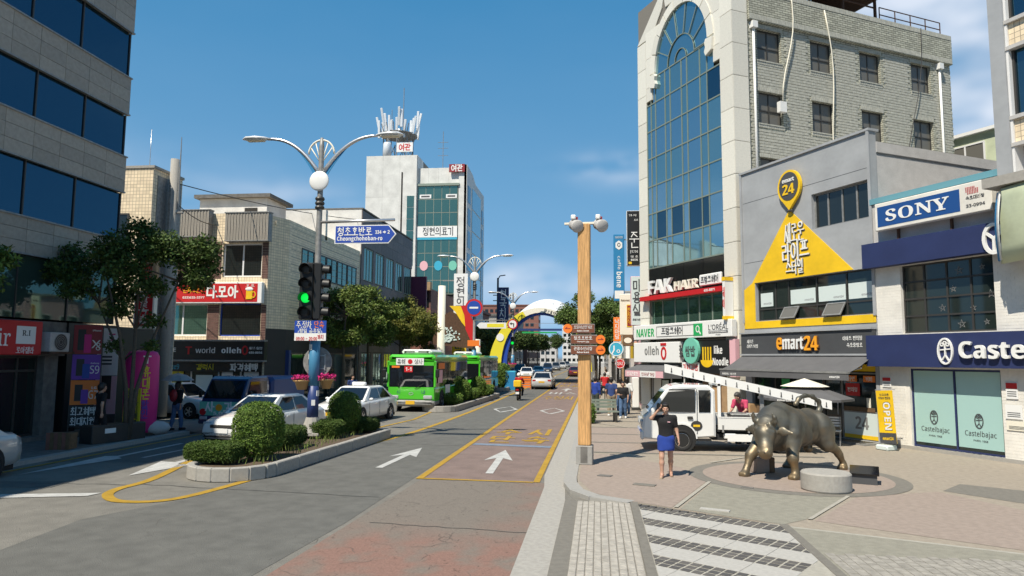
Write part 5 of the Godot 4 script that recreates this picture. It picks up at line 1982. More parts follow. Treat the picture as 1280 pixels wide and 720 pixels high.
 s = thing("pink_phone_poster", "tall white and pink phone poster against the tower's far corner", "poster", Vector3(-16.6, 0, -22.2), 25)
 piece(s, "panel", "white", -0.32, 0.32, 1.9, 3.5, -0.03, 0.0)
 piece(s, "lower_panel", "pale_pink", -0.32, 0.32, 0.6, 1.88, -0.03, 0.0)
 piece(s, "phone_picture", "black", -0.14, 0.16, 1.1, 1.9, 0.002, 0.006)
 letters(s, "T", 0.2, 0.24, at(I3, 0.1, 3.2, 0.0), "pink", {"depth": 0.004})
 for i in 3:
  piece(s, "text_line", "charcoal", -0.2, 0.14, 2.5 - i * 0.12, 2.56 - i * 0.12, 0.0, 0.004)
 st = S()
 box(st, -0.34, 0.34, 0.0, 0.6, -0.04, -0.01)
 obj(s, "stand", st, "frame_dark")
 s = thing("red_hanging_sign", "red upright box sign with yellow syllables hanging above the tree's forks", "sign", Vector3(-16.55, 0, -23.9), 12)
 st = S()
 cbox(st, -0.36, 0.36, 3.55, 4.95, -0.3, 0.0, 0.02)
 obj(s, "sign_box", st, "cream")
 piece(s, "face", "red", -0.3, 0.3, 3.65, 4.9, 0.0, 0.012)
 letters(s, "왕족발", 0.36, 1.1, at(I3, 0, 4.28, 0.012), "cream", {"down": true})
 s = thing("tan_upper_sign", "tan upright box sign above the red one beside the pole", "sign", Vector3(-16.75, 0, -24.3), 12)
 st = S()
 cbox(st, -0.3, 0.3, 5.1, 6.6, -0.3, 0.0, 0.02)
 obj(s, "sign_box", st, "tan_wall")
 letters(s, "노래방", 0.34, 1.2, at(I3, 0, 5.85, 0.0), "red", {"down": true})

# ------------------------------------------------------------------ the row on the left beyond the side street
func build_left_row() -> void:
 var st := S()
 var o := thing("cream_tile_block", "narrow block faced with small cream tiles behind the shaded tower", "building", Vector3(-18.75, 0, -27.2))
 box(st, -6.0, 0.0, 0, 10.55, -2.1, 0.0)
 obj(o, "wall", st, "tile_cream")
 st = S()
 box(st, -6.0, 0.06, 10.55, 10.66, -2.15, 0.05)
 obj(o, "coping", st, "concrete")
 window(o, [-1.75, -1.0], [6.5, 8.6], -0.02, 0.07, "frame_dark", "glass_dark")
 st = S()
 box(st, 0.001, 0.03, 0, 10.3, -2.0, -0.3)
 obj(o, "grey_side", st, "galv")
 st = S(true)
 tube(st, [Vector3(-0.9, 10.5, -1), Vector3(-0.9, 12.6, -1)], 0.014, 6)
 obj(o, "aerial", st, "silver")
 # chamfered tile house
 var zf := -34.0
 o = thing("chamfered_tile_house", "three storey cream tile house with grey roof boxes, shops below and a chamfered corner", "building", Vector3(-16.3, 0, zf))
 st = S()
 # x local: world x + 16.3
 wall_with_holes(st, -8.5, -0.49, 0.0, 10.0, [[-3.0, -0.85, 6.65, 8.4], [-6.55, -3.7, 3.6, 5.27], [-3.03, -0.78, 3.6, 5.27], [-7.5, -0.6, 0.08, 2.3]], 0.3)
 var ch := arr([-0.49, 0.0, 0.0, 1.3, 0.0, 12.5, -0.3, 12.5, -0.3, 1.45, -0.75, 0.3])
 prism(st, ch, 4.0, 9.85, Transform3D(Basis(Vector3(1, 0, 0), Vector3(0, 0, -1), Vector3(0, 1, 0)), Vector3.ZERO))
 box(st, -8.5, -0.3, 9.4, 9.6, -12.5, -0.3)
 var w := obj(o, "wall", st, "tile_cream")
 st = S()
 prism(st, ch, 0.0, 4.0, Transform3D(Basis(Vector3(1, 0, 0), Vector3(0, 0, -1), Vector3(0, 1, 0)), Vector3.ZERO))
 obj(o, "dark_base", st, "joint_dark")
 st = S()
 box(st, -8.4, -0.4, 0, 9.4, -4.0, -3.8)
 box(st, -8.4, -0.4, 3.2, 3.4, -3.8, -0.3)
 box(st, -8.4, -0.4, 6.0, 6.2, -3.8, -0.3)
 obj(o, "interior", st, "dark_interior")
 # brown brick courses round the windows
 var bl := S()
 for r in 62:
  var y := 3.42 + r * 0.085
  for q in [[-8.4, -6.6], [-3.68, -3.05], [-0.76, -0.5], [-8.4, -3.05], [-0.82, -0.5]]:
   var upper: bool = q[1] == -3.05 and q[0] < -8.0 or q[0] == -0.82
   if (upper and (y < 6.55 or y > 8.45)) or (not upper and y > 5.2):
    continue
   box(bl, q[0], q[1], y, y + 0.07, 0.0, 0.02)
 stuff(obj(o, "brick", bl, "brown_wall"))
 window(o, [-3.0, -1.92, -0.85], [6.65, 8.4], -0.18, 0.08, "frame_white", "glass_dark")
 window(o, [-6.55, -5.1, -3.7], [3.6, 5.27], -0.18, 0.08, "frame_white", "glass_teal")
 window(o, [-3.03, -0.78], [3.6, 5.27], -0.18, 0.06, "sign_blue", "glass_dark")
 piece(o, "carton_in_window", "cardboard", -1.75, -1.0, 6.72, 6.95, -0.4, -0.25)
 window(o, [-7.5, -6.0, -4.5, -3.0, -1.8, -0.6], [0.08, 2.3], -0.2, 0.07, "frame_white", "glass_shop")
 for q in [["cyan", -7.0, -6.3, 0.4, 1.5], ["pale_film", -4.2, -3.3, 0.3, 1.6], ["lemon", -5.6, -4.9, 1.4, 2.1], ["white", -2.8, -2.2, 1.0, 1.8], ["white", -1.6, -0.8, 0.3, 1.9], ["red", -1.55, -0.85, 0.35, 0.7], ["mint_film", -7.3, -6.2, 1.6, 2.1]]:
  piece(o, "shop_poster", q[0], q[1], q[2], q[3], q[4], -0.1, -0.09)
 # grey corrugated boxes at the roof
 for q in [[-6.05, -3.6, 8.75, 10.1], [-2.72, -0.35, 8.5, 9.92]]:
  st = S()
  var n := 30
  for i in n:
   var xa := lerpf(q[0], q[1], i / float(n))
   var xb := lerpf(q[0], q[1], (i + 0.7) / n)
   box(st, xa, xb, q[2], q[3], 0.02, 0.42 + (0.02 if i % 2 else 0.0))
  var bx := obj(o, "corrugated_box", st, "corrugated")
  st = S()
  box(st, q[0] - 0.03, q[1] + 0.03, float(q[3]), float(q[3]) + 0.05, 0.0, 0.47)
  box(st, q[0], q[1] + 0.01, float(q[2]) - 0.05, float(q[2]), 0.0, 0.45)
  box(st, q[0] + 0.01, q[1] - 0.01, q[2], q[3], 0.015, 0.4)
  obj(bx, "edge", st, "galv")
 # street side with its window row
 var sf := Transform3D(Basis(Vector3(0, 0, -1), Vector3(0, 1, 0), Vector3(1, 0, 0)), Vector3(0, 0, 0))
 for i in 5:
  window(o, [2.9 + i * 1.8, 3.75 + i * 1.8, 4.6 + i * 1.8], [7.1, 8.6], -0.02, 0.07, "frame_dark", "glass_teal", sf)
 st = S()
 for i in 14:
  box(st, 1.6, 12.4, 4.4 + i * 0.39, 4.43 + i * 0.39, 0.0, 0.012, sf)
 obj(o, "wall_course", st, "concrete")
 window(o, [1.6, 3.6, 5.6, 7.6, 9.8, 12.2], [0.1, 2.8], -0.02, 0.08, "frame_dark", "glass_shop", sf)
 piece(o, "green_column", "pole_navy", 1.35, 1.6, 0.0, 2.9, 0.0, 0.2, sf)
 st = S()
 box(st, -6.0, -2.0, 10.0, 11.4, -5.0, -2.6)
 box(st, -8.2, 0.0, 9.6, 11.45, -6.5, -6.2)
 var pent := obj(o, "roof_house", st, "white_wall")
 st = S()
 box(st, -6.2, -1.7, 11.4, 11.6, -5.3, -2.3)
 obj(pent, "roof_slab", st, "concrete_dark")
 piece(pent, "opening", "dark_interior", -3.3, -2.55, 10.25, 10.85, -2.62, -2.58)
 # its signs
 var s := thing("red_pub_sign", "red sign with white syllables and a beer mug over the upper shop windows", "sign", Vector3(-16.3, 0, zf))
 st = S()
 cbox(st, -6.0, -0.62, 5.26, 6.34, 0.02, 0.32, 0.02)
 obj(s, "sign_box", st, "white")
 piece(s, "face", "red", -5.85, -0.85, 5.33, 6.27, 0.32, 0.33)
 letters(s, "다모아", 1.75, 0.55, at(I3, -2.75, 5.85, 0.33), "white", {"weight": 0.17})
 letters(s, "돈까스전문", 1.2, 0.3, at(I3, -4.3, 5.95, 0.33), "yellow", {"weight": 0.12})
 letters(s, "033)635-3377", 1.2, 0.14, at(I3, -4.3, 5.55, 0.33), "white", {"depth": 0.006})
 letters(s, "호프", 0.5, 0.14, at(I3, -1.25, 6.15, 0.33), "white", {"depth": 0.006})
 st = S()
 cbox(st, -1.45, -1.1, 5.45, 5.95, 0.33, 0.37, 0.02)
 ring2(st, -1.05, 5.7, 0.13, 0.17, 0.05, 0.03, at(I3, 0, 0, 0.332), 14)
 var mug := obj(s, "beer_mug", st, "yellow")
 st = S()
 ball(st, Vector3(-1.28, 5.98, 0.36), Vector3(0.22, 0.1, 0.04), 10)
 obj(mug, "foam", st, "white")
 s = thing("black_phone_sign", "long black phone shop sign with white lettering and red emblems", "sign", Vector3(-16.3, 0, zf))
 st = S()
 box(st, -7.6, -0.35, 2.38, 3.32, 0.02, 0.35)
 obj(s, "sign_box", st, "black")
 st = S()
 box(st, -7.6, -0.35, 3.32, 3.4, 0.02, 0.38)
 box(st, -7.6, -0.35, 2.3, 2.38, 0.02, 0.38)
 obj(s, "edge_strip", st, "galv")
 letters(s, "SQUARE", 1.5, 0.26, at(I3, -5.85, 2.86, 0.35), "white")
 letters(s, "world", 1.05, 0.3, at(I3, -3.5, 2.87, 0.35), "white", {"bold": false})
 letters(s, "olleh", 1.05, 0.3, at(I3, -2.1, 2.87, 0.35), "white", {"bold": true})
 letters(s, "베스트 대리점", 0.7, 0.13, at(I3, -0.8, 2.98, 0.35), "white", {"depth": 0.006})
 letters(s, "635-0016", 0.7, 0.11, at(I3, -0.8, 2.76, 0.35), "white", {"depth": 0.006})
 st = S()
 write(st, "T", 0.34, 0.4, at(I3, -4.4, 2.85, 0.35))
 ring2(st, -1.37, 2.87, 0.17, 0.24, 0.08, 0.015, at(I3, 0, 0, 0.35), 18)
 obj(s, "red_emblem", st, "red")
 s = thing("phone_offer_strip", "dark strip of white and yellow offer lettering above the phone shop windows", "sign", Vector3(-16.3, 0, zf))
 piece(s, "board", "black", -7.5, -0.6, 1.78, 2.26, 0.02, 0.12)
 letters(s, "Galaxy Note9", 1.8, 0.26, at(I3, -5.9, 2.02, 0.12), "cyan", {"bold": false})
 letters(s, "파격혜택", 1.5, 0.36, at(I3, -1.5, 2.02, 0.12), "white", {"weight": 0.16})
 letters(s, "갤럭시", 1.0, 0.28, at(I3, -3.6, 2.02, 0.12), "lemon")
 # brown tile office beyond, with a white end wall
 o = thing("brown_tile_office", "dark brown tile office block with rows of upright windows and a white end wall", "building", Vector3(-16.3, 0, -46.6))
 st = S()
 box(st, -13, 0, 0, 12.8, -13.4, -0.2)
 obj(o, "core", st, "dark_interior")
 st = S()
 box(st, -13, 0.0, 0, 12.85, -0.2, 0.0)
 obj(o, "white_end_wall", st, "white_wall")
 var f := Transform3D(Basis(Vector3(0, 0, -1), Vector3(0, 1, 0), Vector3(1, 0, 0)), Vector3(0.06, 0, 0))
 for q in [[10.3, 12.8, 3], [6.2, 7.9, 2], [2.9, 4.4, 2]]:
  panels(o, "panel", "dpanel", 0.0, 13.4, q[0], q[1], 9, q[2], f)
 for q in [[7.95, 10.25], [4.45, 6.15], [0.1, 2.85]]:
  for i in 5:
   var x := 0.6 + i * 2.6
   window(o, [x, x + 0.65, x + 1.3, x + 1.95], [q[0], q[1]], -0.08, 0.06, "frame_green", "glass_teal", f)
  st = S()
  for i in 6:
   box(st, -0.0 + i * 2.6, 0.58 + i * 2.6 - (0.4 if i == 5 else 0.0), q[0] - 0.04, q[1] + 0.04, -0.05, 0.005, f)
  obj(o, "pier", st, "dpanel0")
 st = S()
 box(st, -13, 0.1, 12.86, 12.96, -13.4, 0.03)
 obj(o, "coping", st, "concrete_dark")
 s = thing("maroon_blade_sign", "maroon upright blade sign with a pale diamond near the office's far corner", "sign", Vector3(-15.9, 0, -60.3))
 piece(s, "panel", "maroon", -0.5, 0.9, 4.4, 9.7, -0.3, 0.0)
 st = S()
 prism(st, arr([0.2, 6.2, 0.55, 6.6, 0.2, 7.0, -0.15, 6.6]), 0.0, 0.02)
 obj(s, "diamond_mark", st, "pale_pink")

# ------------------------------------------------------------------ far buildings, the arches and the distance
func build_far() -> void:
 var st := S()
 # white inn tower
 var z := -85.0
 var o := thing("white_inn_tower", "tall white inn tower with teal glass bay, roof signs and a crown of antennas", "building", Vector3(-16.3, 0, z))
 st = S()
 box(st, -13.0, -6.35, 0, 28.2, -13, -0.1)
 obj(o, "stair_core", st, "joint")
 panels(o, "panel", "tower_panel", -13.0, -6.35, 12.0, 28.2, 3, 3, Transform3D(Basis(), Vector3(0, 0, 0)))
 var fl := Transform3D(Basis(Vector3(0, 0, -1), Vector3(0, 1, 0), Vector3(1, 0, 0)), Vector3(-6.3, 0, 0))
 panels(o, "panel", "tower_panel", 0.1, 3.0, 12.0, 28.2, 1, 6, fl)
 piece(o, "slot", "dark_interior", -8.35, -8.15, 14.0, 26.0, 0.0, 0.02)
 for i in 6:
  piece(o, "pane", "glass_teal", -7.55, -6.65, 14.0 + i * 1.5, 15.4 + i * 1.5, 0.005, 0.05)
 st = S()
 box(st, -6.3, 0.0, 0, 25.9, -14, -1.4)
 obj(o, "rear_block", st, "tower_panel0")
 panels(o, "panel", "tower_panel", -6.3, -1.0, 24.6, 26.6, 4, 1, Transform3D(Basis(), Vector3(0, 0, -0.6)))
 # glass bay
 for j in 8:
  for i in 5:
   piece(o, "pane", "glass_teal", -6.2 + i * 1.02, -5.24 + i * 1.02, 10.5 + j * 1.72, 12.14 + j * 1.72, -0.45, -0.4).rotate_object_local(Vector3(0, 1, 0), rng.randf_range(-0.01, 0.01))
 st = S()
 for j in 9:
  box(st, -6.25, -1.05, 10.4 + j * 1.72, 10.48 + j * 1.72, -0.5, -0.38)
 for i in 6:
  box(st, -6.27 + i * 1.03, -6.21 + i * 1.03, 10.4, 24.2, -0.5, -0.385)
 box(st, -6.3, -0.9, 24.2, 24.5, -0.6, -0.2)
 obj(o, "bay_frame", st, "frame_green")
 st = S()
 box(st, -6.3, -1.0, 0, 24.2, -1.4, -0.55)
 obj(o, "bay_core", st, "dark_interior")
 st = S()
 box(st, -1.0, 0.0, 4, 26.9, -1.4, -0.4)
 obj(o, "end_pier", st, "tower_panel1")
 # street flank
 var f := Transform3D(Basis(Vector3(0, 0, -1), Vector3(0, 1, 0), Vector3(1, 0, 0)), Vector3(0.0, 0, 0))
 st = S()
 prism(st, arr([0.4, 6, 14, 6, 14, 22.6, 11.5, 25.0, 7.5, 25.6, 4.5, 26.6, 0.4, 26.9]), -0.3, 0.05, f)
 obj(o, "flank_wall", st, "tower_panel0")
 for j in 5:
  piece(o, "pane", "glass_blue", 4.2, 10.8, 10.4 + j * 2.9, 13.1 + j * 2.9, 0.05, 0.1, f)
  piece(o, "flank_window", "glass_deep", 1.2, 3.0, 10.6 + j * 2.9, 12.8 + j * 2.9, 0.05, 0.09, f)
  piece(o, "flank_window", "glass_deep", 11.7, 13.2, 10.6 + j * 2.7, 12.6 + j * 2.7, 0.05, 0.09, f)
 for i in 3:
  st = S()
  prism(st, ellipse(-5.3 + i * 1.85, 14.0, 0.52, 0.62, 20), -0.38, -0.33)
  obj(o, "round_decal", st, ["pale_pink", "cyan", "mint"][i])
 # banner and roof signs
 piece(o, "banner", "white", -6.25, -1.1, 17.6, 19.0, -0.36, -0.3)
 letters(o, "정현의료기", 4.0, 1.0, at(I3, -3.5, 18.35, -0.3), "charcoal", {"weight": 0.14, "name": "banner_lettering"})
 piece(o, "banner_stripe", "cyan", -6.25, -1.1, 17.3, 17.58, -0.36, -0.31)
 for q in [[-6.0, -4.5], [-2.6, -1.2]]:
  piece(o, "small_banner", "white", q[0], q[1], 22.6, 23.1, -0.36, -0.33)
  piece(o, "small_banner_text", "charcoal", q[0] + 0.2, q[1] - 0.2, 22.75, 22.95, -0.33, -0.32)
 for q in [[-9.0, -6.9, 28.6, 29.8, "white", "red", 0.0], [-2.2, -0.2, 25.9, 26.9, "dark_red", "white", -0.3]]:
  var s := thing("roof_sign", "white roof sign with two red syllables on the inn tower's core" if q[4] == "white" else "dark red roof sign with white syllables above the inn's glass bay", "sign", Vector3(-16.3, 0, z))
  piece(s, "board", q[4], q[0], q[1], q[2], q[3], float(q[6]), float(q[6]) + 0.2)
  letters(s, "여관", (float(q[1]) - float(q[0])) * 0.75, 0.8, at(I3, (float(q[0]) + float(q[1])) / 2, (float(q[2]) + float(q[3])) / 2, float(q[6]) + 0.2), q[5], {"weight": 0.16})
 # antenna crown
 o = thing("antenna_crown", "crown of white antenna panels on a lattice drum on the inn tower", "antenna", Vector3(-26.3, 28.2, z - 4.0))
 st = S()
 lathe(st, [[2.0, 0.0], [2.0, 0.1]], 18)
 for k in 9:
  var a := TAU * k / 9.0
  tube(st, [Vector3(cos(a) * 2.0, 0, sin(a) * 2.0), Vector3(cos(a) * 2.0, 3.2, sin(a) * 2.0)], 0.07, 5)
  tube(st, [Vector3(cos(a) * 2.0, 0.2, sin(a) * 2.0), Vector3(cos(a + 0.7) * 2.0, 3.1, sin(a + 0.7) * 2.0)], 0.05, 5)
 obj(o, "lattice_drum", st, "galv")
 st = S()
 lathe(st, [[2.0, 3.7], [2.5, 3.8], [2.5, 3.9], [2.0, 3.95]], 18)
 for k in 16:
  var a := TAU * k / 16.0
  tube(st, [Vector3(cos(a) * 2.0, 3.2, sin(a) * 2.0), Vector3(cos(a) * 2.6, 5.0, sin(a) * 2.6)], 0.06, 5)
 obj(o, "ring_platform", st, "galv")
 for k in 24:
  var a := TAU * k / 24.0 + 0.13 * sin(k * 5.0)
  var lean := Transform3D(Basis(Vector3(-sin(a), 0, cos(a)), -0.12 + 0.1 * sin(k * 2.1)), Vector3(cos(a) * (2.7 if k % 3 else 1.9), 5.1 + 0.75 * sin(k * 1.7), sin(a) * (2.7 if k % 3 else 1.9)))
  st = S()
  cbox(st, -0.15, 0.15, -1.2, 1.2, -0.09, 0.09, 0.03, lean)
  obj(o, "antenna_panel", st, "lamp_white")
 st = S()
 tube(st, [Vector3(0.6, 0, 0), Vector3(0.6, 10.5, 0)], 0.05, 5)
 tube(st, [Vector3(-1.0, 0, 0), Vector3(-1.0, 7.5, 0)], 0.04, 5)
 obj(o, "mast", st, "galv")
 st = S(true)
 lathe(st, [[0.55, 0.0], [0.55, 1.8], [0.45, 2.0]], 14, Transform3D(Basis(), Vector3(-0.6, 0, 3.0)))
 obj(o, "water_tank", st, "lamp_white")
 o = thing("roof_aerial", "thin roof aerial with cross bars on the inn's rear block", "antenna", Vector3(-20.2, 26.0, z - 4))
 st = S()
 tube(st, [Vector3(0, 0, 0), Vector3(0, 6.5, 0)], 0.04, 5)
 for y in [3.2, 4.2, 5.0]:
  tube(st, [Vector3(-0.7, y, 0), Vector3(0.7, y, 0)], 0.03, 5)
 obj(o, "mast", st, "galv")
 # low shops in front of the tower: maroon bands, orange eave
 o = thing("maroon_banded_shops", "low shop block with maroon bands and an orange slanted eave below the inn tower", "building", Vector3(-16.0, 0, -66.0))
 st = S()
 box(st, -14, 0, 0, 9.2, -17, -0.2)
 obj(o, "wall", st, "brown_wall")
 for q in [[6.3, 7.3], [3.3, 4.1]]:
  piece(o, "maroon_band", "red_brown", -14, 0.05, q[0], q[1], -17, 0.0)
 for i in 5:
  for q in [[4.2, 6.2], [7.4, 9.1], [0.4, 3.0]]:
   piece(o, "pane", "glass_dark", -7.3 + i * 1.45, -6.0 + i * 1.45, q[0], q[1], -0.2, -0.14)
 st = S()
 prism(st, arr([-7.5, 9.0, 0.1, 9.0, 0.1, 9.8, -7.5, 10.1]), -0.2, 0.5)
 obj(o, "eave", st, "tan_wall")
 # blade signs on that side
 for q in [[-14.6, 5.2, 11.6, -74.0, "white", "정현의료기", "charcoal", "white upright blade sign reading down beside the second lamp post"], [-14.6, 2.9, 5.1, -73.5, "yellow", "한방", "charcoal", "yellow upright sign below the white blade sign"], [-12.8, 6.5, 12.2, -95.0, "navy", "현국치과", "white", "navy upright blade sign with pale lettering beyond the inn tower"]]:
  var s := thing("blade_sign", q[7], "sign", Vector3(q[0], 0, q[3]))
  piece(s, "panel", q[4], -0.75, 0.75, q[1], q[2], -0.3, 0.0)
  letters(s, q[5], 1.0, (float(q[2]) - float(q[1])) * 0.9, at(I3, 0, (float(q[1]) + float(q[2])) / 2, 0.0), q[6], {"down": true, "depth": 0.02})
  st = S()
  box(st, -2.0, -0.75, float(q[2]) - 0.8, float(q[2]) - 0.7, -0.2, -0.1)
  obj(s, "bracket", st, "galv")
 # far rows
 var far := [[-21, -100, 9.5, 16, 6, "red_brown", "reddish brown block behind the yellow arch's left foot"], [-20, -118, 7.0, 20, 6, "tan_wall", "tan block left of the far road"], [-22, -140, 11.0, 26, 9, "concrete", "tall grey block left of the far road"], [-21, -170, 8.0, 40, 8, "brown_wall", "dark brown block behind the far trees on the left"], [6.0, -98, 9.0, 24, 9, "stucco_pale", "pale block right of the far road"], [6.0, -124, 7.5, 30, 9, "tan_wall", "tan block farther right of the far road"], [6.5, -156, 9.0, 60, 9, "concrete", "long grey block at the far right of the street"], [-6, -345, 20.0, 6, 22, "white_wall", "white block that closes the far end of the street"], [-24, -300, 11.0, 8, 14, "stucco_pale", "pale block left of the white one at the street's end"], [-38, -300, 25.0, 10, 26, "red_brown", "wide reddish block on the rise behind the arch's left half"], [9, -300, 15.0, 8, 12, "tan_wall", "tan block right of the white one at the street's end"]]
 for q in far:
  var b := thing("distant_block", q[6], "building", Vector3(q[0], 0, q[1]), 0, "distant blocks at the end of the street")
  st = S()
  box(st, -float(q[4]) / 2, float(q[4]) / 2, 0, q[2], -q[3], 0)
  obj(b, "wall", st, q[5])
  st = S()
  box(st, -float(q[4]) / 2 - 0.3, float(q[4]) / 2 + 0.3, q[2], q[2] + 0.4, -float(q[3]) - 0.3, 0.3)
  obj(b, "roof", st, "red_brown" if q[5] == "red_brown" else "concrete_dark")
  for i in int(float(q[4]) / 2.2):
   for j in int(float(q[2]) / 3.0):
    piece(b, "window", "glass_dark", -float(q[4]) / 2 + 0.5 + i * 2.2, -float(q[4]) / 2 + 1.9 + i * 2.2, 1.0 + j * 3.0, 2.4 + j * 3.0, 0.0, 0.05)
  var side := 1.0 if q[0] < -9 else -1.0
  for i in int(float(q[3]) / 3.0):
   for j in int(float(q[2]) / 3.0):
    var wx := side * float(q[4]) / 2
    piece(b, "window", "glass_dark", wx - 0.04, wx + 0.04, 1.0 + j * 3.0, 2.5 + j * 3.0, -2.4 - i * 3.0, -0.8 - i * 3.0)
 # the yellow and blue gateway arch
 o = thing("street_arch", "yellow, white and blue gateway arch curving over the far street", "arch", Vector3(-5.95, 0, -73))
 for q in [["lemon", 0.0, 1.35, 0.0, 0.14, 0, 11], ["cream", 0.0, 1.35, 0.0, 0.14, 11, 19], ["lemon", 0.0, 1.35, 0.0, 0.14, 19, 28], ["sign_blue", 1.35, 1.95, -0.9, -0.1, 0, 28]]:
  st = S()
  for i in range(q[5], q[6]):
   var e := []
   for k in 2:
    var a := PI - PI * (i + k) / 28.0
    var t := lerpf(1.0, 0.35, (i + k) / 28.0)
    for w in [q[1], q[2]]:
     e.append(Vector2(cos(a) * (5.4 - w * t), 1.2 + sin(a) * (6.6 - w * t * 0.55)))
   prism(st, PackedVector2Array([e[0], e[2], e[3], e[1]]), q[3], q[4] + 0.0006 * (i % 2))
  obj(o, "inner_band" if q[0] == "sign_blue" else "front_band", st, q[0])
 st = S()
 var n := 30
 for i in n:
  var a0 := PI - PI * i / n
  var a1 := PI - PI * (i + 1) / n
  var P := func(a: float, zz: float, grow: float) -> Vector3: return Vector3(cos(a) * (5.4 + grow * 0.2), 1.2 + sin(a) * (6.62 + grow), zz)
  quad(st, P.call(a0, -0.9, 0.0), P.call(a1, -0.9, 0.0), P.call(a1, -12.0, 1.9), P.call(a0, -12.0, 1.9))
  quad(st, P.call(a0, -0.9, -0.1), P.call(a0, -12.0, 1.8), P.call(a1, -12.0, 1.8), P.call(a1, -0.9, -0.1))
 obj(o, "white_vault", st, "white")
 st = S()
 for i in 13:
  var a := PI - PI * (i + 3) / 18.0
  var a2 := a - 0.1
  var zz := -6.5
  for q in [[a, a2]]:
   var p0 := Vector3(cos(q[0]) * 5.5, 1.28 + sin(q[0]) * 7.55, zz)
   tube(st, [p0, p0 + Vector3(0, 0.14, -2.0)], 0.05, 4)
 obj(o, "vault_rib", st, "galv")
 st = S()
 prism(st, ellipse(-4.15, 4.7, 0.4, 0.4, 20), 0.142, 0.2)
 obj(o, "round_emblem", st, "white")
 letters(o, "속초", 1.4, 0.6, Transform3D(Basis(Vector3(0, 0, 1), 0.72), Vector3(-2.9, 6.2, 0.145)), "charcoal", {"depth": 0.01})
 letters(o, "로데오거리", 2.4, 0.42, Transform3D(Basis(Vector3(0, 0, 1), -0.3), Vector3(1.5, 7.15, 0.145)), "charcoal", {"depth": 0.01})
 o = thing("street_banner", "narrow dark and green banner strung across the street beyond the arch", "banner", Vector3(-9.0, 0, -112))
 piece(o, "cloth", "pole_navy", -3.6, 3.4, 6.9, 7.25, -0.03, 0.0)
 piece(o, "lower_cloth", "green_sign", -3.0, 2.6, 6.5, 6.75, -0.03, 0.0)
 st = S()
 for x in [-5.6, 8.2]:
  tube(st, [Vector3(x, 0, 0), Vector3(x, 8.4, 0)], 0.1, 6)
 tube(st, [Vector3(-5.6, 8.1, 0), Vector3(8.2, 8.1, 0)], 0.03, 5)
 obj(o, "post_and_line", st, "galv")
 o = thing("utility_pole", "tall dark utility pole with crossarms rising left of the arch", "utility pole", Vector3(-14.4, 0, -101))
 st = S(true)
 lathe(st, [[0.2, 0.0], [0.14, 14.2], [0.0, 14.22]], 10)
 tube(st, [Vector3(0, 14.0, 0), Vector3(0.3, 14.5, 0), Vector3(1.1, 14.6, 0)], 0.08, 6)
 obj(o, "pole", st, "frame_dark")
 for y in [11.6, 10.8]:
  piece(o, "crossarm", "frame_dark", -0.7, 2.3, y, y + 0.12, -0.06, 0.06)
 for i in 4:
  piece(o, "insulator", "galv", 0.3 + i * 0.5, 0.42 + i * 0.5, 11.1, 11.6, -0.06, 0.06)
 # market gate at the side street: cream columns and a gold curved board with a mosaic
 o = thing("market_gate", "gold and red curved gate board with a blue mosaic on cream columns", "gate", Vector3(-11.8, 0, -54))
 for x in [-0.35, 2.45]:
  st = S(true)
  lathe(st, [[0.36, 0.0], [0.34, 0.4], [0.3, 8.2 if x < 0 else 4.0]], 14, Transform3D(Basis(), Vector3(x, 0, 0)))
  obj(o, "column", st, "cream")
 st = S()
 prism(st, arr([-1.0, 4.0, -0.6, 5.6, 0.4, 6.2, 1.4, 5.7, 1.9, 4.4, 2.6, 3.6, 2.7, 3.2, -1.0, 3.6]), -0.2, 0.1)
 obj(o, "curved_board", st, "rust")
 st = S()
 for i in 90:
  var a := rng.randf() * PI
  var r := rng.randf()
  var px := 0.25 + cos(a) * r * 0.95
  var py := 3.75 + sin(a) * r * 1.2
  box(st, px, px + 0.11, py, py + 0.11, 0.1, 0.11 + 0.0009 * i)
 stuff(obj(o, "mosaic", st, "pale_film"))
 st = S()
 prism(st, arr([1.2, 6.6, 2.0, 6.7, 1.9, 6.0, 2.3, 5.2, 2.2, 4.4, 2.8, 3.4, 2.2, 3.5, 1.6, 4.8, 1.5, 5.9]), -0.1, 0.2)
 obj(o, "red_ribbon", st, "red")
 st = S()
 prism(st, arr([0.3, 6.6, 1.2, 6.6, 1.6, 5.6, 1.9, 4.6, 1.3, 5.3, 0.8, 6.1]), -0.1, 0.18)
 obj(o, "gold_ribbon", st, "yellow")

# ------------------------------------------------------------------ foliage
func leaf_mesh() -> Mesh:
 if SH.has("leaf"):
  return SH["leaf"]
 var st := S()
 var r := RandomNumberGenerator.new()
 r.seed = 3
 for i in 4:
  var b := Basis(Vector3(r.randf_range(-1, 1), r.randf_range(-1, 1), r.randf_range(-1, 1)).normalized(), r.randf() * TAU)
  var o := b * Vector3(0.25, 0.0, 0.0)
  quad(st, o, o + b * Vector3(0.4, 0.06, 0.3), o + b * Vector3(1.0, -0.08, 0.0), o + b * Vector3(0.4, 0.06, -0.3))
 st.generate_normals()
 SH["leaf"] = st.commit()
 return SH["leaf"]

func leaf_mat(id: String) -> StandardMaterial3D:
 if M.has(id):
  return M[id]
 var m := mat(id, C(1.0), 0.6)
 m.vertex_color_use_as_albedo = true
 m.backlight_enabled = true
 m.backlight = Color(0.18, 0.24, 0.06)
 m.metallic_specular = 0.35
 return m

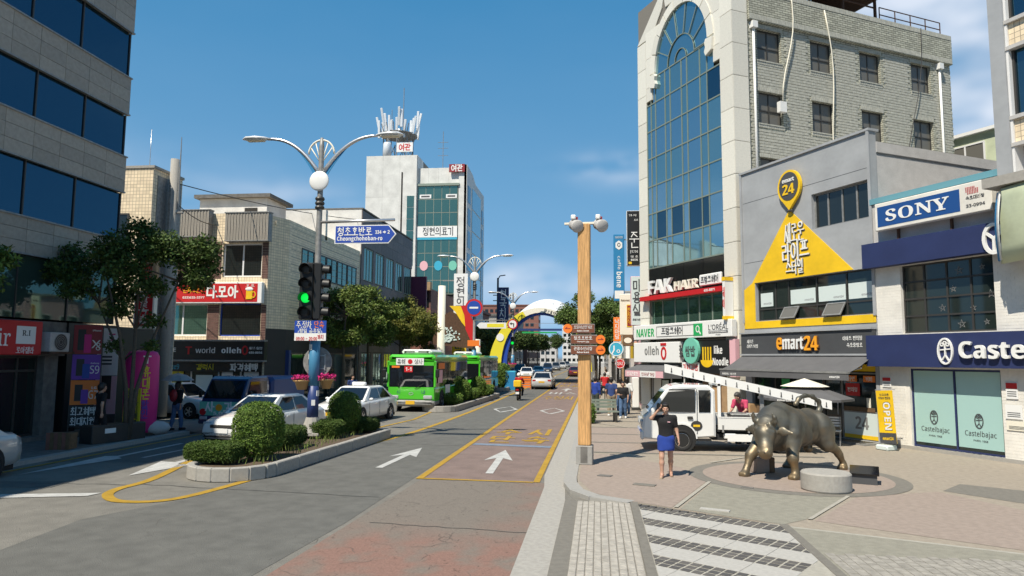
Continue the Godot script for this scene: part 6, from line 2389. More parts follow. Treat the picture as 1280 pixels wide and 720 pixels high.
func foliage(parent: Node, n: String, pts: PackedVector3Array, size: float, base: Color, vary := 0.35, spread := 1.0) -> void:
 var mm := MultiMesh.new()
 mm.transform_format = MultiMesh.TRANSFORM_3D
 mm.use_colors = true
 mm.mesh = leaf_mesh()
 mm.instance_count = pts.size()
 for i in pts.size():
  var s := size * rng.randf_range(0.7, 1.3)
  var b := Basis(Vector3(rng.randf_range(-1, 1), rng.randf_range(-1, 1), rng.randf_range(-1, 1)).normalized(), rng.randf() * TAU).scaled(Vector3.ONE * s)
  mm.set_instance_transform(i, Transform3D(b, pts[i]))
  var k := 1.0 + vary * rng.randf_range(-1.0, 1.0)
  var y := rng.randf() * vary * 0.6
  mm.set_instance_color(i, Color(base.r * k * (1.0 + y), base.g * k, base.b * k * (1.0 - y * 0.5)))
 var o := MultiMeshInstance3D.new()
 o.name = n
 o.multimesh = mm
 o.material_override = leaf_mat("leaf")
 parent.add_child(o, true)
 stuff(o)

# a clipped bush: box-like for p > 2, round for p = 2
func bush(label: String, pos: Vector3, half: Vector3, p: float, leaf := 0.05, group := "", n := 0, col := Color(0.095, 0.175, 0.03)) -> Node3D:
 var o := thing("clipped_bush" if p < 3 else "low_hedge", label, "bush" if p < 3 else "hedge", pos, 0, group)
 var pts := PackedVector3Array()
 var cnt := n if n > 0 else int(2000 * (half.x * half.y + half.y * half.z + half.x * half.z) / (leaf * leaf) * 0.0028)
 var nz := FastNoiseLite.new()
 nz.seed = int(abs(pos.x * 31 + pos.z * 17)) % 1000
 nz.frequency = 1.6
 for i in cnt:
  var d := Vector3(rng.randfn(), rng.randfn(), rng.randfn()).normalized()
  var k := pow(pow(absf(d.x), p) + pow(absf(d.y), p) + pow(absf(d.z), p), -1.0 / p)
  var depth := 1.0 - absf(rng.randfn()) * 0.035 + 0.03 * nz.get_noise_3dv(d * 2.0)
  pts.append(Vector3(0, half.y, 0) + d * k * half * depth)
 foliage(o, "foliage", pts, leaf, col, 0.4)
 var st := S(true)
 var rings := []
 for i in 9:
  var a := -PI / 2 + PI * i / 8.0
  var ring := PackedVector3Array()
  for j in 20:
   var b := -TAU * j / 20.0
   var d := Vector3(cos(a) * cos(b), sin(a), cos(a) * sin(b)) + Vector3(0.0001, 0, 0)
   var k := pow(pow(absf(d.x), p) + pow(absf(d.y), p) + pow(absf(d.z), p), -1.0 / p)
   ring.append(Vector3(0, half.y, 0) + d * k * half * 0.86)
  rings.append(ring)
 loft(st, rings)
 if not M.has("twigs"):
  mat("twigs", C(0.06, 0.10, 0.02), 1.0)
 obj(o, "twigs", st, "twigs")
 return o

# blobs: [centre, radius]; stems: arrays of points from the ground up
func tree(n: String, label: String, pos: Vector3, stems: Array, blobs: Array, leaf: float, count: int, col: Color, r0: float, group := "") -> Node3D:
 var o := thing(n, label, "tree", pos, 0, group)
 var st := S(true)
 for s in stems:
  var rad := []
  for i in s.size():
   rad.append(lerpf(r0, r0 * 0.3, i / float(s.size() - 1)))
  tube(st, s, rad, 8)
 if not M.has("bark"):
  mat("bark", C(0.13, 0.105, 0.08), 0.95, 0, TEX["grime"], 1.5)
 obj(o, "trunk", st, "bark")
 var lim := S(true)
 var pts := PackedVector3Array()
 var total := 0.0
 for b in blobs:
  total += float(b[1]) * float(b[1])
 for b in blobs:
  var c: Vector3 = b[0]
  var r: float = b[1]
  var best: Vector3 = stems[0][-1]
  for s in stems:
   for p in s:
    if p.distance_to(c) < best.distance_to(c) and p.y < c.y:
     best = p
  var mid := best.lerp(c, 0.5) + Vector3(rng.randf_range(-0.1, 0.1), 0.1, rng.randf_range(-0.1, 0.1))
  tube(lim, [best, mid, c], [r0 * 0.4, r0 * 0.28, r0 * 0.1], 6)
  for t in 3:
   var e := c + Vector3(rng.randf_range(-1, 1), rng.randf_range(-0.3, 0.8), rng.randf_range(-1, 1)) * r * 0.8
   tube(lim, [mid.lerp(c, 0.5), e], [r0 * 0.14, r0 * 0.05], 5)
  var m := int(count * r * r / total)
  for i in m:
   var d := Vector3(rng.randfn(), rng.randfn(), rng.randfn()).normalized()
   var q := d * r * pow(rng.randf(), 0.45)
   q.y *= 0.62
   q += Vector3(0, -0.18 * (q.x * q.x + q.z * q.z) / r, 0)
   pts.append(c + q)
 obj(o, "branches", lim, "bark")
 foliage(o, "crown", pts, leaf, col, 0.45)
 return o

func blob_crown(c: Vector3, R: Vector3, n: int, r: float, seed_: int) -> Array:
 var g := RandomNumberGenerator.new()
 g.seed = seed_
 var out := []
 for i in n:
  var d := Vector3(g.randfn(), g.randfn(), g.randfn()).normalized() * pow(g.randf_range(0.25, 1.0), 0.5)
  out.append([c + d * R, r * g.randf_range(0.7, 1.25)])
 return out

func build_trees() -> void:
 # forked street tree in front of the tower
 var stems := [[Vector3(0, 0, 0), Vector3(-0.1, 1.2, 0), Vector3(-0.25, 2.4, 0.1), Vector3(-1.1, 4.2, 0.2)], [Vector3(0.05, 0, 0.05), Vector3(0.2, 1.5, 0), Vector3(0.55, 3.0, -0.1), Vector3(1.4, 4.9, 0)], [Vector3(0.02, 0, -0.04), Vector3(0.12, 1.8, 0.1), Vector3(0.2, 3.4, 0.2), Vector3(0.3, 5.4, 0.3)], [Vector3(-0.04, 0, 0.02), Vector3(0.0, 1.6, 0.2), Vector3(-0.1, 3.2, 0.5), Vector3(-0.5, 5.2, 0.8)]]
 var blobs := [[Vector3(-2.3, 5.3, 0.1), 0.75], [Vector3(-2.6, 5.9, -0.3), 0.55], [Vector3(-1.6, 4.7, 0.5), 0.6], [Vector3(-1.4, 5.6, -0.5), 0.75], [Vector3(-0.5, 5.9, 0.4), 0.85], [Vector3(0.3, 6.1, -0.3), 0.8], [Vector3(0.2, 5.2, 0.8), 0.7], [Vector3(1.1, 5.9, 0.3), 0.85], [Vector3(1.9, 5.5, -0.2), 0.75], [Vector3(2.4, 5.9, 0.3), 0.6], [Vector3(1.5, 5.0, -0.6), 0.6], [Vector3(0.9, 4.7, 0.6), 0.5], [Vector3(-0.7, 4.6, -0.4), 0.6], [Vector3(-0.2, 4.0, 0.5), 0.45], [Vector3(0.6, 3.7, -0.1), 0.35], [Vector3(-0.4, 2.9, 0.3), 0.3], [Vector3(0.75, 2.9, 0.2), 0.25], [Vector3(2.2, 5.0, 0.2), 0.45], [Vector3(0.0, 6.6, 0.0), 0.55]]
 tree("street_tree", "dark green tree of several slim stems forking in front of the panelled tower", Vector3(-14.35, 0, -20.3), stems, blobs, 0.115, 5200, Color(0.05, 0.095, 0.022), 0.085)
 tree("street_tree", "leafy branches of the tree at the left edge of the view before the tower", Vector3(-15.6, 0, -14.6), [[Vector3(0, 0, 0), Vector3(0.05, 2.0, 0), Vector3(0, 4.2, 0), Vector3(0.2, 5.6, 0)]], [[Vector3(0.6, 5.1, -0.2), 0.8], [Vector3(0.2, 5.9, 0.2), 0.8], [Vector3(1.1, 4.4, -0.1), 0.6], [Vector3(0.9, 3.9, 0.2), 0.5], [Vector3(-0.5, 4.7, 0), 0.9], [Vector3(1.4, 4.9, -0.3), 0.45], [Vector3(-0.4, 6.2, 0.2), 0.7]], 0.12, 2600, Color(0.055, 0.11, 0.022), 0.1)
 # row along the left pavement
 var k := 0
 for q in [[-14.7, -39.5, 5.0, 1.9, 11], [-14.9, -44.5, 5.3, 2.1, 12], [-14.6, -51.0, 5.2, 2.2, 13], [-14.8, -60.0, 4.8, 2.0, 14]]:
  var c := Vector3(0, float(q[2]), 0)
  tree("roadside_tree", ["bushy roadside tree nearest the traffic lights by the chamfered tile house", "tallest bushy roadside tree before the brown office", "bushy yellow-green roadside tree above the green bus", "small roadside tree beside the maroon blade sign"][k], Vector3(q[0], 0, q[1]), [[Vector3(0, 0, 0), Vector3(0.05, 1.6, 0), Vector3(0, 3.4, 0), Vector3(0.1, float(q[2]), 0)]], blob_crown(c, Vector3(float(q[3]), float(q[3]) * 0.85, float(q[3])), 22, float(q[3]) * 0.36, q[4]), 0.16, 3900, Color(0.095, 0.15, 0.035) if k < 2 else Color(0.14, 0.165, 0.038), 0.13)
  k += 1
 # right pavement tree behind the timber pole
 tree("roadside_tree", "rounded dark tree on the right pavement behind the timber sign pole", Vector3(-0.15, 0, -52.0), [[Vector3(0, 0, 0), Vector3(0.05, 2.0, 0), Vector3(-0.1, 3.6, 0), Vector3(-0.1, 5.4, 0)]], blob_crown(Vector3(-0.35, 5.4, 0), Vector3(2.1, 2.1, 2.1), 24, 0.78, 31), 0.16, 4600, Color(0.075, 0.135, 0.034), 0.13)
 k = 0
 for q in [[-0.1, -66.0], [0.2, -84.0], [0.4, -110.0]]:
  tree("roadside_tree", ["second tree on the right pavement, beyond the rounded one", "third tree on the right pavement", "farthest tree on the right pavement before the bend"][k], Vector3(q[0], 0, q[1]), [[Vector3(0, 0, 0), Vector3(0.05, 2.0, 0), Vector3(-0.1, 4.4, 0)]], blob_crown(Vector3(0, 5.0, 0), Vector3(2.0, 1.8, 2.0), 14, 0.95, 41 + k), 0.26, 1700, Color(0.075, 0.135, 0.034), 0.13)
  k += 1
 # dense trees on the far left pavement
 k = 0
 for q in [[-15.6, -92.0, 5.2], [-15.0, -104.0, 5.6], [-15.2, -118.0, 6.2], [-14.8, -134.0, 6.2], [-15.0, -152.0, 6.6], [-14.8, -174.0, 7.0], [-14.6, -200.0, 7.4], [-14.4, -250.0, 9.0]]:
  tree("far_tree", ["dark tree just beyond the arch's left foot", "dark tree second past the arch on the left", "dark tree third past the arch on the left", "dark tree fourth past the arch on the left", "dark tree fifth past the arch on the left", "dark tree sixth past the arch on the left", "dark tree next to last along the left pavement", "dark tree farthest along the left pavement"][k], Vector3(q[0], 0, q[1]), [[Vector3(0, 0, 0), Vector3(0.1, 2.0, 0), Vector3(0, float(q[2]), 0)]], blob_crown(Vector3(0, float(q[2]) - 0.3, 0), Vector3(2.6, 2.0, 3.4), 16, 1.35, 60 + k), 0.36, 1800, Color(0.055, 0.095, 0.025), 0.16)
  k += 1

# ------------------------------------------------------------------ median planters
func planter(label: String, xl0: float, xr0: float, xl1: float, xr1: float, z0: float, z1: float, h: float) -> Node3D:
 var o := thing("median_planter", label, "planter", Vector3((xl0 + xr0) / 2, -0.1, z0), 0, "planters along the median")
 var cx := o.position.x
 var r := (xr0 - xl0) / 2
 var pts := []
 # outline from the far right round the nose to the far left
 var n := int((z0 - z1 - r) / 1.0)
 for i in n + 1:
  var t := 1.0 - i / float(n)
  pts.append(Vector2(lerpf(xr0, xr1, t) - cx, lerpf(-r, z1 - z0, t)))
 for i in range(1, 8):
  var a := PI * i / 8.0
  pts.append(Vector2(cos(a) * r, -r + sin(a) * r))
 for i in n + 1:
  var t := i / float(n)
  pts.append(Vector2(lerpf(xl0, xl1, t) - cx, lerpf(-r, z1 - z0, t)))
 var soil := PackedVector2Array()
 for p in pts:
  soil.append(p * Vector2(0.95, 0.99))
 for i in pts.size():
  var a: Vector2 = pts[i]
  var b: Vector2 = pts[(i + 1) % pts.size()]
  var d := (b - a)
  if i == pts.size() - 1:
   d = b - a
  var xf := Transform3D(Basis(Vector3.UP, atan2(d.x, d.y) - PI), Vector3(a.x, 0, a.y))
  # the stone runs along -z of its frame; its outer face lies to the right
  var st := S()
  var k := 0.0 if absf(d.x) < 0.1 else 0.03
  cbox(st, -0.16, 0.0, 0.0, h + rng.randf() * 0.006, -d.length() - k + 0.006, k, 0.02, xf)
  obj(o, "kerb_stone", st, "concrete")
 var st := S()
 sheet(st, soil, h - 0.08)
 obj(o, "soil", st, "soil")
 return o

func build_median() -> void:
 planter("long concrete planter with rounded nose nearest the camera", -9.05, -7.35, -8.8, -7.02, -14.55, -23.1, 0.30)
 bush("large round clipped bush nearest the camera in the first planter", Vector3(-8.12, 0.2, -16.3), Vector3(0.55, 0.64, 0.55), 2.8, 0.042)
 bush("low box hedge at the rounded nose of the first planter", Vector3(-8.82, 0.2, -15.6), Vector3(0.62, 0.2, 0.38), 5, 0.035, "", 5200, Color(0.065, 0.12, 0.025))
 bush("low dark box hedge between the big round bush and the lamp post", Vector3(-8.6, 0.2, -18.4), Vector3(0.6, 0.25, 0.75), 5, 0.04, "", 4800, Color(0.05, 0.095, 0.02))
 bush("low box hedge just beyond the first lamp post", Vector3(-8.25, 0.2, -21.0), Vector3(0.45, 0.22, 0.5), 5, 0.04, "", 3600, Color(0.065, 0.12, 0.025))
 bush("round clipped bush right of the first lamp post", Vector3(-8.15, 0.2, -22.2), Vector3(0.49, 0.62, 0.49), 2.8, 0.042)
 bush("low box hedge at the far end of the first planter", Vector3(-7.75, 0.2, -22.7), Vector3(0.55, 0.2, 0.4), 5, 0.04, "", 3200, Color(0.05, 0.09, 0.022))
 # grass tufts and weeds in the soil
 var st := S()
 for i in 420:
  var p := Vector3(rng.randf_range(-8.4, -7.45), 0.17, rng.randf_range(-23.0, -15.2))
  var a := rng.randf() * TAU
  var d := Vector3(cos(a), 0, sin(a)) * 0.012
  tri(st, p - d, p + Vector3(rng.randf_range(-0.06, 0.06), rng.randf_range(0.08, 0.18), rng.randf_range(-0.06, 0.06)), p + d)
 if not M.has("grass"):
  mat("grass", C(0.14, 0.19, 0.04), 0.9)
 var g := obj(self, "planter_grass", st, "grass")
 g.set_meta("label", "short weeds and grass along the soil of the first planter")
 g.set_meta("category", "grass")
 stuff(g)
 planter("second concrete planter further down the median", -8.6, -7.1, -8.55, -6.75, -34.2, -47.5, 0.30)
 var k := 0
 for q in [[-7.6, -36.6, 0.45, 0.24, 0.7, 5.0], [-7.5, -39.0, 0.42, 0.56, 0.42, 2.4], [-7.5, -41.2, 0.5, 0.28, 0.8, 5.0], [-7.35, -43.4, 0.45, 0.6, 0.45, 2.4], [-7.3, -45.6, 0.5, 0.3, 0.8, 5.0]]:
  bush(["low box hedge at the near end of the second planter", "round bush at the near end of the second planter", "low box hedge in the middle of the second planter", "round bush beside the second lamp post", "low box hedge at the far end of the second planter"][k], Vector3(q[0], 0.2, q[1]), Vector3(q[2], q[3], q[4]), q[5], 0.08)
  k += 1
 planter("third concrete planter, short, beyond the second lamp post", -8.8, -7.4, -9.0, -7.3, -56.0, -68.0, 0.30)
 bush("round bush in the third planter beside the blue booth", Vector3(-8.0, 0.2, -58.6), Vector3(0.75, 0.95, 0.75), 2.4, 0.11)
 bush("low box hedge in the third planter", Vector3(-8.3, 0.2, -57.0), Vector3(0.5, 0.3, 0.6), 5, 0.11)

# ------------------------------------------------------------------ lamp posts, signs and other street furniture
func lamp_post(label: String, pos: Vector3) -> Node3D:
 var o := thing("lamp_post", label, "street lamp", pos, 0, "twin-armed lamp posts along the median")
 var st := S()
 cbox(st, -0.34, 0.34, 0.0, 0.1, -0.34, 0.34, 0.02)
 var b := S()
 lathe(b, [[0.36, 0.1], [0.3, 0.22], [0.2, 0.52], [0.19, 0.55]], 10)
 obj(o, "footing", st, "concrete")
 obj(o, "base", b, "concrete")
 st = S(true)
 lathe(st, [[0.17, 0.55], [0.165, 1.5]], 18)
 obj(o, "lower_sleeve", st, "pole_navy")
 st = S(true)
 lathe(st, [[0.166, 1.5], [0.16, 2.9]], 18)
 obj(o, "blue_sleeve", st, "pole_blue")
 st = S()
 for i in 7:
  var a := TAU * i / 7.0 + 0.4
  var y := 1.0 + 0.28 * i
  var xf := Transform3D(Basis(Vector3.UP, a), Vector3(0, y, 0))
  box(st, -0.05, 0.06, -0.09, 0.08, 0.157, 0.172, xf)
 obj(o, "sticker", st, "white")
 st = S(true)
 lathe(st, [[0.17, 2.9], [0.15, 2.98], [0.1, 3.05], [0.09, 6.0], [0.08, 9.0], [0.05, 9.3]], 14)
 obj(o, "pole", st, "galv")
 st = S()
 for y in [7.0, 7.14, 7.28]:
  lathe(st, [[0.13, y], [0.15, y + 0.05], [0.13, y + 0.1]], 14)
 obj(o, "band", st, "frame_dark")
 st = S(true)
 ball(st, Vector3(0, 7.88, 0.12), Vector3(0.32, 0.32, 0.07), 20)
 obj(o, "globe_lamp", st, "white")
 for s in [-1.0, 1.0]:
  st = S(true)
  var pts := []
  var rad := []
  for i in 13:
   var t := i / 12.0
   pts.append(Vector3(s * (0.06 + 1.75 * t), 8.15 + 1.17 * (1.0 - pow(1.0 - t, 2.3)), 0))
   rad.append(lerpf(0.07, 0.045, t))
  tube(st, pts, rad, 8)
  obj(o, "arm", st, "silver")
  st = S()
  var web := PackedVector2Array([Vector2(s * 0.07, 7.7), Vector2(s * 0.07, 8.2)])
  for i in range(1, 7):
   web.append(Vector2(pts[i].x, pts[i].y))
  for i in range(6, 0, -1):
   web.append(Vector2(pts[i].x * 0.98, pts[i].y - 0.35 * (1.0 - i / 7.0)))
  prism(st, web, -0.012, 0.012)
  obj(o, "web_plate", st, "sky_blue")
  st = S(true)
  var rings := []
  for q in [[1.78, 0.04, 0.05], [1.95, 0.075, 0.16], [2.2, 0.1, 0.22], [2.5, 0.09, 0.19], [2.66, 0.02, 0.04]]:
   var ring := PackedVector3Array()
   for j in 10:
    var a: float = TAU * j / 10.0 * s
    ring.append(Vector3(s * float(q[0]), 9.33 + (sin(a) * float(q[1]) if sin(a) > 0 else sin(a) * float(q[1]) * 0.45), cos(a) * float(q[2])))
   rings.append(ring)
  loft(st, rings)
  var h := obj(o, "lamp_head", st, "lamp_white")
  st = S()
  box(st, minf(s * 1.95, s * 2.5), maxf(s * 1.95, s * 2.5), 9.27, 9.29, -0.13, 0.13)
  obj(h, "diffuser", st, "cream")
 st = S(true)
 var pts := []
 for i in 15:
  var a := PI * i / 14.0
  pts.append(Vector3(cos(a) * 0.42, 8.78 + sin(a) * 0.45, 0))
 tube(st, pts, 0.032, 6)
 for i in range(1, 6):
  var a := PI * i / 6.0
  tube(st, [Vector3(0, 8.45, 0), Vector3(cos(a) * 0.42, 8.78 + sin(a) * 0.45, 0)], 0.017, 5)
 obj(o, "half_wheel", st, "cream")
 return o

func signal_head(label: String, pos: Vector3, turn: float, lit: int, n := 4) -> void:
 var o := thing("traffic_light", label, "traffic light", pos, turn)
 var st := S()
 cbox(st, -0.21, 0.21, -0.44 * n / 2.0, 0.44 * n / 2.0, -0.24, 0.0, 0.03)
 obj(o, "housing", st, "black")
 for i in n:
  var y := 0.44 * (n / 2.0 - 0.5 - i)
  st = S(true)
  ball(st, Vector3(0, y, 0.0), Vector3(0.15, 0.15, 0.04), 16)
  var l := obj(o, "lens", st, "frame_dark")
  if i == lit:
   if not M.has("green_lit"):
    var m := mat("green_lit", C(0.02, 0.4, 0.12), 0.4)
    m.emission_enabled = true
    m.emission = Color(0.03, 0.9, 0.28)
    m.emission_energy_multiplier = 0.75
   l.material_override = M["green_lit"]
   var om := OmniLight3D.new()
   om.name = "signal_light"
   om.light_color = Color(0.1, 1.0, 0.4)
   om.light_energy = 0.02
   om.omni_range = 6.0
   om.omni_attenuation = 2.0
   om.light_size = 0.1
   om.shadow_enabled = true
   o.add_child(om)
   om.position = Vector3(0, y, 0.12)
  st = S(true)
  var rings := []
  for z in [0.0, 0.22]:
   var ring := PackedVector3Array()
   for k in 13:
    var a := -0.5 + (PI + 1.0) * k / 12.0
    ring.append(Vector3(cos(a) * 0.175, y + sin(a) * 0.175, z))
   for k in 13:
    var a := PI + 0.5 - (PI + 1.0) * k / 12.0
    ring.append(Vector3(cos(a) * 0.163, y + sin(a) * 0.163, z))
   rings.append(ring)
  loft(st, rings, false)
  obj(o, "visor", st, "black")
 st = S()
 box(st, -0.04, 0.04, -0.2, 0.2, -0.34, -0.24)
 obj(o, "bracket", st, "galv")

func flower_pot(label: String, pos: Vector3, sc: float) -> void:
 var o := thing("flower_pot", label, "flower pot", pos, 0, "flower pots hung on the lamp posts")
 var st := S(true)
 lathe(st, [[0.13 * sc, -0.14], [0.21 * sc, 0.1], [0.26 * sc, 0.11], [0.26 * sc, 0.15]], 18)
 obj(o, "pot", st, "pot_tan")
 var pts := PackedVector3Array()
 for i in 170:
  var a := rng.randf() * TAU
  var r := sqrt(rng.randf()) * 0.28 * sc
  pts.append(Vector3(cos(a) * r, 0.16 + rng.randf() * 0.12, sin(a) * r))
 foliage(o, "flowers", pts, 0.06, Color(0.5, 0.03, 0.2), 0.4)
 pts = PackedVector3Array()
 for i in 60:
  var a := rng.randf() * TAU
  var r := sqrt(rng.randf()) * 0.26 * sc
  pts.append(Vector3(cos(a) * r, 0.14 + rng.randf() * 0.06, sin(a) * r))
 foliage(o, "leaves", pts, 0.06, Color(0.06, 0.13, 0.03), 0.4)

func build_street_things() -> void:
 var st := S()
 var o: Node3D
 lamp_post("nearest twin-armed lamp post with blue sleeve standing in the first planter", Vector3(-8.65, 0.2, -20.8))
 lamp_post("second twin-armed lamp post down the median, in the second planter", Vector3(-8.3, 0.2, -47.0))
 lamp_post("third twin-armed lamp post, in front of the arch", Vector3(-8.6, 0.0, -71.5))
 signal_head("black four-lamp traffic light with its green lit on the nearest lamp post", Vector3(-8.9, 4.6, -20.55), 4, 2)
 signal_head("black traffic light seen edge-on behind the lit one on the nearest lamp post", Vector3(-8.47, 4.6, -20.8), 100, -1)
 signal_head("far traffic light showing green on the third lamp post", Vector3(-8.6, 4.3, -71.2), 0, 1, 2)
 o = thing("street_name_sign", "blue arrow-ended street name sign on an arm of the nearest lamp post", "street sign", Vector3(-8.65, 0, -20.75))
 st = S()
 prism(st, arr([0.55, 6.08, 2.28, 6.08, 2.52, 6.37, 2.28, 6.66, 0.55, 6.66]), 0.0, 0.03)
 obj(o, "white_border", st, "white")
 st = S()
 prism(st, arr([0.58, 6.11, 2.27, 6.11, 2.48, 6.37, 2.27, 6.63, 0.58, 6.63]), 0.03, 0.036)
 obj(o, "panel", st, "sign_blue")
 letters(o, "청초호반로", 1.12, 0.25, at(I3, 1.2, 6.46, 0.036), "white", {"depth": 0.005, "weight": 0.13})
 letters(o, "334", 0.2, 0.11, at(I3, 1.95, 6.43, 0.036), "white", {"depth": 0.005})
 letters(o, "2", 0.07, 0.11, at(I3, 2.28, 6.43, 0.036), "white", {"depth": 0.005})
 st = S()
 prism(st, arr([2.1, 6.41, 2.15, 6.41, 2.15, 6.38, 2.2, 6.43, 2.15, 6.48, 2.15, 6.45, 2.1, 6.45]), 0.036, 0.041)
 obj(o, "arrow", st, "white")
 letters(o, "Cheongchohoban-ro", 1.45, 0.18, at(I3, 1.36, 6.22, 0.036), "white", {"depth": 0.005})
 st = S(true)
 tube(st, [Vector3(0.08, 6.78, -0.02), Vector3(2.45, 6.82, -0.02)], 0.045, 8)
 obj(o, "arm", st, "silver")
 o = thing("parking_sign", "blue and white no parking notice with hours under the traffic light", "sign", Vector3(-8.68, 0, -20.5))
 piece(o, "white_part", "white", -0.5, 0.5, 3.07, 3.3, 0.0, 0.03)
 piece(o, "blue_part", "sign_blue", -0.5, 0.5, 3.3, 3.68, 0.0, 0.03)
 letters(o, "주·정차", 0.5, 0.2, at(I3, -0.2, 3.56, 0.03), "cream", {"depth": 0.005})
 letters(o, "단속", 0.32, 0.2, at(I3, 0.28, 3.56, 0.03), "sign_orange", {"depth": 0.005})
 letters(o, "(평일 공휴일)", 0.78, 0.12, at(I3, 0, 3.375, 0.03), "white", {"depth": 0.005})
 letters(o, "09:00 ~ 20:00까지", 0.88, 0.13, at(I3, 0, 3.185, 0.03), "red", {"depth": 0.005})
 o = thing("traffic_mirror", "round grey back of a sign bolted to the nearest lamp post", "sign", Vector3(-8.62, 2.42, -20.98))
 st = S()
 lathe(st, [[0.46, -0.02], [0.47, 0.0], [0.46, 0.02]], 30, Transform3D(Basis(Vector3(1, 0, 0), PI / 2), Vector3.ZERO))
 obj(o, "disc", st, "galv")
 st = S()
 for s in [-1.0, 1.0]:
  box(st, s * 0.26 - 0.02, s * 0.26 + 0.02, -0.25, 0.25, 0.02, 0.06)
  box(st, -0.28, 0.28, s * 0.2 - 0.02, s * 0.2 + 0.02, 0.024, 0.056)
 obj(o, "bracket", st, "silver")
 flower_pot("tan pot of magenta flowers on the left of the nearest lamp post", Vector3(-8.98, 1.72, -20.7), 1.05)
 flower_pot("tan pot on the right of the nearest lamp post", Vector3(-8.28, 1.75, -20.9), 0.9)
 flower_pot("tan pot of magenta flowers on the second lamp post", Vector3(-8.3, 1.75, -46.75), 1.3)
 flower_pot("tan pot on the third lamp post", Vector3(-8.6, 1.75, -71.2), 1.5)
 o = thing("no_entry_disc", "round blue sign with red rim on the second lamp post", "road sign", Vector3(-8.3, 5.95, -46.8))
 st = S()
 prism(st, ellipse(0, 0, 0.6, 0.6, 28), 0.0, 0.03)
 obj(o, "red_rim", st, "red")
 st = S()
 prism(st, ellipse(0, 0, 0.47, 0.47, 28), 0.03, 0.04)
 obj(o, "blue_disc", st, "sign_blue")
 piece(o, "bar", "white", -0.3, 0.3, -0.06, 0.06, 0.04, 0.045)
 o = thing("street_plate", "small white arrow-ended street plate on the second lamp post", "street sign", Vector3(-8.3, 4.75, -46.9))
 st = S()
 prism(st, arr([0.4, -0.2, 2.2, -0.2, 2.2, 0.2, 0.4, 0.2, 0.2, 0]), 0.0, 0.03)
 obj(o, "panel", st, "frame_white")
 piece(o, "yellow_field", "lemon", 0.9, 2.05, -0.12, 0.12, 0.03, 0.036)
 st = S(true)
 tube(st, [Vector3(0, 0.35, 0), Vector3(2.3, 0.35, 0)], 0.03, 6)
 obj(o, "arm", st, "galv")
 o = thing("orange_notice", "orange notice board on the second lamp post above its flower pot", "sign", Vector3(-8.3, 3.55, -46.75))
 piece(o, "board", "sign_orange", -0.4, 0.4, -0.2, 0.2, 0.0, 0.03)
 o = thing("no_left_turn_sign", "white round sign with red rim and black bent arrow on the third lamp post", "road sign", Vector3(-8.6, 6.0, -71.2))
 st = S()
 prism(st, ellipse(0, 0, 0.52, 0.52, 28), 0.0, 0.03)
 obj(o, "red_rim", st, "red")
 st = S()
 prism(st, ellipse(0, 0, 0.4, 0.4, 28), 0.03, 0.04)
 obj(o, "white_disc", st, "white")
 st = S()
 stroke_mesh(st, arr([0.12, -0.25, 0.12, 0.05, -0.12, 0.05]), 1, 1, Vector2.ZERO, 0.09, 0.01, at(I3, 0, 0, 0.04))
 prism(st, arr([-0.1, 0.2, -0.1, -0.1, -0.3, 0.05]), 0.04, 0.052)
 obj(o, "arrow", st, "black")
 # timber pole
 o = thing("timber_sign_pole", "square timber pole on a stone plinth with a crossbar on top", "pole", Vector3(-0.32, 0, -17.75), -4)
 st = S()
 cbox(st, -0.2, 0.2, 0.0, 0.46, -0.2, 0.2, 0.015)
 obj(o, "plinth", st, "kerb")
 piece(o, "plinth_panel", "concrete_dark", -0.09, 0.08, 0.05, 0.44, 0.19, 0.204)
 st = S()
 cbox(st, -0.155, 0.155, 0.46, 6.0, -0.155, 0.155, 0.02)
 obj(o, "post", st, "wood")
 st = S()
 box(st, -0.5, 0.52, 6.0, 6.05, -0.06, 0.06)
 obj(o, "crossbar", st, "cream")
 var k := 0
 for x in [-0.26, 0.36]:
  var s := thing("pole_speaker", ["drum loudspeaker left on the timber pole's crossbar", "drum loudspeaker right on the timber pole's crossbar"][k], "loudspeaker", Vector3(-0.32 + x, 6.05, -17.75), 0, "loudspeakers on the timber pole")
  st = S(true)
  lathe(st, [[0.1, -0.12], [0.14, -0.08], [0.15, 0.2], [0.165, 0.22], [0.14, 0.24]], 18, Transform3D(Basis(Vector3(0.932, 0, -0.3625), 1.9), Vector3(0.02, -0.07, 0.04)))
  obj(s, "horn", st, "stucco_pale")
  st = S()
  cbox(st, -0.07, 0.05, 0.05, 0.17, 0.05, 0.2, 0.02)
  obj(s, "driver", st, "white")
  st = S()
  box(st, -0.05, 0.1, 0.0, 0.14, -0.05, 0.04)
  obj(s, "bracket", st, "dark_red")
  k += 1
 k = 0
 for q in [[-0.52, 0.26, 3.33, "오징어난전거리", "Rodeo Street", -1.0], [-0.34, 0.32, 3.06, "청초호반로", "Cheongcho Lake", 1.0], [-0.34, 0.32, 2.8, "관광수산시장", "Market", 1.0]]:
  var s := thing("brown_direction_sign", ["topmost brown direction sign on the timber pole, orange disc at its left", "middle brown direction sign on the timber pole, orange disc at its right", "lowest brown direction sign on the timber pole, orange disc at its right"][k], "direction sign", Vector3(-0.32, q[2], -17.53), -2, "brown direction signs on the timber pole")
  st = S()
  cbox(st, q[0] if q[5] > 0 else q[0] + 0.2, q[1], -0.115, 0.115, 0.0, 0.03, 0.008)
  obj(s, "border", st, "galv")
  piece(s, "panel", "sign_brown", (q[0] if q[5] > 0 else q[0] + 0.2) + 0.012, q[1] - 0.012, -0.1, 0.1, 0.03, 0.034)
  var cx: float = q[1] + 0.08 if q[5] > 0 else q[0] + 0.11
  st = S()
  prism(st, ellipse(cx, 0, 0.115, 0.115, 24), 0.032, 0.045)
  obj(s, "disc", st, "sign_orange")
  st = S()
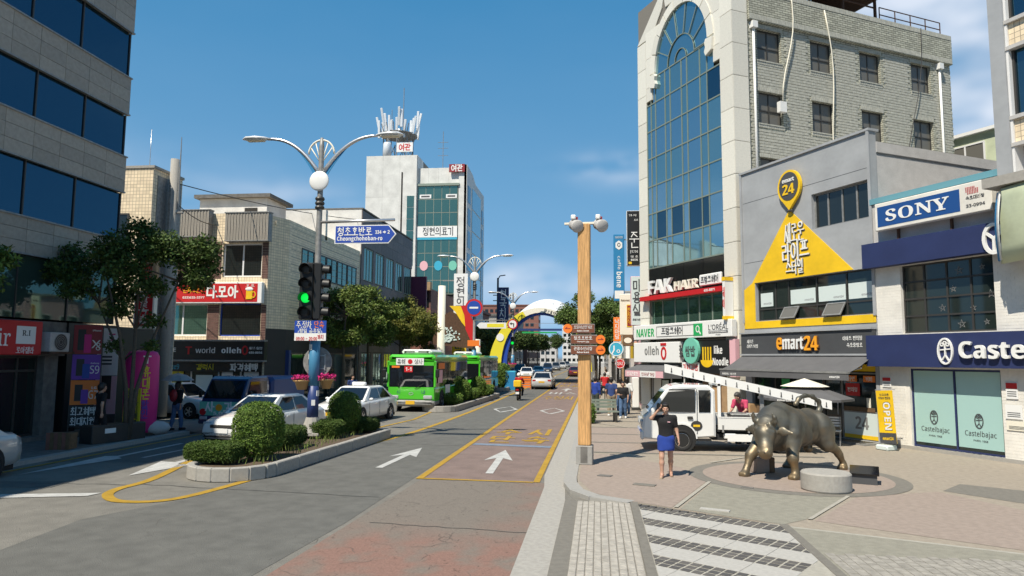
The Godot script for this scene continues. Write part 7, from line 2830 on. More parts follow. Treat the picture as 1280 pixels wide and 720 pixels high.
  stroke_mesh(st, arr([-0.06 * q[5], 0, 0.06 * q[5], 0, 0.02 * q[5], 0.035]), 1, 1, Vector2(cx, 0), 0.015, 0.004, at(I3, 0, 0, 0.045))
  obj(s, "arrow", st, "dark_red")
  var mx: float = (q[0] + q[1]) / 2 + (0.1 if q[5] < 0 else -0.02)
  letters(s, q[3], 0.46, 0.08, at(I3, mx, 0.035, 0.034), "white", {"depth": 0.003})
  letters(s, q[4], 0.3, 0.04, at(I3, mx, -0.055, 0.034), "white", {"depth": 0.003})
  k += 1
 # stones by the bull
 o = thing("stone_drum", "round pale stone drum beside the bull's hoof", "stone block", Vector3(4.53, 0.012, -15.0))
 st = S()
 lathe(st, [[0.46, 0.0], [0.475, 0.03], [0.475, 0.33], [0.45, 0.36]], 36)
 obj(o, "drum", st, "concrete")
 o = thing("plaque_box", "dark slant-topped plaque box right of the stone drum", "plaque", Vector3(5.6, 0.012, -15.95), -20)
 st = S()
 prism(st, arr([-0.2, 0, 0.2, 0, 0.2, 0.2, -0.2, 0.3]), -0.24, 0.24, Transform3D(Basis(Vector3.UP, -PI / 2), Vector3.ZERO))
 obj(o, "body", st, "charcoal")
 st = S()
 prism(st, arr([-0.24, 0.3, 0.24, 0.19, 0.24, 0.22, -0.24, 0.33]), -0.28, 0.28, Transform3D(Basis(Vector3.UP, -PI / 2), Vector3.ZERO))
 obj(o, "lid", st, "black_gloss")
 o = thing("stone_block", "small pinkish stone block behind the bull's raised front leg", "stone block", Vector3(3.75, 0.012, -17.1), 20)
 st = S()
 cbox(st, -0.22, 0.12, 0, 0.34, -0.15, 0.15, 0.015)
 obj(o, "block", st, "pave_pink")
 st = S()
 cbox(st, 0.12, 0.26, 0, 0.34, -0.15, 0.15, 0.015)
 obj(o, "dark_end", st, "wood_dark")
 # parasol
 o = rthing("parasol", "grey two-tier parasol with a cream top under the store awning", "parasol", -0.95, 2.0)
 st = S()
 for i in 8:
  var a := TAU * i / 8.0
  var b := TAU * (i + 1) / 8.0
  var A := Vector3(cos(a), 0, sin(a))
  var B := Vector3(cos(b), 0, sin(b))
  quad(st, A * 0.5 + Vector3(0, 1.74, 0), B * 0.5 + Vector3(0, 1.74, 0), B * 1.4 + Vector3(0, 1.42, 0), A * 1.4 + Vector3(0, 1.42, 0))
  quad(st, A * 1.4 + Vector3(0, 1.42, 0), B * 1.4 + Vector3(0, 1.42, 0), B * 1.4 + Vector3(0, 1.35, 0), A * 1.4 + Vector3(0, 1.35, 0))
 obj(o, "canopy", st, "awning_grey")
 st = S()
 for i in 8:
  var a := TAU * i / 8.0
  var b := TAU * (i + 1) / 8.0
  tri(st, Vector3(0, 2.02, 0), Vector3(cos(b) * 0.72, 1.77, sin(b) * 0.72), Vector3(cos(a) * 0.72, 1.77, sin(a) * 0.72))
 obj(o, "top_tier", st, "cream")
 letters(o, "emart24", 0.42, 0.06, Transform3D(Basis(Vector3.UP, PI / 8), Vector3(0.5, 1.39, 1.3)), "white", {"depth": 0.004})
 st = S(true)
 tube(st, [Vector3(0, 0, 0), Vector3(0, 2.0, 0)], 0.025, 8)
 for i in 8:
  var a := TAU * i / 8.0
  tube(st, [Vector3(0, 1.78, 0), Vector3(cos(a) * 1.38, 1.4, sin(a) * 1.38)], 0.01, 4)
 obj(o, "frame", st, "galv")
 st = S()
 cbox(st, -0.25, 0.25, 0, 0.1, -0.25, 0.25, 0.02)
 obj(o, "foot", st, "concrete")
 # table and chair under it
 o = rthing("cafe_table", "small round table under the parasol", "table", -1.0, 1.9)
 st = S()
 lathe(st, [[0.36, 0.7], [0.37, 0.72], [0.36, 0.74]], 20)
 obj(o, "top", st, "white")
 st = S()
 lathe(st, [[0.22, 0.0], [0.2, 0.03], [0.03, 0.06], [0.03, 0.7]], 12)
 obj(o, "leg", st, "galv")
 for q in [[-0.35, 1.5, 40.0, "white slatted chair right of the table under the parasol"], [-1.7, 1.7, -60.0, "white slatted chair left of the table under the parasol"]]:
  o = rthing("cafe_chair", q[3], "chair", q[0], q[1], "chairs under the parasol")
  o.rotation_degrees.y += q[2]
  st = S()
  cbox(st, -0.21, 0.21, 0.43, 0.46, -0.2, 0.2, 0.01)
  obj(o, "seat", st, "white")
  st = S()
  for i in 4:
   box(st, -0.2, 0.2, 0.56 + i * 0.08, 0.61 + i * 0.08, -0.22, -0.2)
  obj(o, "backrest", st, "white")
  for s in [[-0.19, -0.19], [0.17, -0.19], [-0.19, 0.17], [0.17, 0.17]]:
   st = S()
   box(st, s[0], s[0] + 0.025, 0, 0.43 if s[1] > 0 else 0.86, s[1], s[1] + 0.025)
   obj(o, "leg", st, "galv")
 # bench on the right pavement
 o = thing("street_bench", "dark slatted bench along the right pavement behind the timber pole", "bench", Vector3(0.2, 0, -29.4), 12)
 for i in 4:
  piece(o, "seat_slat", "frame_green", -0.65, 0.65, 0.4, 0.44, -0.3 + i * 0.14, -0.19 + i * 0.14)
 for i in 3:
  piece(o, "back_slat", "frame_green", -0.65, 0.65, 0.55 + i * 0.13, 0.65 + i * 0.13, -0.36, -0.32)
 for x in [-0.55, 0.5]:
  st = S()
  box(st, x, x + 0.06, 0, 0.4, -0.3, 0.26)
  box(st, x, x + 0.06, 0.4, 0.9, -0.4, -0.36)
  obj(o, "leg", st, "frame_dark")
 bush("small shrub between the timber pole and the bench", Vector3(-0.32, 0, -28.6), Vector3(0.22, 0.4, 0.3), 2.4, 0.06)
 # booth and barrier on the median
 o = thing("blue_booth", "small bright blue cabinet at the end of the third planter", "cabinet", Vector3(-7.2, -0.1, -58.5))
 st = S()
 cbox(st, -0.45, 0.45, 0, 1.6, -0.4, 0.4, 0.04)
 obj(o, "body", st, "cyan")
 piece(o, "door", "sky_blue", -0.38, 0.38, 0.1, 1.5, 0.4, 0.412)
 o = thing("orange_barrier", "orange slatted road barrier right of the blue cabinet", "barrier", Vector3(-6.2, -0.1, -60.5))
 for i in 5:
  piece(o, "slat", "sign_orange", -0.5, 0.5, 0.15 + i * 0.2, 0.29 + i * 0.2, -0.02, 0.02)
 for x in [-0.5, 0.44]:
  piece(o, "post", "sign_orange", x, x + 0.06, 0.0, 1.15, -0.05, -0.02)
 # utility pole with wires
 o = thing("utility_pole", "tall grey concrete utility pole behind the forked tree", "utility pole", Vector3(-18.45, 0, -28.2))
 st = S(true)
 lathe(st, [[0.23, 0.0], [0.18, 11.2], [0.0, 11.22]], 16)
 obj(o, "pole", st, "concrete")
 st = S()
 cbox(st, -0.07, 0.07, 7.6, 9.9, 0.16, 0.26, 0.02)
 obj(o, "riser_trunking", st, "galv")
 st = S()
 tube(st, [Vector3(0.25, 9.0, 0), Vector3(0.25, 12.2, 0)], [0.05, 0.015], 6)
 tube(st, [Vector3(-0.1, 8.8, 0), Vector3(0.5, 8.8, 0)], 0.05, 6)
 obj(o, "rod", st, "galv")
 k = 0
 for q in [[8.9, -30.0, 10.3, -35.5], [8.6, -24.0, 10.0, -36.0], [8.3, -20.0, 9.6, -35.0], [9.2, -16.35, 12.7, -50.0]]:
  var w := thing("overhead_wire", ["upper wire from the utility pole over the chamfered house roof", "middle wire from the utility pole to the chamfered house", "lower wire from the utility pole to the chamfered house", "wire from the utility pole along the brown office"][k], "wire", Vector3(-18.25, q[0] + 0.9, -28.2))
  st = S(true)
  var pts := []
  var e := Vector3(float(q[1]) + 18.25, float(q[2]) - float(q[0]) - 0.9, float(q[3]) + 28.2)
  for i in 11:
   var t := i / 10.0
   pts.append(e * t - Vector3(0, 1.2 * t * (1.0 - t), 0))
  tube(st, pts, 0.022, 5)
  obj(w, "wire", st, "black")
  k += 1
 # things on the left pavement
 o = thing("inflatable_column", "bright pink inflatable column with lettering down its edge", "inflatable column", Vector3(-14.95, 0, -21.7), 20)
 st = S(true)
 lathe(st, [[0.46, 0.05], [0.5, 0.2], [0.52, 1.4], [0.5, 2.55], [0.42, 2.7], [0.2, 2.76]], 24)
 obj(o, "body", st, "pink")
 for q in [["휴대폰", 0.0, "lemon", 1.7, 1.1], ["T", 0.0, "white", 2.45, 0.26], ["할인", 0.0, "purple", 0.85, 0.6]]:
  letters(o, q[0], 0.24, q[4], Transform3D(Basis(Vector3.UP, 0.5), Vector3(sin(0.5) * 0.515, q[3], cos(0.5) * 0.515)), q[2], {"down": q[0] != "T", "depth": 0.012, "weight": 0.16})
 st = S()
 lathe(st, [[0.55, 0.0], [0.55, 0.08], [0.46, 0.1]], 24)
 obj(o, "base", st, "frame_dark")
 o = thing("yellow_board", "yellow upright advertising board left of the pink column", "sign board", Vector3(-14.55, 0, -20.7), 10)
 piece(o, "panel", "lemon", -0.26, 0.26, 0.3, 1.55, -0.03, 0.0)
 letters(o, "번호이동", 0.16, 0.85, at(I3, -0.12, 0.8, 0.0), "red", {"down": true, "depth": 0.006})
 letters(o, "즉시개통", 0.16, 0.85, at(I3, 0.12, 0.8, 0.0), "charcoal", {"down": true, "depth": 0.006})
 letters(o, "오픈", 0.36, 0.16, at(I3, 0, 1.4, 0.0), "charcoal", {"depth": 0.006})
 st = S()
 box(st, -0.24, -0.2, 0, 0.3, -0.03, 0.0)
 box(st, 0.2, 0.24, 0, 0.3, -0.03, 0.0)
 box(st, -0.28, 0.28, 0, 0.03, -0.2, 0.2)
 obj(o, "stand", st, "frame_dark")
 o = thing("wooden_planter", "brown wooden planter box at the kerb under the phone banner", "planter", Vector3(-14.75, 0, -18.1), 15)
 for i in 6:
  piece(o, "plank", "wood_dark" if i % 2 else "red_brown", -0.3 + i * 0.1, -0.205 + i * 0.1, 0, 0.46, 0.2, 0.23)
 st = S()
 cbox(st, -0.31, 0.31, 0, 0.44, -0.22, 0.2, 0.01)
 obj(o, "box", st, "wood_dark")
 o = thing("dark_planter", "long dark planter box with a small white plate at the kerb", "planter", Vector3(-14.6, 0, -20.0), 74)
 st = S()
 cbox(st, -0.9, 0.9, 0, 0.52, -0.28, 0.28, 0.02)
 obj(o, "box", st, "frame_dark")
 piece(o, "plate", "white", -0.5, -0.15, 0.28, 0.42, 0.28, 0.29)
 st = S()
 box(st, -0.86, 0.86, 0.52, 0.53, -0.24, 0.24)
 obj(o, "soil", st, "soil")
 o = thing("white_bundle", "pale wrapped bundle on the pavement beyond the dark planter", "bundle", Vector3(-14.5, 0, -21.9), 60)
 st = S(true)
 ball(st, Vector3(0, 0.2, 0), Vector3(0.5, 0.24, 0.3), 12)
 obj(o, "wrap", st, "stucco_pale")

# ------------------------------------------------------------------ vehicles; the front of each points along +z
func wheel(parent: Node, x: float, r: float, z: float, w := 0.2) -> void:
 var key := "wheel%.2f%.2f" % [r, w]
 if not SH.has(key):
  var st := S(true)
  lathe(st, [[r * 0.66, -w / 2], [r * 0.93, -w / 2], [r, -w * 0.36], [r, w * 0.36], [r * 0.93, w / 2], [r * 0.66, w / 2], [r * 0.66, -w / 2]], 22, I3, false)
  st.generate_normals()
  SH[key] = st.commit()
  st = S()
  lathe(st, [[r * 0.68, -w * 0.3], [r * 0.68, w * 0.44], [r * 0.62, w * 0.47], [r * 0.6, w * 0.2], [0.01, w * 0.22]], 22)
  for i in 5:
   var b := Transform3D(Basis(Vector3.UP, TAU * i / 5.0), Vector3.ZERO)
   box(st, -r * 0.1, r * 0.1, w * 0.2, w * 0.4, 0.0, r * 0.63, b)
  lathe(st, [[r * 0.17, w * 0.2], [r * 0.15, w * 0.44]], 10)
  st.generate_normals()
  SH[key + "rim"] = st.commit()
 var b := Basis(Vector3(0, 0, 1), -PI / 2 if x > 0 else PI / 2)
 var o := part(parent, "wheel", SH[key], "rubber", Transform3D(b, Vector3(x, r, z)))
 part(o, "rim", SH[key + "rim"], "silver")

# a pane let into a four-cornered face, a bottom left, b bottom right, c top right, d top left
func face_pane(parent: Node, n: String, a: Vector3, b: Vector3, c: Vector3, d: Vector3, u0: float, u1: float, v0: float, v1: float, m := "glass_car", out := 0.008) -> MeshInstance3D:
 var nn := (b - a).cross(d - a).normalized()
 var P := func(u: float, v: float) -> Vector3: return a.lerp(b, u).lerp(d.lerp(c, u), v)
 var st := S()
 var r0 := PackedVector3Array()
 var r1 := PackedVector3Array()
 for q in [[u0, v0], [u1, v0], [u1, v1], [u0, v1]]:
  var p: Vector3 = P.call(q[0], q[1])
  r0.append(p - nn * 0.01)
  r1.append(p + nn * out)
 loft(st, [r0, r1])
 return obj(parent, n, st, m)

func car(n: String, label: String, cat: String, pos: Vector3, turn: float, paint: String, L := 4.5, W := 1.74, H := 1.45, suv := false, taxi := false, group := "") -> Node3D:
 var o := thing(n, label, cat, pos, turn, group)
 var k := 1.13 if suv else 1.0
 var rings := []
 for q in [[-0.5, 0.62, 0.84, 0.36], [-0.488, 0.86, 0.92, 0.24], [-0.44, 0.95, 0.97, 0.2], [-0.25, 0.97, 1.0, 0.18], [0.0, 0.94, 1.0, 0.18], [0.18, 0.93, 1.0, 0.18], [0.28, 0.9, 0.99, 0.18], [0.4, 0.82, 0.96, 0.18], [0.465, 0.74, 0.9, 0.2], [0.492, 0.62, 0.82, 0.24], [0.5, 0.5, 0.78, 0.32]]:
  var z := float(q[0]) * L
  var t := float(q[1]) * k
  var w := float(q[2]) * W / 2
  var b := float(q[3])
  var ring := PackedVector3Array()
  for p in [[0.0, b], [0.8, b], [0.97, b + 0.07], [1.0, lerpf(b, t, 0.45)], [0.985, t - 0.16], [0.95, t - 0.05], [0.84, t], [0.4, t + 0.025]]:
   ring.append(Vector3(w * float(p[0]), p[1], z))
  for p in [[0.0, t + 0.035], [-0.4, t + 0.025], [-0.84, t], [-0.95, t - 0.05], [-0.985, t - 0.16], [-1.0, lerpf(b, t, 0.45)], [-0.97, b + 0.07], [-0.8, b]]:
   ring.append(Vector3(w * float(p[0]), p[1], z))
  rings.append(ring)
 var st := S(true)
 loft(st, rings)
 obj(o, "body", st, paint)
 # cabin
 var y0 := 0.9 * k
 var bw := W * 0.465
 var tw := W * 0.36
 var zb := [-0.47 * L, 0.27 * L] if suv else [-0.40 * L, 0.25 * L]
 var zt := [-0.42 * L, 0.10 * L] if suv else [-0.22 * L, 0.06 * L]
 var B := [Vector3(-bw, y0, zb[0]), Vector3(bw, y0, zb[0]), Vector3(bw, y0, zb[1]), Vector3(-bw, y0, zb[1])]
 var T := [Vector3(-tw, H - 0.05, zt[0]), Vector3(tw, H - 0.05, zt[0]), Vector3(tw, H - 0.05, zt[1]), Vector3(-tw, H - 0.05, zt[1])]
 var R := [Vector3(-tw * 0.8, H, zt[0] + 0.1), Vector3(tw * 0.8, H, zt[0] + 0.1), Vector3(tw * 0.8, H, zt[1] - 0.12), Vector3(-tw * 0.8, H, zt[1] - 0.12)]
 st = S()
 var cr := []
 for row in [B, T, R]:
  cr.append(PackedVector3Array([row[3], row[2], row[1], row[0]]))
 loft(st, cr)
 obj(o, "roof", st, paint)
 face_pane(o, "windscreen", B[3], B[2], T[2], T[3], 0.06, 0.94, 0.08, 0.95)
 face_pane(o, "rear_window", B[1], B[0], T[0], T[1], 0.08, 0.92, 0.25 if suv else 0.12, 0.92)
 for s in [[B[2], B[1], T[1], T[2]], [B[0], B[3], T[3], T[0]]]:
  var fl: bool = s[0] == B[2]
  for u in ([[0.12, 0.5], [0.53, 0.9]] if fl else [[0.1, 0.47], [0.5, 0.88]]):
   face_pane(o, "side_window", s[0], s[1], s[2], s[3], u[0], u[1], 0.12, 0.92)
 for s in [-1.0, 1.0]:
  for z in [-0.29 * L, 0.3 * L]:
   st = S()
   lathe(st, [[0.37, -0.02], [0.37, 0.02]], 20, Transform3D(Basis(Vector3(0, 0, 1), -PI / 2 * s), Vector3(s * (W / 2 - 0.025), 0.33, z)))
   obj(o, "wheel_arch", st, "rubber")
   wheel(o, s * (W / 2 - 0.075), 0.31, z)
  st = S(true)
  ball(st, Vector3(s * (W / 2 + 0.06), y0 + 0.07, 0.17 * L), Vector3(0.1, 0.065, 0.06), 8)
  obj(o, "mirror", st, paint)
  st = S()
  cbox(st, s * W * 0.33 - 0.16, s * W * 0.33 + 0.16, 0.6 * k, 0.71 * k, 0.44 * L, 0.492 * L - 0.04, 0.02)
  obj(o, "headlight", st, "lens_clear")
  st = S()
  cbox(st, s * W * 0.35 - 0.15, s * W * 0.35 + 0.13, 0.68 * k, 0.84 * k, -0.497 * L, -0.45 * L, 0.02)
  obj(o, "tail_light", st, "lens_red")
  for z in [0.02 * L, -0.2 * L]:
   st = S()
   box(st, s * W * 0.495 - 0.01, s * W * 0.495 + 0.02, 0.76 * k, 0.79 * k, z - 0.1, z + 0.1)
   obj(o, "door_handle", st, paint)
  # door seams
  for z in [0.17 * L, -0.04 * L, -0.24 * L]:
   piece(o, "door_seam", "black", s * W * 0.5 - 0.006, s * W * 0.5 + 0.002, 0.3, 0.86 * k, z - 0.005, z + 0.005)
 st = S()
 cbox(st, -0.4, 0.4, 0.54, 0.64, 0.46 * L, 0.503 * L, 0.015)
 obj(o, "grille", st, "frame_dark")
 st = S()
 box(st, -W * 0.36, W * 0.36, 0.26, 0.36, 0.46 * L, 0.5 * L)
 obj(o, "lower_intake", st, "rubber")
 for z in [0.503 * L, -0.503 * L]:
  var y := 0.4 if z > 0 else 0.58
  var p := piece(o, "number_plate", "white" if not taxi and paint != "car_red" and not (paint == "car_silver" and suv == false and z < 0) else "plate_yellow", -0.25, 0.25, y, y + 0.13, minf(z, z * 0.99), maxf(z, z * 0.99) + (0.012 if z > 0 else 0.0))
  p.name = "front_plate" if z > 0 else "rear_plate"
 st = S()
 box(st, -W * 0.42, W * 0.42, 0.12, 0.24, -0.46 * L, 0.46 * L)
 obj(o, "underbody", st, "rubber")
 if taxi:
  st = S()
  cbox(st, -0.3, 0.3, H, H + 0.16, -0.22, 0.0, 0.04)
  obj(o, "roof_lamp", st, "white")
 return o

func bus(label: String, pos: Vector3, L: float, front_sign: bool) -> void:
 var o := thing("green_bus", label, "bus", pos, 0, "green city buses")
 var W := 2.36
 var w := W / 2
 var st := S()
 # lower shell
 cbox(st, -w, w, 0.34, 1.22, -L, -0.02, 0.08)
 obj(o, "lower_body", st, "bus_green")
 st = S()
 cbox(st, -w + 0.02, w - 0.02, 1.2, 2.5, -L + 0.05, -0.1, 0.05)
 obj(o, "window_band", st, "black_gloss")
 st = S()
 cbox(st, -w, w, 2.46, 2.82, -L, -0.02, 0.12)
 obj(o, "roof", st, "bus_green")
 st = S()
 cbox(st, -w - 0.01, w + 0.01, 0.28, 0.62, -L * 0.99, 0.05, 0.1)
 obj(o, "skirt", st, "galv")
 st = S()
 cbox(st, -0.78, 0.78, 2.82, 3.08, -3.4, -0.9, 0.1)
 var ac := obj(o, "air_conditioner", st, "white")
 piece(ac, "grille", "galv", -0.55, -0.1, 2.9, 3.02, -0.91, -0.89)
 piece(ac, "grille", "galv", 0.1, 0.55, 2.9, 3.02, -0.91, -0.89)
 # front
 piece(o, "windscreen", "glass_car", -w + 0.1, w - 0.1, 1.24, 2.28, -0.03, 0.01)
 piece(o, "front_panel", "bus_green", -w + 0.03, w - 0.03, 0.64, 1.22, -0.05, 0.015)
 for s in [-1.0, 1.0]:
  st = S()
  cbox(st, s * w - 0.06, s * w + 0.06, 1.2, 2.5, -0.16, 0.0, 0.03)
  obj(o, "corner_pillar", st, "bus_green")
  st = S()
  cbox(st, s * 0.85 - 0.22, s * 0.85 + 0.22, 0.64, 0.82, 0.0, 0.06, 0.03)
  obj(o, "headlight", st, "lens_clear")
  st = S(true)
  tube(st, [Vector3(s * 0.4 - 0.2, 1.15, 0.06), Vector3(s * 0.4 + 0.25 * s, 1.4, 0.05)], 0.015, 5)
  obj(o, "wiper", st, "rubber")
  st = S()
  cbox(st, s * (w + 0.16) - 0.1, s * (w + 0.16) + 0.1, 1.7, 2.1, 0.1, 0.18, 0.03)
  obj(o, "mirror", st, "black")
  for z in [-1.6, -L + 2.2]:
   st = S()
   lathe(st, [[0.55, -0.02], [0.55, 0.02]], 22, Transform3D(Basis(Vector3(0, 0, 1), -PI / 2 * s), Vector3(s * (w - 0.0), 0.5, z)))
   obj(o, "wheel_arch", st, "rubber")
   wheel(o, s * (w - 0.09), 0.46, z, 0.26)
  # side windows
  var n := int((L - 1.0) / 1.3)
  for i in n:
   var z := -0.5 - i * 1.3
   if s > 0 and i == 0:
    continue
   piece(o, "side_window", "glass_shop", s * w - 0.03, s * w + 0.006, 1.3, 2.42, z - 1.2, z)
 st = S()
 box(st, -w, w, 2.28, 2.46, -0.08, 0.0)
 obj(o, "front_header", st, "bus_green")
 if front_sign:
  piece(o, "destination_board", "white", -0.78, 0.62, 2.3, 2.64, 0.0, 0.03)
  letters(o, "동해", 0.42, 0.22, at(I3, -0.52, 2.47, 0.03), "charcoal", {"depth": 0.006})
  letters(o, "상사", 0.42, 0.22, at(I3, 0.36, 2.47, 0.03), "charcoal", {"depth": 0.006})
  st = S()
  prism(st, ellipse(-0.07, 2.47, 0.12, 0.12, 16), 0.03, 0.04)
  obj(o, "board_emblem", st, "red")
  piece(o, "route_board", "red", -0.36, 0.06, 1.95, 2.25, 0.012, 0.02)
  letters(o, "1-1", 0.3, 0.18, at(I3, -0.15, 2.1, 0.02), "white", {"depth": 0.005})
  piece(o, "orange_board", "sign_orange", -1.0, -0.6, 2.16, 2.26, 0.012, 0.02)
  letters(o, "시", 0.2, 0.17, at(I3, -0.62, 0.98, 0.015), "pole_navy", {"depth": 0.005})
  letters(o, "내", 0.2, 0.17, at(I3, 0.62, 0.98, 0.015), "pole_navy", {"depth": 0.005})
  st = S()
  ring2(st, 0, 0.9, 0.12, 0.07, 0.03, 0.012, at(I3, 0, 0, 0.015), 14)
  obj(o, "front_emblem", st, "silver")
  # people and posters seen through the windscreen
  st = S()
  box(st, w - 0.02, w + 0.008, 0.7, 1.25, -3.6, -2.5)
  obj(o, "side_poster", st, "white")
  for q in [["sign_orange", 2.1, 2.4, -2.2, -0.75], ["pale_pink", 1.4, 2.05, -1.7, -0.7]]:
   piece(o, "side_board", q[0], w + 0.005, w + 0.012, q[1], q[2], q[3], q[4])
 piece(o, "number_plate", "plate_yellow", -0.25, 0.2, 0.38, 0.56, 0.05, 0.07)

func build_vehicles() -> void:
 var st := S()
 car("parked_car", "pale silver car leaving the view at the left edge, rear towards the street", "car", Vector3(-13.7, -0.1, -12.45), 4, "car_silver", 4.7, 1.8, 1.48)
 car("parked_car", "white saloon behind the big round bush by the lamp post", "car", Vector3(-10.75, -0.1, -22.2), -10, "car_white", 4.5, 1.72, 1.45)
 car("taxi", "white taxi with a roof lamp behind the second round bush", "taxi", Vector3(-10.05, -0.1, -28.9), -6, "car_white", 4.8, 1.84, 1.47, false, true)
 car("parked_car", "white car in the side street beyond the pink column", "car", Vector3(-18.5, -0.1, -29.5), 80, "car_white", 4.4, 1.7, 1.5)
 bus("green city bus with a white destination board nearest on the left", Vector3(-9.12, -0.1, -34.0), 8.9, true)
 bus("second green bus partly hidden behind the first", Vector3(-8.95, -0.1, -46.2), 8.9, false)
 car("moving_car", "silver saloon seen from behind ahead of the motorcycle", "car", Vector3(-4.75, -0.1, -62.6), 180, "car_silver", 4.8, 1.86, 1.47)
 car("moving_car", "dark red saloon in the bus lane far ahead", "car", Vector3(-3.35, -0.1, -104.6), 184, "car_red", 4.9, 1.9, 1.46)
 car("moving_car", "boxy white four-wheel drive facing the camera beyond the second bus", "car", Vector3(-10.3, -0.1, -73.5), 0, "car_white", 4.5, 1.85, 1.85, true)
 var k := 0
 for q in [[-9.4, -94.0, "car_white", false], [-11.3, -103.0, "car_black", true], [-8.9, -107.0, "car_white", false], [-9.0, -128.0, "car_navy", true], [-8.9, -152.0, "car_grey", true], [-8.8, -178.0, "car_silver", true], [-8.9, -206.0, "car_grey", true], [-12.4, -86.0, "car_black", false], [-12.3, -96.0, "car_navy", true]]:
  car("queued_car", ["white saloon at the head of the far queue", "large black car second in the far queue", "white saloon behind the first one in the far queue", "navy four-wheel drive in the middle of the far queue", "grey four-wheel drive behind the navy one", "silver four-wheel drive near the end of the far queue", "last grey car of the far queue", "black saloon by the far left kerb", "navy four-wheel drive by the far left kerb"][k], "car", Vector3(q[0], -0.1, q[1]), 4, q[2], 4.6, 1.84, 1.78 if q[3] else 1.46, q[3], false, "cars queued on the far street")
  k += 1
 # ---- white flatbed lorry by the bull
 var o := thing("flatbed_lorry", "white flatbed lorry parked on the pavement behind the woman", "lorry", Vector3(3.72, 0, -21.4), -90)
 var rings := []
 for q in [[-0.84, 0.94], [-0.8, 1.0], [0.8, 1.0], [0.84, 0.94]]:
  var s: float = q[1]
  var ring := PackedVector3Array()
  for p in [[0.42, 0.42], [0.42, 1.05], [0.42, 1.72], [0.6, 1.86], [1.35, 1.87], [1.62, 1.82], [1.8, 1.7], [2.28, 1.08], [2.42, 0.95], [2.47, 0.62], [2.47, 0.34], [1.9, 0.3]]:
   ring.append(Vector3(q[0] * (0.93 if p[1] > 1.5 else 1.0), lerpf(1.0, float(p[1]), s), lerpf(1.4, float(p[0]), s)))
  ring.reverse()
  rings.append(ring)
 st = S()
 loft(st, rings)
 obj(o, "cab", st, "car_white")
 for s in [-1.0, 1.0]:
  var A := Vector3(s * 0.842, 1.1, 2.1)
  # side windows follow the slope of the windscreen
  st = S()
  var pl := arr([2.12, 1.1, 1.72, 1.66, 0.98, 1.72, 0.98, 1.1])
  var xf := Transform3D(Basis(Vector3(0, 0, 1), Vector3(0, 1, 0), Vector3(-1, 0, 0)), Vector3(0, 0, 0))
  prism(st, pl, -0.85 if s > 0 else 0.82, -0.82 if s > 0 else 0.85, xf)
  var dw := obj(o, "door_window", st, "glass_car")
  st = S()
  prism(st, arr([0.88, 1.1, 0.88, 1.72, 0.56, 1.72, 0.56, 1.1]), -0.85 if s > 0 else 0.82, -0.82 if s > 0 else 0.85, xf)
  obj(o, "rear_quarter_window", st, "glass_car")
  st = S()
  for l in [[1.95, 0.5, 2.13, 1.08], [0.93, 0.5, 0.93, 1.74], [0.93, 0.5, 1.9, 0.44], [0.96, 1.76, 1.72, 1.72]]:
   stroke_mesh(st, arr(l), 1, 1, Vector2.ZERO, 0.016, 0.003, Transform3D(Basis(Vector3(0, 0, 1), Vector3(0, 1, 0), Vector3(-s if false else -1.0, 0, 0)), Vector3(s * 0.845, 0, 0)))
  obj(o, "door_seam", st, "frame_dark")
  st = S()
  cbox(st, s * 0.85 - 0.02, s * 0.85 + 0.02, 0.9, 0.98, 1.05, 1.2, 0.01)
  obj(o, "door_handle", st, "frame_dark")
  st = S()
  cbox(st, s * 1.0 - 0.07, s * 1.0 + 0.07, 1.1, 1.36, 1.98, 2.06, 0.03)
  obj(o, "mirror", st, "frame_dark")
  st = S()
  lathe(st, [[0.4, -0.02], [0.4, 0.02]], 22, Transform3D(Basis(Vector3(0, 0, 1), -PI / 2 * s), Vector3(s * 0.832, 0.36, 1.36)))
  obj(o, "wheel_arch", st, "rubber")
  wheel(o, s * 0.76, 0.31, 1.36)
  for z in [-1.35]:
   wheel(o, s * 0.74, 0.29, z, 0.26)
  st = S()
  cbox(st, s * 0.55 - 0.2, s * 0.55 + 0.2, 0.66, 0.86, 2.42, 2.5, 0.03)
  obj(o, "headlight", st, "lens_clear")
  # bed side board
  st = S()
  cbox(st, s * 0.83 - 0.02, s * 0.83 + 0.02, 0.62, 0.96, -2.45, 0.33, 0.01)
  box(st, s * 0.83 - 0.03, s * 0.83 + 0.03, 0.955, 0.985, -2.45, 0.33)
  obj(o, "side_board", st, "car_white")
  st = S()
  for z in [-2.3, -1.4, -0.5, 0.2]:
   box(st, s * 0.83 - 0.03, s * 0.83 + 0.03, 0.55, 0.75, z, z + 0.05)
  obj(o, "hinge", st, "galv")
 face_pane(o, "windscreen", Vector3(-0.82, 1.08, 2.28), Vector3(0.82, 1.08, 2.28), Vector3(0.76, 1.7, 1.8), Vector3(-0.76, 1.7, 1.8), 0.05, 0.95, 0.05, 0.95)
 st = S()
 cbox(st, -0.84, 0.84, 0.3, 0.56, 2.4, 2.52, 0.04)
 obj(o, "bumper", st, "car_white")
 st = S()
 prism(st, ellipse(0, 0, 0.16, 0.14, 16), 0.0, 0.004, Transform3D(Basis(Vector3.UP, PI / 2), Vector3(0.8425, 0.72, 0.95)))
 var em := obj(o, "door_emblem", st, "frame_dark")
 st = S()
 box(st, 0.844, 0.85, 0.69, 0.75, 0.86, 1.04)
 obj(em, "emblem_band", st, "yellow")
 st = S()
 box(st, -0.7, 0.7, 0.32, 0.5, -2.3, 0.5)
 box(st, -0.8, 0.8, 0.56, 0.62, -2.45, 0.36)
 obj(o, "chassis", st, "rubber")
 st = S()
 for s in [-1.0, 1.0]:
  box(st, s * 0.62 - 0.02, s * 0.62 + 0.2 * s, 0.3, 0.5, -0.6, 0.1)
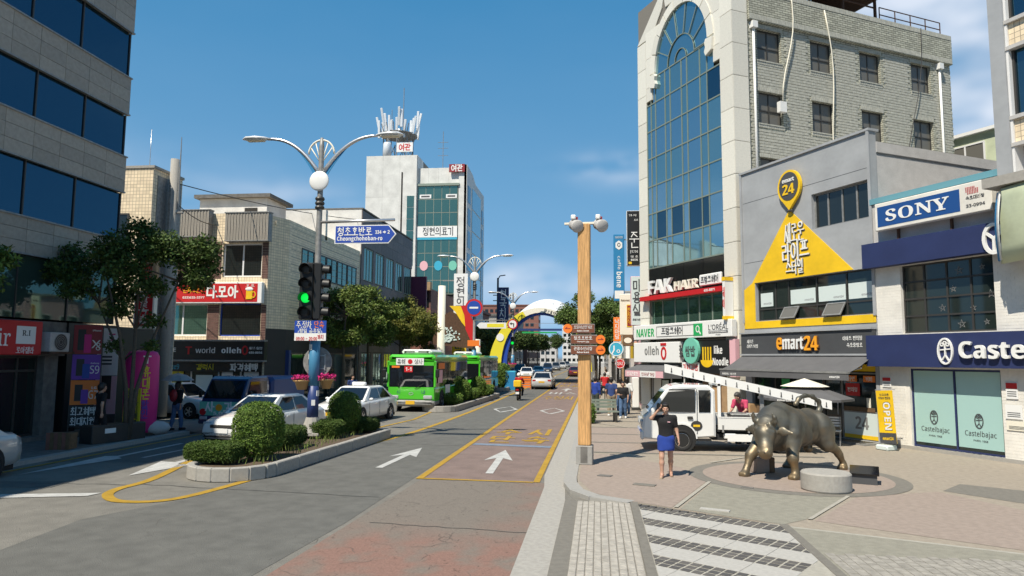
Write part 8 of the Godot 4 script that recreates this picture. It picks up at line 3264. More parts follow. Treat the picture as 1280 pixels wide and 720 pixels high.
 for q in [[0.28, 0.72], [0.28, -0.72]]:
  box(st, q[1] - 0.04, q[1] + 0.04, 0.62, 1.9, 0.26, 0.34)
 box(st, -0.76, 0.76, 1.84, 1.92, 0.25, 0.35)
 obj(o, "headboard_frame", st, "white")
 st = S()
 cbox(st, 0.68, 0.8, 0.36, 0.52, -0.15, 0.2, 0.03)
 obj(o, "fuel_tank", st, "white")
 st = S()
 for s in [-1.0, 1.0]:
  for i in 13:
   var a := PI * i / 12.0
   var b := PI * (i + 1) / 12.0
   if i < 12:
    quad(st, Vector3(s * 0.87, 0.36 + sin(a) * 0.43, 1.36 + cos(a) * 0.43), Vector3(s * 0.87, 0.36 + sin(b) * 0.43, 1.36 + cos(b) * 0.43), Vector3(s * 0.87, 0.36 + sin(b) * 0.39, 1.36 + cos(b) * 0.39), Vector3(s * 0.87, 0.36 + sin(a) * 0.39, 1.36 + cos(a) * 0.39))
    quad(st, Vector3(s * 0.87, 0.36 + sin(a) * 0.43, 1.36 + cos(a) * 0.43), Vector3(s * 0.83, 0.36 + sin(a) * 0.43, 1.36 + cos(a) * 0.43), Vector3(s * 0.83, 0.36 + sin(b) * 0.43, 1.36 + cos(b) * 0.43), Vector3(s * 0.87, 0.36 + sin(b) * 0.43, 1.36 + cos(b) * 0.43))
 obj(o, "wheel_arch_trim", st, "car_white")
 for s in [-1.0, 1.0]:
  piece(o, "window_visor", "frame_dark", s * 0.85 - 0.015, s * 0.85 + 0.015, 1.7, 1.74, 0.98, 1.7)
  piece(o, "indicator", "sign_orange", s * 0.846 - 0.006, s * 0.846 + 0.006, 0.72, 0.77, 1.82, 1.92)
  piece(o, "cab_step", "rubber", s * 0.8 - 0.05, s * 0.8 + 0.05, 0.3, 0.36, 0.55, 0.95)
  st = S(true)
  ball(st, Vector3(s * 0.36, 1.28, 1.0), Vector3(0.2, 0.34, 0.13), 10)
  obj(o, "seat_back", st, "galv")
 st = S()
 for z in [-2.2, -1.5, -0.8]:
  box(st, -0.9, 0.9, 0.24, 0.3, z - 0.03, z + 0.03)
 obj(o, "cross_member", st, "frame_dark")
 # its load and the ladder on top
 o = thing("ladder_boom", "long white ladder boom slanting down from over the lorry cab towards the bull", "ladder", Vector3(3.72, 0, -21.4), -90)
 var a := Vector3(0.35, 2.24, 1.75)
 var b := Vector3(0.35, 1.25, -2.8)
 for x in [-0.24, 0.22]:
  st = S()
  prism(st, arr([a.z, a.y - 0.04, a.z, a.y + 0.2, b.z, b.y + 0.2, b.z, b.y - 0.04]), -x - 0.02, -x, Transform3D(Basis(Vector3(0, 0, 1), Vector3(0, 1, 0), Vector3(-1, 0, 0)), Vector3(0.35, 0, 0)))
  obj(o, "rail", st, "white")
 for i in 15:
  var p := a.lerp(b, (i + 0.5) / 15.0)
  st = S()
  tube(st, [p + Vector3(-0.26, 0.02, 0), p + Vector3(0.26, 0.02, 0)], 0.022, 6)
  box(st, 0.2, 0.262, 0.02, 0.13, -0.009, 0.009, Transform3D(Basis(), p))
  obj(o, "rung", st, "frame_dark")
 st = S()
 box(st, 0.3, 0.4, 0.96, 1.75, -1.0, -0.9)
 box(st, 0.1, 0.6, 0.62, 0.98, -1.2, -0.6)
 obj(o, "support", st, "galv")
 k = 0
 for q in [[0.0, -0.35, 0.72, 0.5, 0.42, "galv", "grey machine box on the lorry bed by the cab"], [0.1, -1.1, 0.6, 0.5, 0.16, "lemon", "yellow tub on the lorry bed"], [-0.3, -1.7, 0.5, 0.6, 0.36, "stucco_pale", "pale crate on the lorry bed near the tail"]]:
  var c := thing("lorry_load", q[6], "crate", Vector3(3.72 - float(q[1]), 0.62, -21.4 + float(q[0])), 10.0 * k)
  st = S()
  cbox(st, -q[3] / 2, q[3] / 2, 0, q[4], -q[2] / 2, q[2] / 2, 0.03)
  obj(c, "body", st, q[5])
  st = S()
  box(st, -q[3] / 2 - 0.01, q[3] / 2 + 0.01, q[4] * 0.8, q[4] * 0.9, -q[2] / 2 - 0.01, q[2] / 2 + 0.01)
  obj(c, "rim", st, "frame_dark")
  k += 1
 # ---- blue delivery lorry with an apple seller's banner
 o = thing("blue_lorry", "dark blue small lorry with a colourful fruit banner on its front", "lorry", Vector3(-13.05, -0.1, -26.0), -4)
 rings = []
 for q in [[-0.82, 0.93], [-0.78, 1.0], [0.78, 1.0], [0.82, 0.93]]:
  var ring := PackedVector3Array()
  for p in [[0.5, 0.45], [0.5, 1.8], [0.65, 1.95], [1.7, 1.95], [1.9, 1.86], [2.32, 1.15], [2.45, 0.95], [2.47, 0.4], [1.9, 0.36]]:
   ring.append(Vector3(q[0] * (0.94 if p[1] > 1.5 else 1.0), lerpf(1.1, float(p[1]), q[1]), lerpf(1.4, float(p[0]), q[1])))
  ring.reverse()
  rings.append(ring)
 st = S()
 loft(st, rings)
 obj(o, "cab", st, "car_blue")
 face_pane(o, "windscreen", Vector3(-0.8, 1.15, 2.33), Vector3(0.8, 1.15, 2.33), Vector3(0.74, 1.86, 1.91), Vector3(-0.74, 1.86, 1.91), 0.05, 0.95, 0.05, 0.92)
 face_pane(o, "side_window", Vector3(0.825, 1.15, 2.1), Vector3(0.825, 1.15, 0.75), Vector3(0.775, 1.8, 0.75), Vector3(0.775, 1.8, 1.8), 0.0, 1.0, 0.03, 0.95, "glass_car", 0.02)
 piece(o, "banner", "mint", -0.76, 0.76, 0.6, 1.08, 2.48, 2.49)
 letters(o, "사", 0.36, 0.3, at(I3, -0.35, 0.9, 2.49), "white", {"weight": 0.18})
 letters(o, "과", 0.36, 0.3, at(I3, 0.38, 0.9, 2.49), "white", {"weight": 0.18})
 letters(o, "5,000", 0.6, 0.14, at(I3, 0.1, 0.67, 2.49), "white")
 for q in [[-0.62, 0.72], [0.62, 0.72], [0.0, 0.88]]:
  st = S()
  prism(st, ellipse(q[0], q[1], 0.13, 0.12, 14), 2.49, 2.496)
  obj(o, "banner_fruit", st, "red" if q[0] != 0.0 else "orange")
 piece(o, "number_plate", "white", -0.26, 0.26, 0.42, 0.54, 2.47, 2.485)
 st = S()
 cbox(st, -0.8, 0.8, 0.3, 0.42, 2.35, 2.5, 0.03)
 obj(o, "bumper", st, "car_navy")
 st = S()
 box(st, -0.82, 0.82, 0.6, 1.0, -2.4, 0.45)
 box(st, -0.6, 0.6, 0.3, 0.6, -2.3, 0.6)
 obj(o, "bed", st, "car_navy")
 st = S()
 cbox(st, -0.8, 0.8, 1.0, 1.9, -2.3, 0.3, 0.1)
 obj(o, "cover", st, "pole_navy")
 for s in [-1.0, 1.0]:
  wheel(o, s * 0.72, 0.3, 1.4)
  wheel(o, s * 0.72, 0.3, -1.4)
  st = S()
  cbox(st, s * 0.98 - 0.06, s * 0.98 + 0.06, 1.2, 1.45, 2.1, 2.18, 0.02)
  obj(o, "mirror", st, "black")
  st = S()
  cbox(st, s * 0.6 - 0.15, s * 0.6 + 0.15, 0.45, 0.57, 2.46, 2.5, 0.02)
  obj(o, "headlight", st, "lens_clear")
 # ---- motorcycle
 o = thing("motorcycle", "delivery motorcycle with a yellow box ridden away from the camera", "motorcycle", Vector3(-5.0, -0.1, -45.0), 180)
 for z in [-0.6, 0.62]:
  var kk := "mcw"
  st = S(true)
  lathe(st, [[0.17, -0.05], [0.26, -0.05], [0.28, 0.0], [0.26, 0.05], [0.17, 0.05], [0.17, -0.05]], 18, I3, false)
  st.generate_normals()
  var w := part(o, "wheel", st.commit(), "rubber", Transform3D(Basis(Vector3(0, 0, 1), PI / 2), Vector3(0, 0.28, z)))
  st = S()
  lathe(st, [[0.18, -0.03], [0.18, 0.03], [0.03, 0.04]], 14)
  obj(w, "rim", st, "silver")
 st = S(true)
 tube(st, [Vector3(0, 0.35, -0.6), Vector3(0, 0.5, -0.2), Vector3(0, 0.55, 0.25), Vector3(0, 0.95, 0.45)], [0.09, 0.14, 0.13, 0.06], 8)
 tube(st, [Vector3(0, 0.28, 0.62), Vector3(0, 0.98, 0.45)], 0.04, 6)
 tube(st, [Vector3(-0.32, 1.02, 0.4), Vector3(0.32, 1.02, 0.4)], 0.02, 6)
 obj(o, "frame", st, "frame_dark")
 st = S()
 cbox(st, -0.15, 0.15, 0.7, 0.8, -0.5, 0.2, 0.04)
 obj(o, "seat", st, "black")
 st = S()
 cbox(st, -0.24, 0.24, 0.86, 1.28, -0.95, -0.5, 0.04)
 obj(o, "delivery_box", st, "yellow")
 st = S()
 cbox(st, -0.1, 0.1, 0.62, 0.74, -0.86, -0.8, 0.02)
 obj(o, "tail_light", st, "lens_red")
 piece(o, "number_plate", "white", -0.11, 0.11, 0.42, 0.56, -0.92, -0.91)
 st = S()
 box(st, -0.08, 0.08, 0.5, 0.62, -0.9, -0.7)
 obj(o, "mudguard", st, "black")

# ------------------------------------------------------------------ bodies: tapered bones joined by a smooth minimum, meshed as surface nets
# a bone is [a, b, ra, rb] or with a fifth item, the stretch of its section (x, y, z)
func net(bones: Array, cell: float, k: float, clips := []) -> Array:
 var lo := Vector3.ONE * 1e9
 var hi := -lo
 for b in bones:
  var r := maxf(b[2], b[3]) * (maxf(b[4].x, maxf(b[4].y, b[4].z)) if b.size() > 4 else 1.0) + cell * 2
  for p in [b[0], b[1]]:
   lo = lo.min(p - Vector3.ONE * r)
   hi = hi.max(p + Vector3.ONE * r)
 var n := Vector3i(((hi - lo) / cell).ceil()) + Vector3i.ONE
 var sx := 1
 var sy := n.x
 var sz := n.x * n.y
 var d := PackedFloat32Array()
 d.resize(n.x * n.y * n.z)
 d.fill(1.0)
 for b in bones:
  var a: Vector3 = b[0]
  var e: Vector3 = b[1]
  var ra: float = b[2]
  var rb: float = b[3]
  var sc := Vector3.ONE
  if b.size() > 4:
   sc = b[4]
  var m := minf(sc.x, minf(sc.y, sc.z))
  var R := maxf(ra, rb) * maxf(sc.x, maxf(sc.y, sc.z)) + k + cell * 2
  var i0 := Vector3i(((a.min(e) - Vector3.ONE * R - lo) / cell).floor()).clamp(Vector3i.ZERO, n - Vector3i.ONE)
  var i1 := Vector3i(((a.max(e) + Vector3.ONE * R - lo) / cell).ceil()).clamp(Vector3i.ZERO, n - Vector3i.ONE)
  var ba := (e - a) / sc
  var bb := maxf(ba.dot(ba), 1e-9)
  for z in range(i0.z, i1.z + 1):
   for y in range(i0.y, i1.y + 1):
    var at0 := z * sz + y * sy
    for x in range(i0.x, i1.x + 1):
     var p := (lo + Vector3(x, y, z) * cell - a) / sc
     var h := clampf(p.dot(ba) / bb, 0.0, 1.0)
     var v := ((p - ba * h).length() - lerpf(ra, rb, h)) * m
     var o := d[at0 + x]
     var q := maxf(k - absf(v - o), 0.0)
     d[at0 + x] = minf(v, o) - q * q * 0.25 / k
 for c in clips:
  var cn: Vector3 = c[0]
  var co: float = c[1]
  for z in n.z:
   for y in n.y:
    for x in n.x:
     var i := z * sz + y * sy + x
     d[i] = maxf(d[i], cn.dot(lo + Vector3(x, y, z) * cell) - co)
 var vid := PackedInt32Array()
 vid.resize(d.size())
 vid.fill(-1)
 var V := PackedVector3Array()
 var offs := [0, sx, sy, sx + sy, sz, sx + sz, sy + sz, sx + sy + sz]
 for z in n.z - 1:
  for y in n.y - 1:
   var base := z * sz + y * sy
   for x in n.x - 1:
    var i := base + x
    var s := 0
    for c in 8:
     if d[i + offs[c]] < 0.0:
      s += 1
    if s == 0 or s == 8:
     continue
    var acc := Vector3.ZERO
    var cnt := 0
    for e in [[0, 1], [2, 3], [4, 5], [6, 7], [0, 2], [1, 3], [4, 6], [5, 7], [0, 4], [1, 5], [2, 6], [3, 7]]:
     var da := d[i + offs[e[0]]]
     var db := d[i + offs[e[1]]]
     if (da < 0.0) != (db < 0.0):
      var t := da / (da - db)
      var pa := Vector3(e[0] & 1, (e[0] >> 1) & 1, e[0] >> 2)
      var pb := Vector3(e[1] & 1, (e[1] >> 1) & 1, e[1] >> 2)
      acc += pa.lerp(pb, t)
      cnt += 1
    vid[i] = V.size()
    V.append(lo + (Vector3(x, y, z) + acc / cnt) * cell)
 var T := PackedInt32Array()
 for z in range(1, n.z - 1):
  for y in range(1, n.y - 1):
   for x in range(1, n.x - 1):
    var i := z * sz + y * sy + x
    var ins := d[i] < 0.0
    for ax in [[sx, sy, sz], [sy, sz, sx], [sz, sx, sy]]:
     if ins != (d[i + ax[0]] < 0.0):
      var q := [vid[i], vid[i - ax[1]], vid[i - ax[1] - ax[2]], vid[i - ax[2]]]
      if q[0] < 0 or q[1] < 0 or q[2] < 0 or q[3] < 0:
       continue
      if ins:
       T.append_array([q[0], q[2], q[1], q[0], q[3], q[2]])
      else:
       T.append_array([q[0], q[1], q[2], q[0], q[2], q[3]])
 var N := PackedVector3Array()
 N.resize(V.size())
 for i in range(0, T.size(), 3):
  var f := (V[T[i + 2]] - V[T[i]]).cross(V[T[i + 1]] - V[T[i]])
  for j in 3:
   N[T[i + j]] += f
 for i in N.size():
  N[i] = N[i].normalized()
 return [V, N, T]

func join(a: Array, b: Array, xf: Transform3D) -> void:
 var o: int = a[0].size()
 var v: PackedVector3Array = a[0]
 var nn: PackedVector3Array = a[1]
 var t: PackedInt32Array = a[2]
 for p in b[0]:
  v.append(xf * p)
 for p in b[1]:
  nn.append((xf.basis * p).normalized())
 var flip := xf.basis.determinant() < 0.0
 for i in range(0, b[2].size(), 3):
  t.append(b[2][i] + o)
  t.append(b[2][i + (2 if flip else 1)] + o)
  t.append(b[2][i + (1 if flip else 2)] + o)
 a[0] = v
 a[1] = nn
 a[2] = t

func to_mesh(a: Array, colors := PackedColorArray()) -> ArrayMesh:
 var A := []
 A.resize(Mesh.ARRAY_MAX)
 A[Mesh.ARRAY_VERTEX] = a[0]
 A[Mesh.ARRAY_NORMAL] = a[1]
 A[Mesh.ARRAY_INDEX] = a[2]
 if colors.size():
  A[Mesh.ARRAY_COLOR] = colors
 var m := ArrayMesh.new()
 m.add_surface_from_arrays(Mesh.PRIMITIVE_TRIANGLES, A)
 return m

func v3(x: float, y: float, z: float) -> Vector3:
 return Vector3(x, y, z)

func build_bull() -> void:
 var o := thing("bronze_bull", "large bronze bull statue with lowered head on the paving ring", "bull statue", Vector3(4.45, 0.012, -17.1), -42)
 var B := [
  [v3(0, 1.04, 0.55), v3(0, 1.0, -0.1), 0.47, 0.43], [v3(0, 1.0, -0.1), v3(0, 1.0, -0.85), 0.42, 0.38],
  [v3(0, 1.36, 0.55), v3(0, 1.28, 0.1), 0.27, 0.22], [v3(0, 1.25, 0.1), v3(0, 1.22, -0.8), 0.18, 0.17], [v3(0, 1.2, -0.75), v3(0, 1.16, -1.12), 0.24, 0.2],
  [v3(0, 1.2, 0.8), v3(0.04, 1.08, 1.15), 0.37, 0.29], [v3(0.02, 0.95, 0.85), v3(0.06, 0.9, 1.15), 0.34, 0.24],
  [v3(0, 0.74, 1.02), v3(0, 0.68, 0.55), 0.13, 0.16], [v3(0, 0.76, 0.3), v3(0, 0.76, -0.5), 0.2, 0.2]]
 for s in [-1.0, 1.0]:
  # shoulder, ribs, flank and thigh muscles
  B.append_array([[v3(s * 0.3, 1.22, 0.5), v3(s * 0.4, 0.98, 0.7), 0.16, 0.15], [v3(s * 0.36, 0.98, 0.4), v3(s * 0.38, 0.8, 0.5), 0.12, 0.1], [v3(s * 0.3, 1.1, 0.15), v3(s * 0.34, 0.82, 0.0), 0.16, 0.13], [v3(s * 0.28, 1.1, -0.25), v3(s * 0.3, 0.85, -0.4), 0.15, 0.12], [v3(s * 0.26, 1.2, -0.8), v3(s * 0.36, 0.98, -1.02), 0.15, 0.15], [v3(s * 0.24, 1.2, 0.85), v3(s * 0.2, 0.98, 1.1), 0.16, 0.15]])
  B.append_array([[v3(s * 0.27, 1.08, 0.62), v3(s * 0.31, 0.8, 0.66), 0.27, 0.22], [v3(s * 0.22, 1.02, -0.85), v3(s * 0.27, 0.8, -0.9), 0.32, 0.27]])
 # front legs, then hind legs: shoulder to knee to fetlock to hoof
 for leg in [[[-0.33, 0.8, 0.72, 0.2], [-0.41, 0.5, 1.02, 0.115], [-0.44, 0.44, 1.07, 0.105], [-0.46, 0.15, 1.22, 0.068], [-0.46, 0.05, 1.3, 0.09]], [[0.33, 0.8, 0.66, 0.2], [0.42, 0.48, 0.8, 0.115], [0.43, 0.42, 0.81, 0.105], [0.46, 0.15, 0.78, 0.068], [0.46, 0.05, 0.85, 0.09]], [[0.28, 0.86, -0.95, 0.27], [0.38, 0.62, -0.92, 0.17], [0.44, 0.45, -1.26, 0.09], [0.47, 0.36, -1.32, 0.085], [0.5, 0.14, -1.46, 0.065], [0.5, 0.05, -1.42, 0.09]], [[-0.28, 0.86, -0.85, 0.27], [-0.37, 0.6, -0.6, 0.17], [-0.42, 0.42, -0.84, 0.09], [-0.44, 0.34, -0.86, 0.085], [-0.47, 0.14, -0.72, 0.065], [-0.47, 0.05, -0.66, 0.09]]]:
  for i in leg.size() - 1:
   B.append([v3(leg[i][0], leg[i][1], leg[i][2]), v3(leg[i + 1][0], leg[i + 1][1], leg[i + 1][2]), leg[i][3], leg[i + 1][3]])
  var f: Array = leg[-1]
  for s in [-0.05, 0.05]:
   B.append([v3(f[0] + s, 0.045, f[2] - 0.02), v3(f[0] + s * 1.1, 0.04, f[2] + 0.07), 0.06, 0.05])
 var tail := [[0, 1.2, -1.2, 0.09], [0.03, 1.4, -1.36, 0.055], [0.02, 1.58, -1.33, 0.048], [-0.03, 1.7, -1.12, 0.046], [-0.08, 1.73, -0.85, 0.045], [-0.12, 1.66, -0.62, 0.05], [-0.14, 1.54, -0.5, 0.06]]
 for i in tail.size() - 1:
  B.append([v3(tail[i][0], tail[i][1], tail[i][2]), v3(tail[i + 1][0], tail[i + 1][1], tail[i + 1][2]), tail[i][3], tail[i + 1][3]])
 B.append([v3(0, 0.62, -0.78), v3(0, 0.5, -0.76), 0.07, 0.11])
 var body := net(B, 0.024, 0.06)
 # head with its own finer grid
 var Hd := [[v3(0.05, 1.14, 1.18), v3(0.1, 0.98, 1.36), 0.25, 0.22], [v3(0.1, 1.0, 1.36), v3(0.17, 0.7, 1.5), 0.19, 0.145], [v3(0.17, 0.72, 1.5), v3(0.19, 0.6, 1.55), 0.14, 0.14, v3(1.15, 1, 1)], [v3(0.08, 0.95, 1.2), v3(0.15, 0.68, 1.38), 0.2, 0.11], [v3(0.04, 1.02, 1.0), v3(0.07, 1.02, 1.25), 0.28, 0.24]]
 for s in [-1.0, 1.0]:
  var c := v3(0.09, 1.06, 1.36)
  Hd.append_array([[c + v3(s * 0.12, 0.02, 0.1), c + v3(s * 0.19, -0.03, 0.03), 0.06, 0.06], [c + v3(s * 0.15, -0.1, 0.03), c + v3(s * 0.1, -0.26, 0.1), 0.08, 0.06],
   [c + v3(s * 0.13, 0.12, -0.06), c + v3(s * 0.23, 0.2, -0.02), 0.075, 0.065], [c + v3(s * 0.23, 0.2, -0.02), c + v3(s * 0.25, 0.29, 0.03), 0.06, 0.045], [c + v3(s * 0.25, 0.29, 0.03), c + v3(s * 0.22, 0.37, 0.07), 0.042, 0.016],
   [c + v3(s * 0.2, 0.0, -0.1), c + v3(s * 0.34, -0.01, -0.14), 0.055, 0.085, v3(1, 1, 0.5)], [c + v3(s * 0.34, -0.01, -0.14), c + v3(s * 0.54, -0.04, -0.16), 0.085, 0.025, v3(1, 1, 0.45)],
   [v3(0.185 + s * 0.075, 0.61, 1.65), v3(0.185 + s * 0.1, 0.66, 1.6), 0.042, 0.04]])
 for i in 7:
  Hd.append([v3(0.02 + 0.025 * i, 1.24 - 0.012 * absf(i - 3.0), 1.34), v3(0.015 + 0.027 * i, 1.16, 1.46), 0.045, 0.03])
 var head := net(Hd, 0.013, 0.03)
 join(body, head, I3)
 # folds of the hide, patina and rubbed places
 var V: PackedVector3Array = body[0]
 var N: PackedVector3Array = body[1]
 var col := PackedColorArray()
 var nz := FastNoiseLite.new()
 nz.seed = 6
 nz.frequency = 2.2
 nz.fractal_octaves = 4
 for i in V.size():
  var p := V[i]
  var ribs := smoothstep(0.45, 0.1, absf(p.z + 0.15)) * smoothstep(0.75, 1.0, p.y) * 0.018
  var neck := smoothstep(0.35, 0.6, p.z) * smoothstep(1.25, 1.0, p.z) * smoothstep(0.6, 0.9, p.y) * 0.016
  var w := sin(p.z * 26.0 + p.y * 7.0 + nz.get_noise_3dv(p) * 2.5) * ribs + sin(p.z * 34.0 + p.y * 12.0) * neck + nz.get_noise_3dv(p * 3.0) * 0.012
  V[i] = p + N[i] * w
  var a := nz.get_noise_3dv(p * 0.9) * 0.5 + 0.5
  var rub := clampf(smoothstep(0.95, 0.25, p.y) * 0.6 + smoothstep(1.3, 1.6, p.z) * 0.2 + (a - 0.5) * 1.3, 0.0, 1.0)
  col.append(Color(0.18, 0.17, 0.14).lerp(Color(0.28, 0.195, 0.10), rub) * (0.75 + 0.5 * a))
 body[0] = V
 var m := mat("bronze", C(1.0), 0.5, 0.75)
 m.vertex_color_use_as_albedo = true
 m.normal_enabled = true
 m.normal_texture = TEX["fine_n"]
 m.normal_scale = 0.25
 m.uv1_triplanar = true
 m.uv1_scale = Vector3.ONE * 1.5
 part(o, "body", to_mesh(body, col), "bronze")
 var st := S(true)
 for s in [-1.0, 1.0]:
  ball(st, v3(0.09 + s * 0.185, 1.015, 1.45), Vector3.ONE * 0.022, 8)
 obj(o, "eye", st, "black_gloss")
 st = S(true)
 for s in [-1.0, 1.0]:
  ball(st, v3(0.187 + s * 0.07, 0.615, 1.685), v3(0.022, 0.016, 0.012), 8)
 obj(o, "nostril", st, "black")

# ------------------------------------------------------------------ people
var hand_net := []
var head_net := []

# a relaxed right hand: wrist at the origin, fingers along -y, palm towards -x
func hand() -> Array:
 if hand_net.size() == 0:
  var b := [[v3(0, 0.01, 0), v3(0, -0.05, 0), 0.024, 0.028, v3(0.6, 1, 1.1)], [v3(0, -0.05, 0.012), v3(0, -0.085, 0.014), 0.024, 0.02, v3(0.65, 1, 1.2)], [v3(0, -0.05, -0.014), v3(0, -0.082, -0.02), 0.022, 0.018, v3(0.65, 1, 1.1)]]
  var i := 0
  for f in [[0.032, 0.062], [0.012, 0.072], [-0.009, 0.066], [-0.028, 0.05]]:
   var z: float = f[0]
   var l: float = f[1]
   b.append([v3(0, -0.08, z * 0.95), v3(-0.006, -0.08 - l * 0.5, z), 0.0095, 0.0088])
   b.append([v3(-0.006, -0.08 - l * 0.5, z), v3(-0.02, -0.08 - l * 0.82, z), 0.0088, 0.008])
   b.append([v3(-0.02, -0.08 - l * 0.82, z), v3(-0.034, -0.08 - l, z), 0.008, 0.0065])
   i += 1
  b.append([v3(-0.004, -0.025, 0.024), v3(-0.014, -0.055, 0.046), 0.014, 0.0105])
  b.append([v3(-0.014, -0.055, 0.046), v3(-0.022, -0.085, 0.052), 0.0105, 0.008])
  hand_net = net(b, 0.005, 0.008)
 return hand_net

# head about its centre, face towards +z, 0.225 high
func head_mesh() -> Array:
 if head_net.size() == 0:
  var b := [[v3(0, 0.03, -0.015), v3(0, 0.025, -0.01), 0.092, 0.09, v3(0.86, 1.0, 1.06)], [v3(0, -0.02, 0.03), v3(0, -0.075, 0.045), 0.062, 0.036], [v3(0, -0.02, 0.0), v3(0, -0.07, 0.02), 0.06, 0.045], [v3(0, 0.018, 0.09), v3(0, -0.022, 0.104), 0.011, 0.014], [v3(-0.012, -0.024, 0.098), v3(0.012, -0.024, 0.098), 0.009, 0.009], [v3(-0.022, -0.05, 0.083), v3(0.022, -0.05, 0.083), 0.009, 0.009], [v3(-0.018, -0.06, 0.08), v3(0.018, -0.06, 0.08), 0.009, 0.009], [v3(-0.03, 0.03, 0.082), v3(0.03, 0.03, 0.082), 0.014, 0.014], [v3(0, -0.085, 0.058), v3(0, -0.09, 0.055), 0.022, 0.02]]
  for s in [-1.0, 1.0]:
   b.append([v3(s * 0.078, 0.015, -0.01), v3(s * 0.085, -0.018, -0.004), 0.016, 0.011, v3(0.5, 1, 1)])
   b.append([v3(s * 0.045, -0.015, 0.06), v3(s * 0.05, -0.03, 0.05), 0.022, 0.02])
  head_net = net(b, 0.007, 0.018)
 return head_net

# P: joints; w: [label, category...]. Clothing is built from the same bones, a little thicker
func person(label: String, pos: Vector3, turn: float, H: float, o: Dictionary) -> Node3D:
 var n := thing("person", label, "person", pos, turn)
 var cell: float = o.get("cell", 0.024)
 var s := H / 1.7
 var fw: float = o.get("fat", 1.0)
 var J := {"hip": v3(0, 0.92, 0), "waist": v3(0, 1.06, 0.0), "chest": v3(0, 1.26, 0.01), "neck": v3(0, 1.44, -0.01), "head": v3(0, 1.585, 0.02)}
 var step_: float = o.get("step", 0.14)
 for q in [["l", -1.0, 1.0], ["r", 1.0, -1.0]]:
  var k: String = q[0]
  var x: float = q[1]
  var f: float = q[2] * step_
  J["h" + k] = v3(x * 0.09, 0.88, 0)
  J["k" + k] = v3(x * 0.1, 0.48, 0.03 + f * 0.55)
  J["a" + k] = v3(x * 0.1, 0.085, f - 0.02)
  J["t" + k] = v3(x * 0.115, 0.035, f + 0.14)
  J["s" + k] = v3(x * 0.185, 1.375, 0)
  J["e" + k] = v3(x * 0.245, 1.11, -0.02 - f * 0.35)
  J["w" + k] = v3(x * 0.24, 0.87, 0.05 - f * 0.8)
 for k in o.get("joints", {}):
  J[k] = o.joints[k]
 for k in J:
  J[k] = J[k] * s
 var body := [[J.hip, J.waist, 0.125 * s * fw, 0.105 * s * fw, v3(1.2, 1, 0.85)], [J.waist, J.chest, 0.11 * s * fw, 0.135 * s * fw, v3(1.2, 1, 0.8)], [J.chest, J.neck - v3(0, 0.03, 0), 0.12 * s, 0.07 * s, v3(1.15, 1, 0.8)], [J.neck - v3(0, 0.06, 0), J.head - v3(0, 0.04, 0.02), 0.055 * s, 0.05 * s], [J.sl, J.sr, 0.062 * s, 0.062 * s]]
 var legs := []
 var arms := []
 for k in ["l", "r"]:
  legs.append_array([[J["h" + k], J["k" + k], 0.088 * s * fw, 0.055 * s * fw], [J["k" + k], J["k" + k].lerp(J["a" + k], 0.35), 0.053 * s, 0.056 * s], [J["k" + k].lerp(J["a" + k], 0.35), J["a" + k], 0.056 * s, 0.036 * s]])
  arms.append_array([[J["s" + k], J["e" + k], 0.052 * s, 0.039 * s], [J["e" + k], J["w" + k], 0.04 * s, 0.026 * s]])
 var feet := []
 for k in ["l", "r"]:
  feet.append_array([[J["a" + k] - v3(0, 0.03, 0.03) * s, J["t" + k], 0.04 * s, 0.035 * s], [J["a" + k], J["a" + k] - v3(0, 0.04, 0.02) * s, 0.04 * s, 0.04 * s]])
 var all := body + legs + arms + feet
 var mesh := net(all, cell, 0.035 * s)
 var look: float = o.get("look", 0.0)
 var hb := Basis(Vector3.UP, look) * Basis(Vector3(1, 0, 0), o.get("nod", 0.0))
 join(mesh, head_mesh(), Transform3D(hb.scaled(Vector3.ONE * s * 1.02), J.head))
 for k in ["l", "r"]:
  var down: Vector3 = (J["w" + k] - J["e" + k]).normalized()
  var fwd := Vector3(0, 0, 1)
  if o.has("palm_" + k):
   fwd = o["palm_" + k]
  var zx := (fwd - down * fwd.dot(down)).normalized()
  var b := Basis(zx.cross(down).normalized() * (1.0 if k == "r" else 1.0), -down, zx)
  b.x = (-down).cross(zx).normalized()
  if k == "l":
   b.x = -b.x
  join(mesh, hand(), Transform3D(b * Basis.from_scale(Vector3.ONE * s), J["w" + k]))
 var skin: Color = o.get("skin", C(0.46, 0.27, 0.19))
 if not M.has("skin"):
  var m := mat("skin", skin, 0.55)
  m.subsurf_scatter_enabled = true
  m.subsurf_scatter_strength = 0.1
 part(n, "body", to_mesh(mesh), "skin")
 # hair: a cap over the skull, longer at the back
 var hl: float = o.get("hair_len", 0.03)
 var hn := [[v3(0, 0.05, -0.02), v3(0, 0.03, -0.03), 0.096, 0.096, v3(0.9, 1.0, 1.08)], [v3(0, 0.0, -0.05), v3(0, -hl, -0.055), 0.08, 0.07], [v3(-0.07, 0.0, -0.01), v3(-0.075, -hl * 0.8, -0.02), 0.035, 0.025], [v3(0.07, 0.0, -0.01), v3(0.075, -hl * 0.8, -0.02), 0.035, 0.025], [v3(-0.03, 0.09, 0.06), v3(0.03, 0.09, 0.06), 0.03, 0.03]]
 if o.get("hair", true):
  var hm := net(hn, 0.011, 0.02)
  part(n, "hair", to_mesh(hm), o.get("hair_mat", "hair"), Transform3D(hb.scaled(Vector3.ONE * s * 1.02), J.head))
 # clothes
 var top := []
 for q in body.slice(0, 3):
  var c: Array = q.duplicate()
  c[2] += 0.02
  c[3] += 0.018 if q != body[2] else 0.0
  top.append(c)
 top.append([J.sl, J.sr, 0.075 * s, 0.075 * s])
 var sl: float = o.get("sleeve", 0.55)
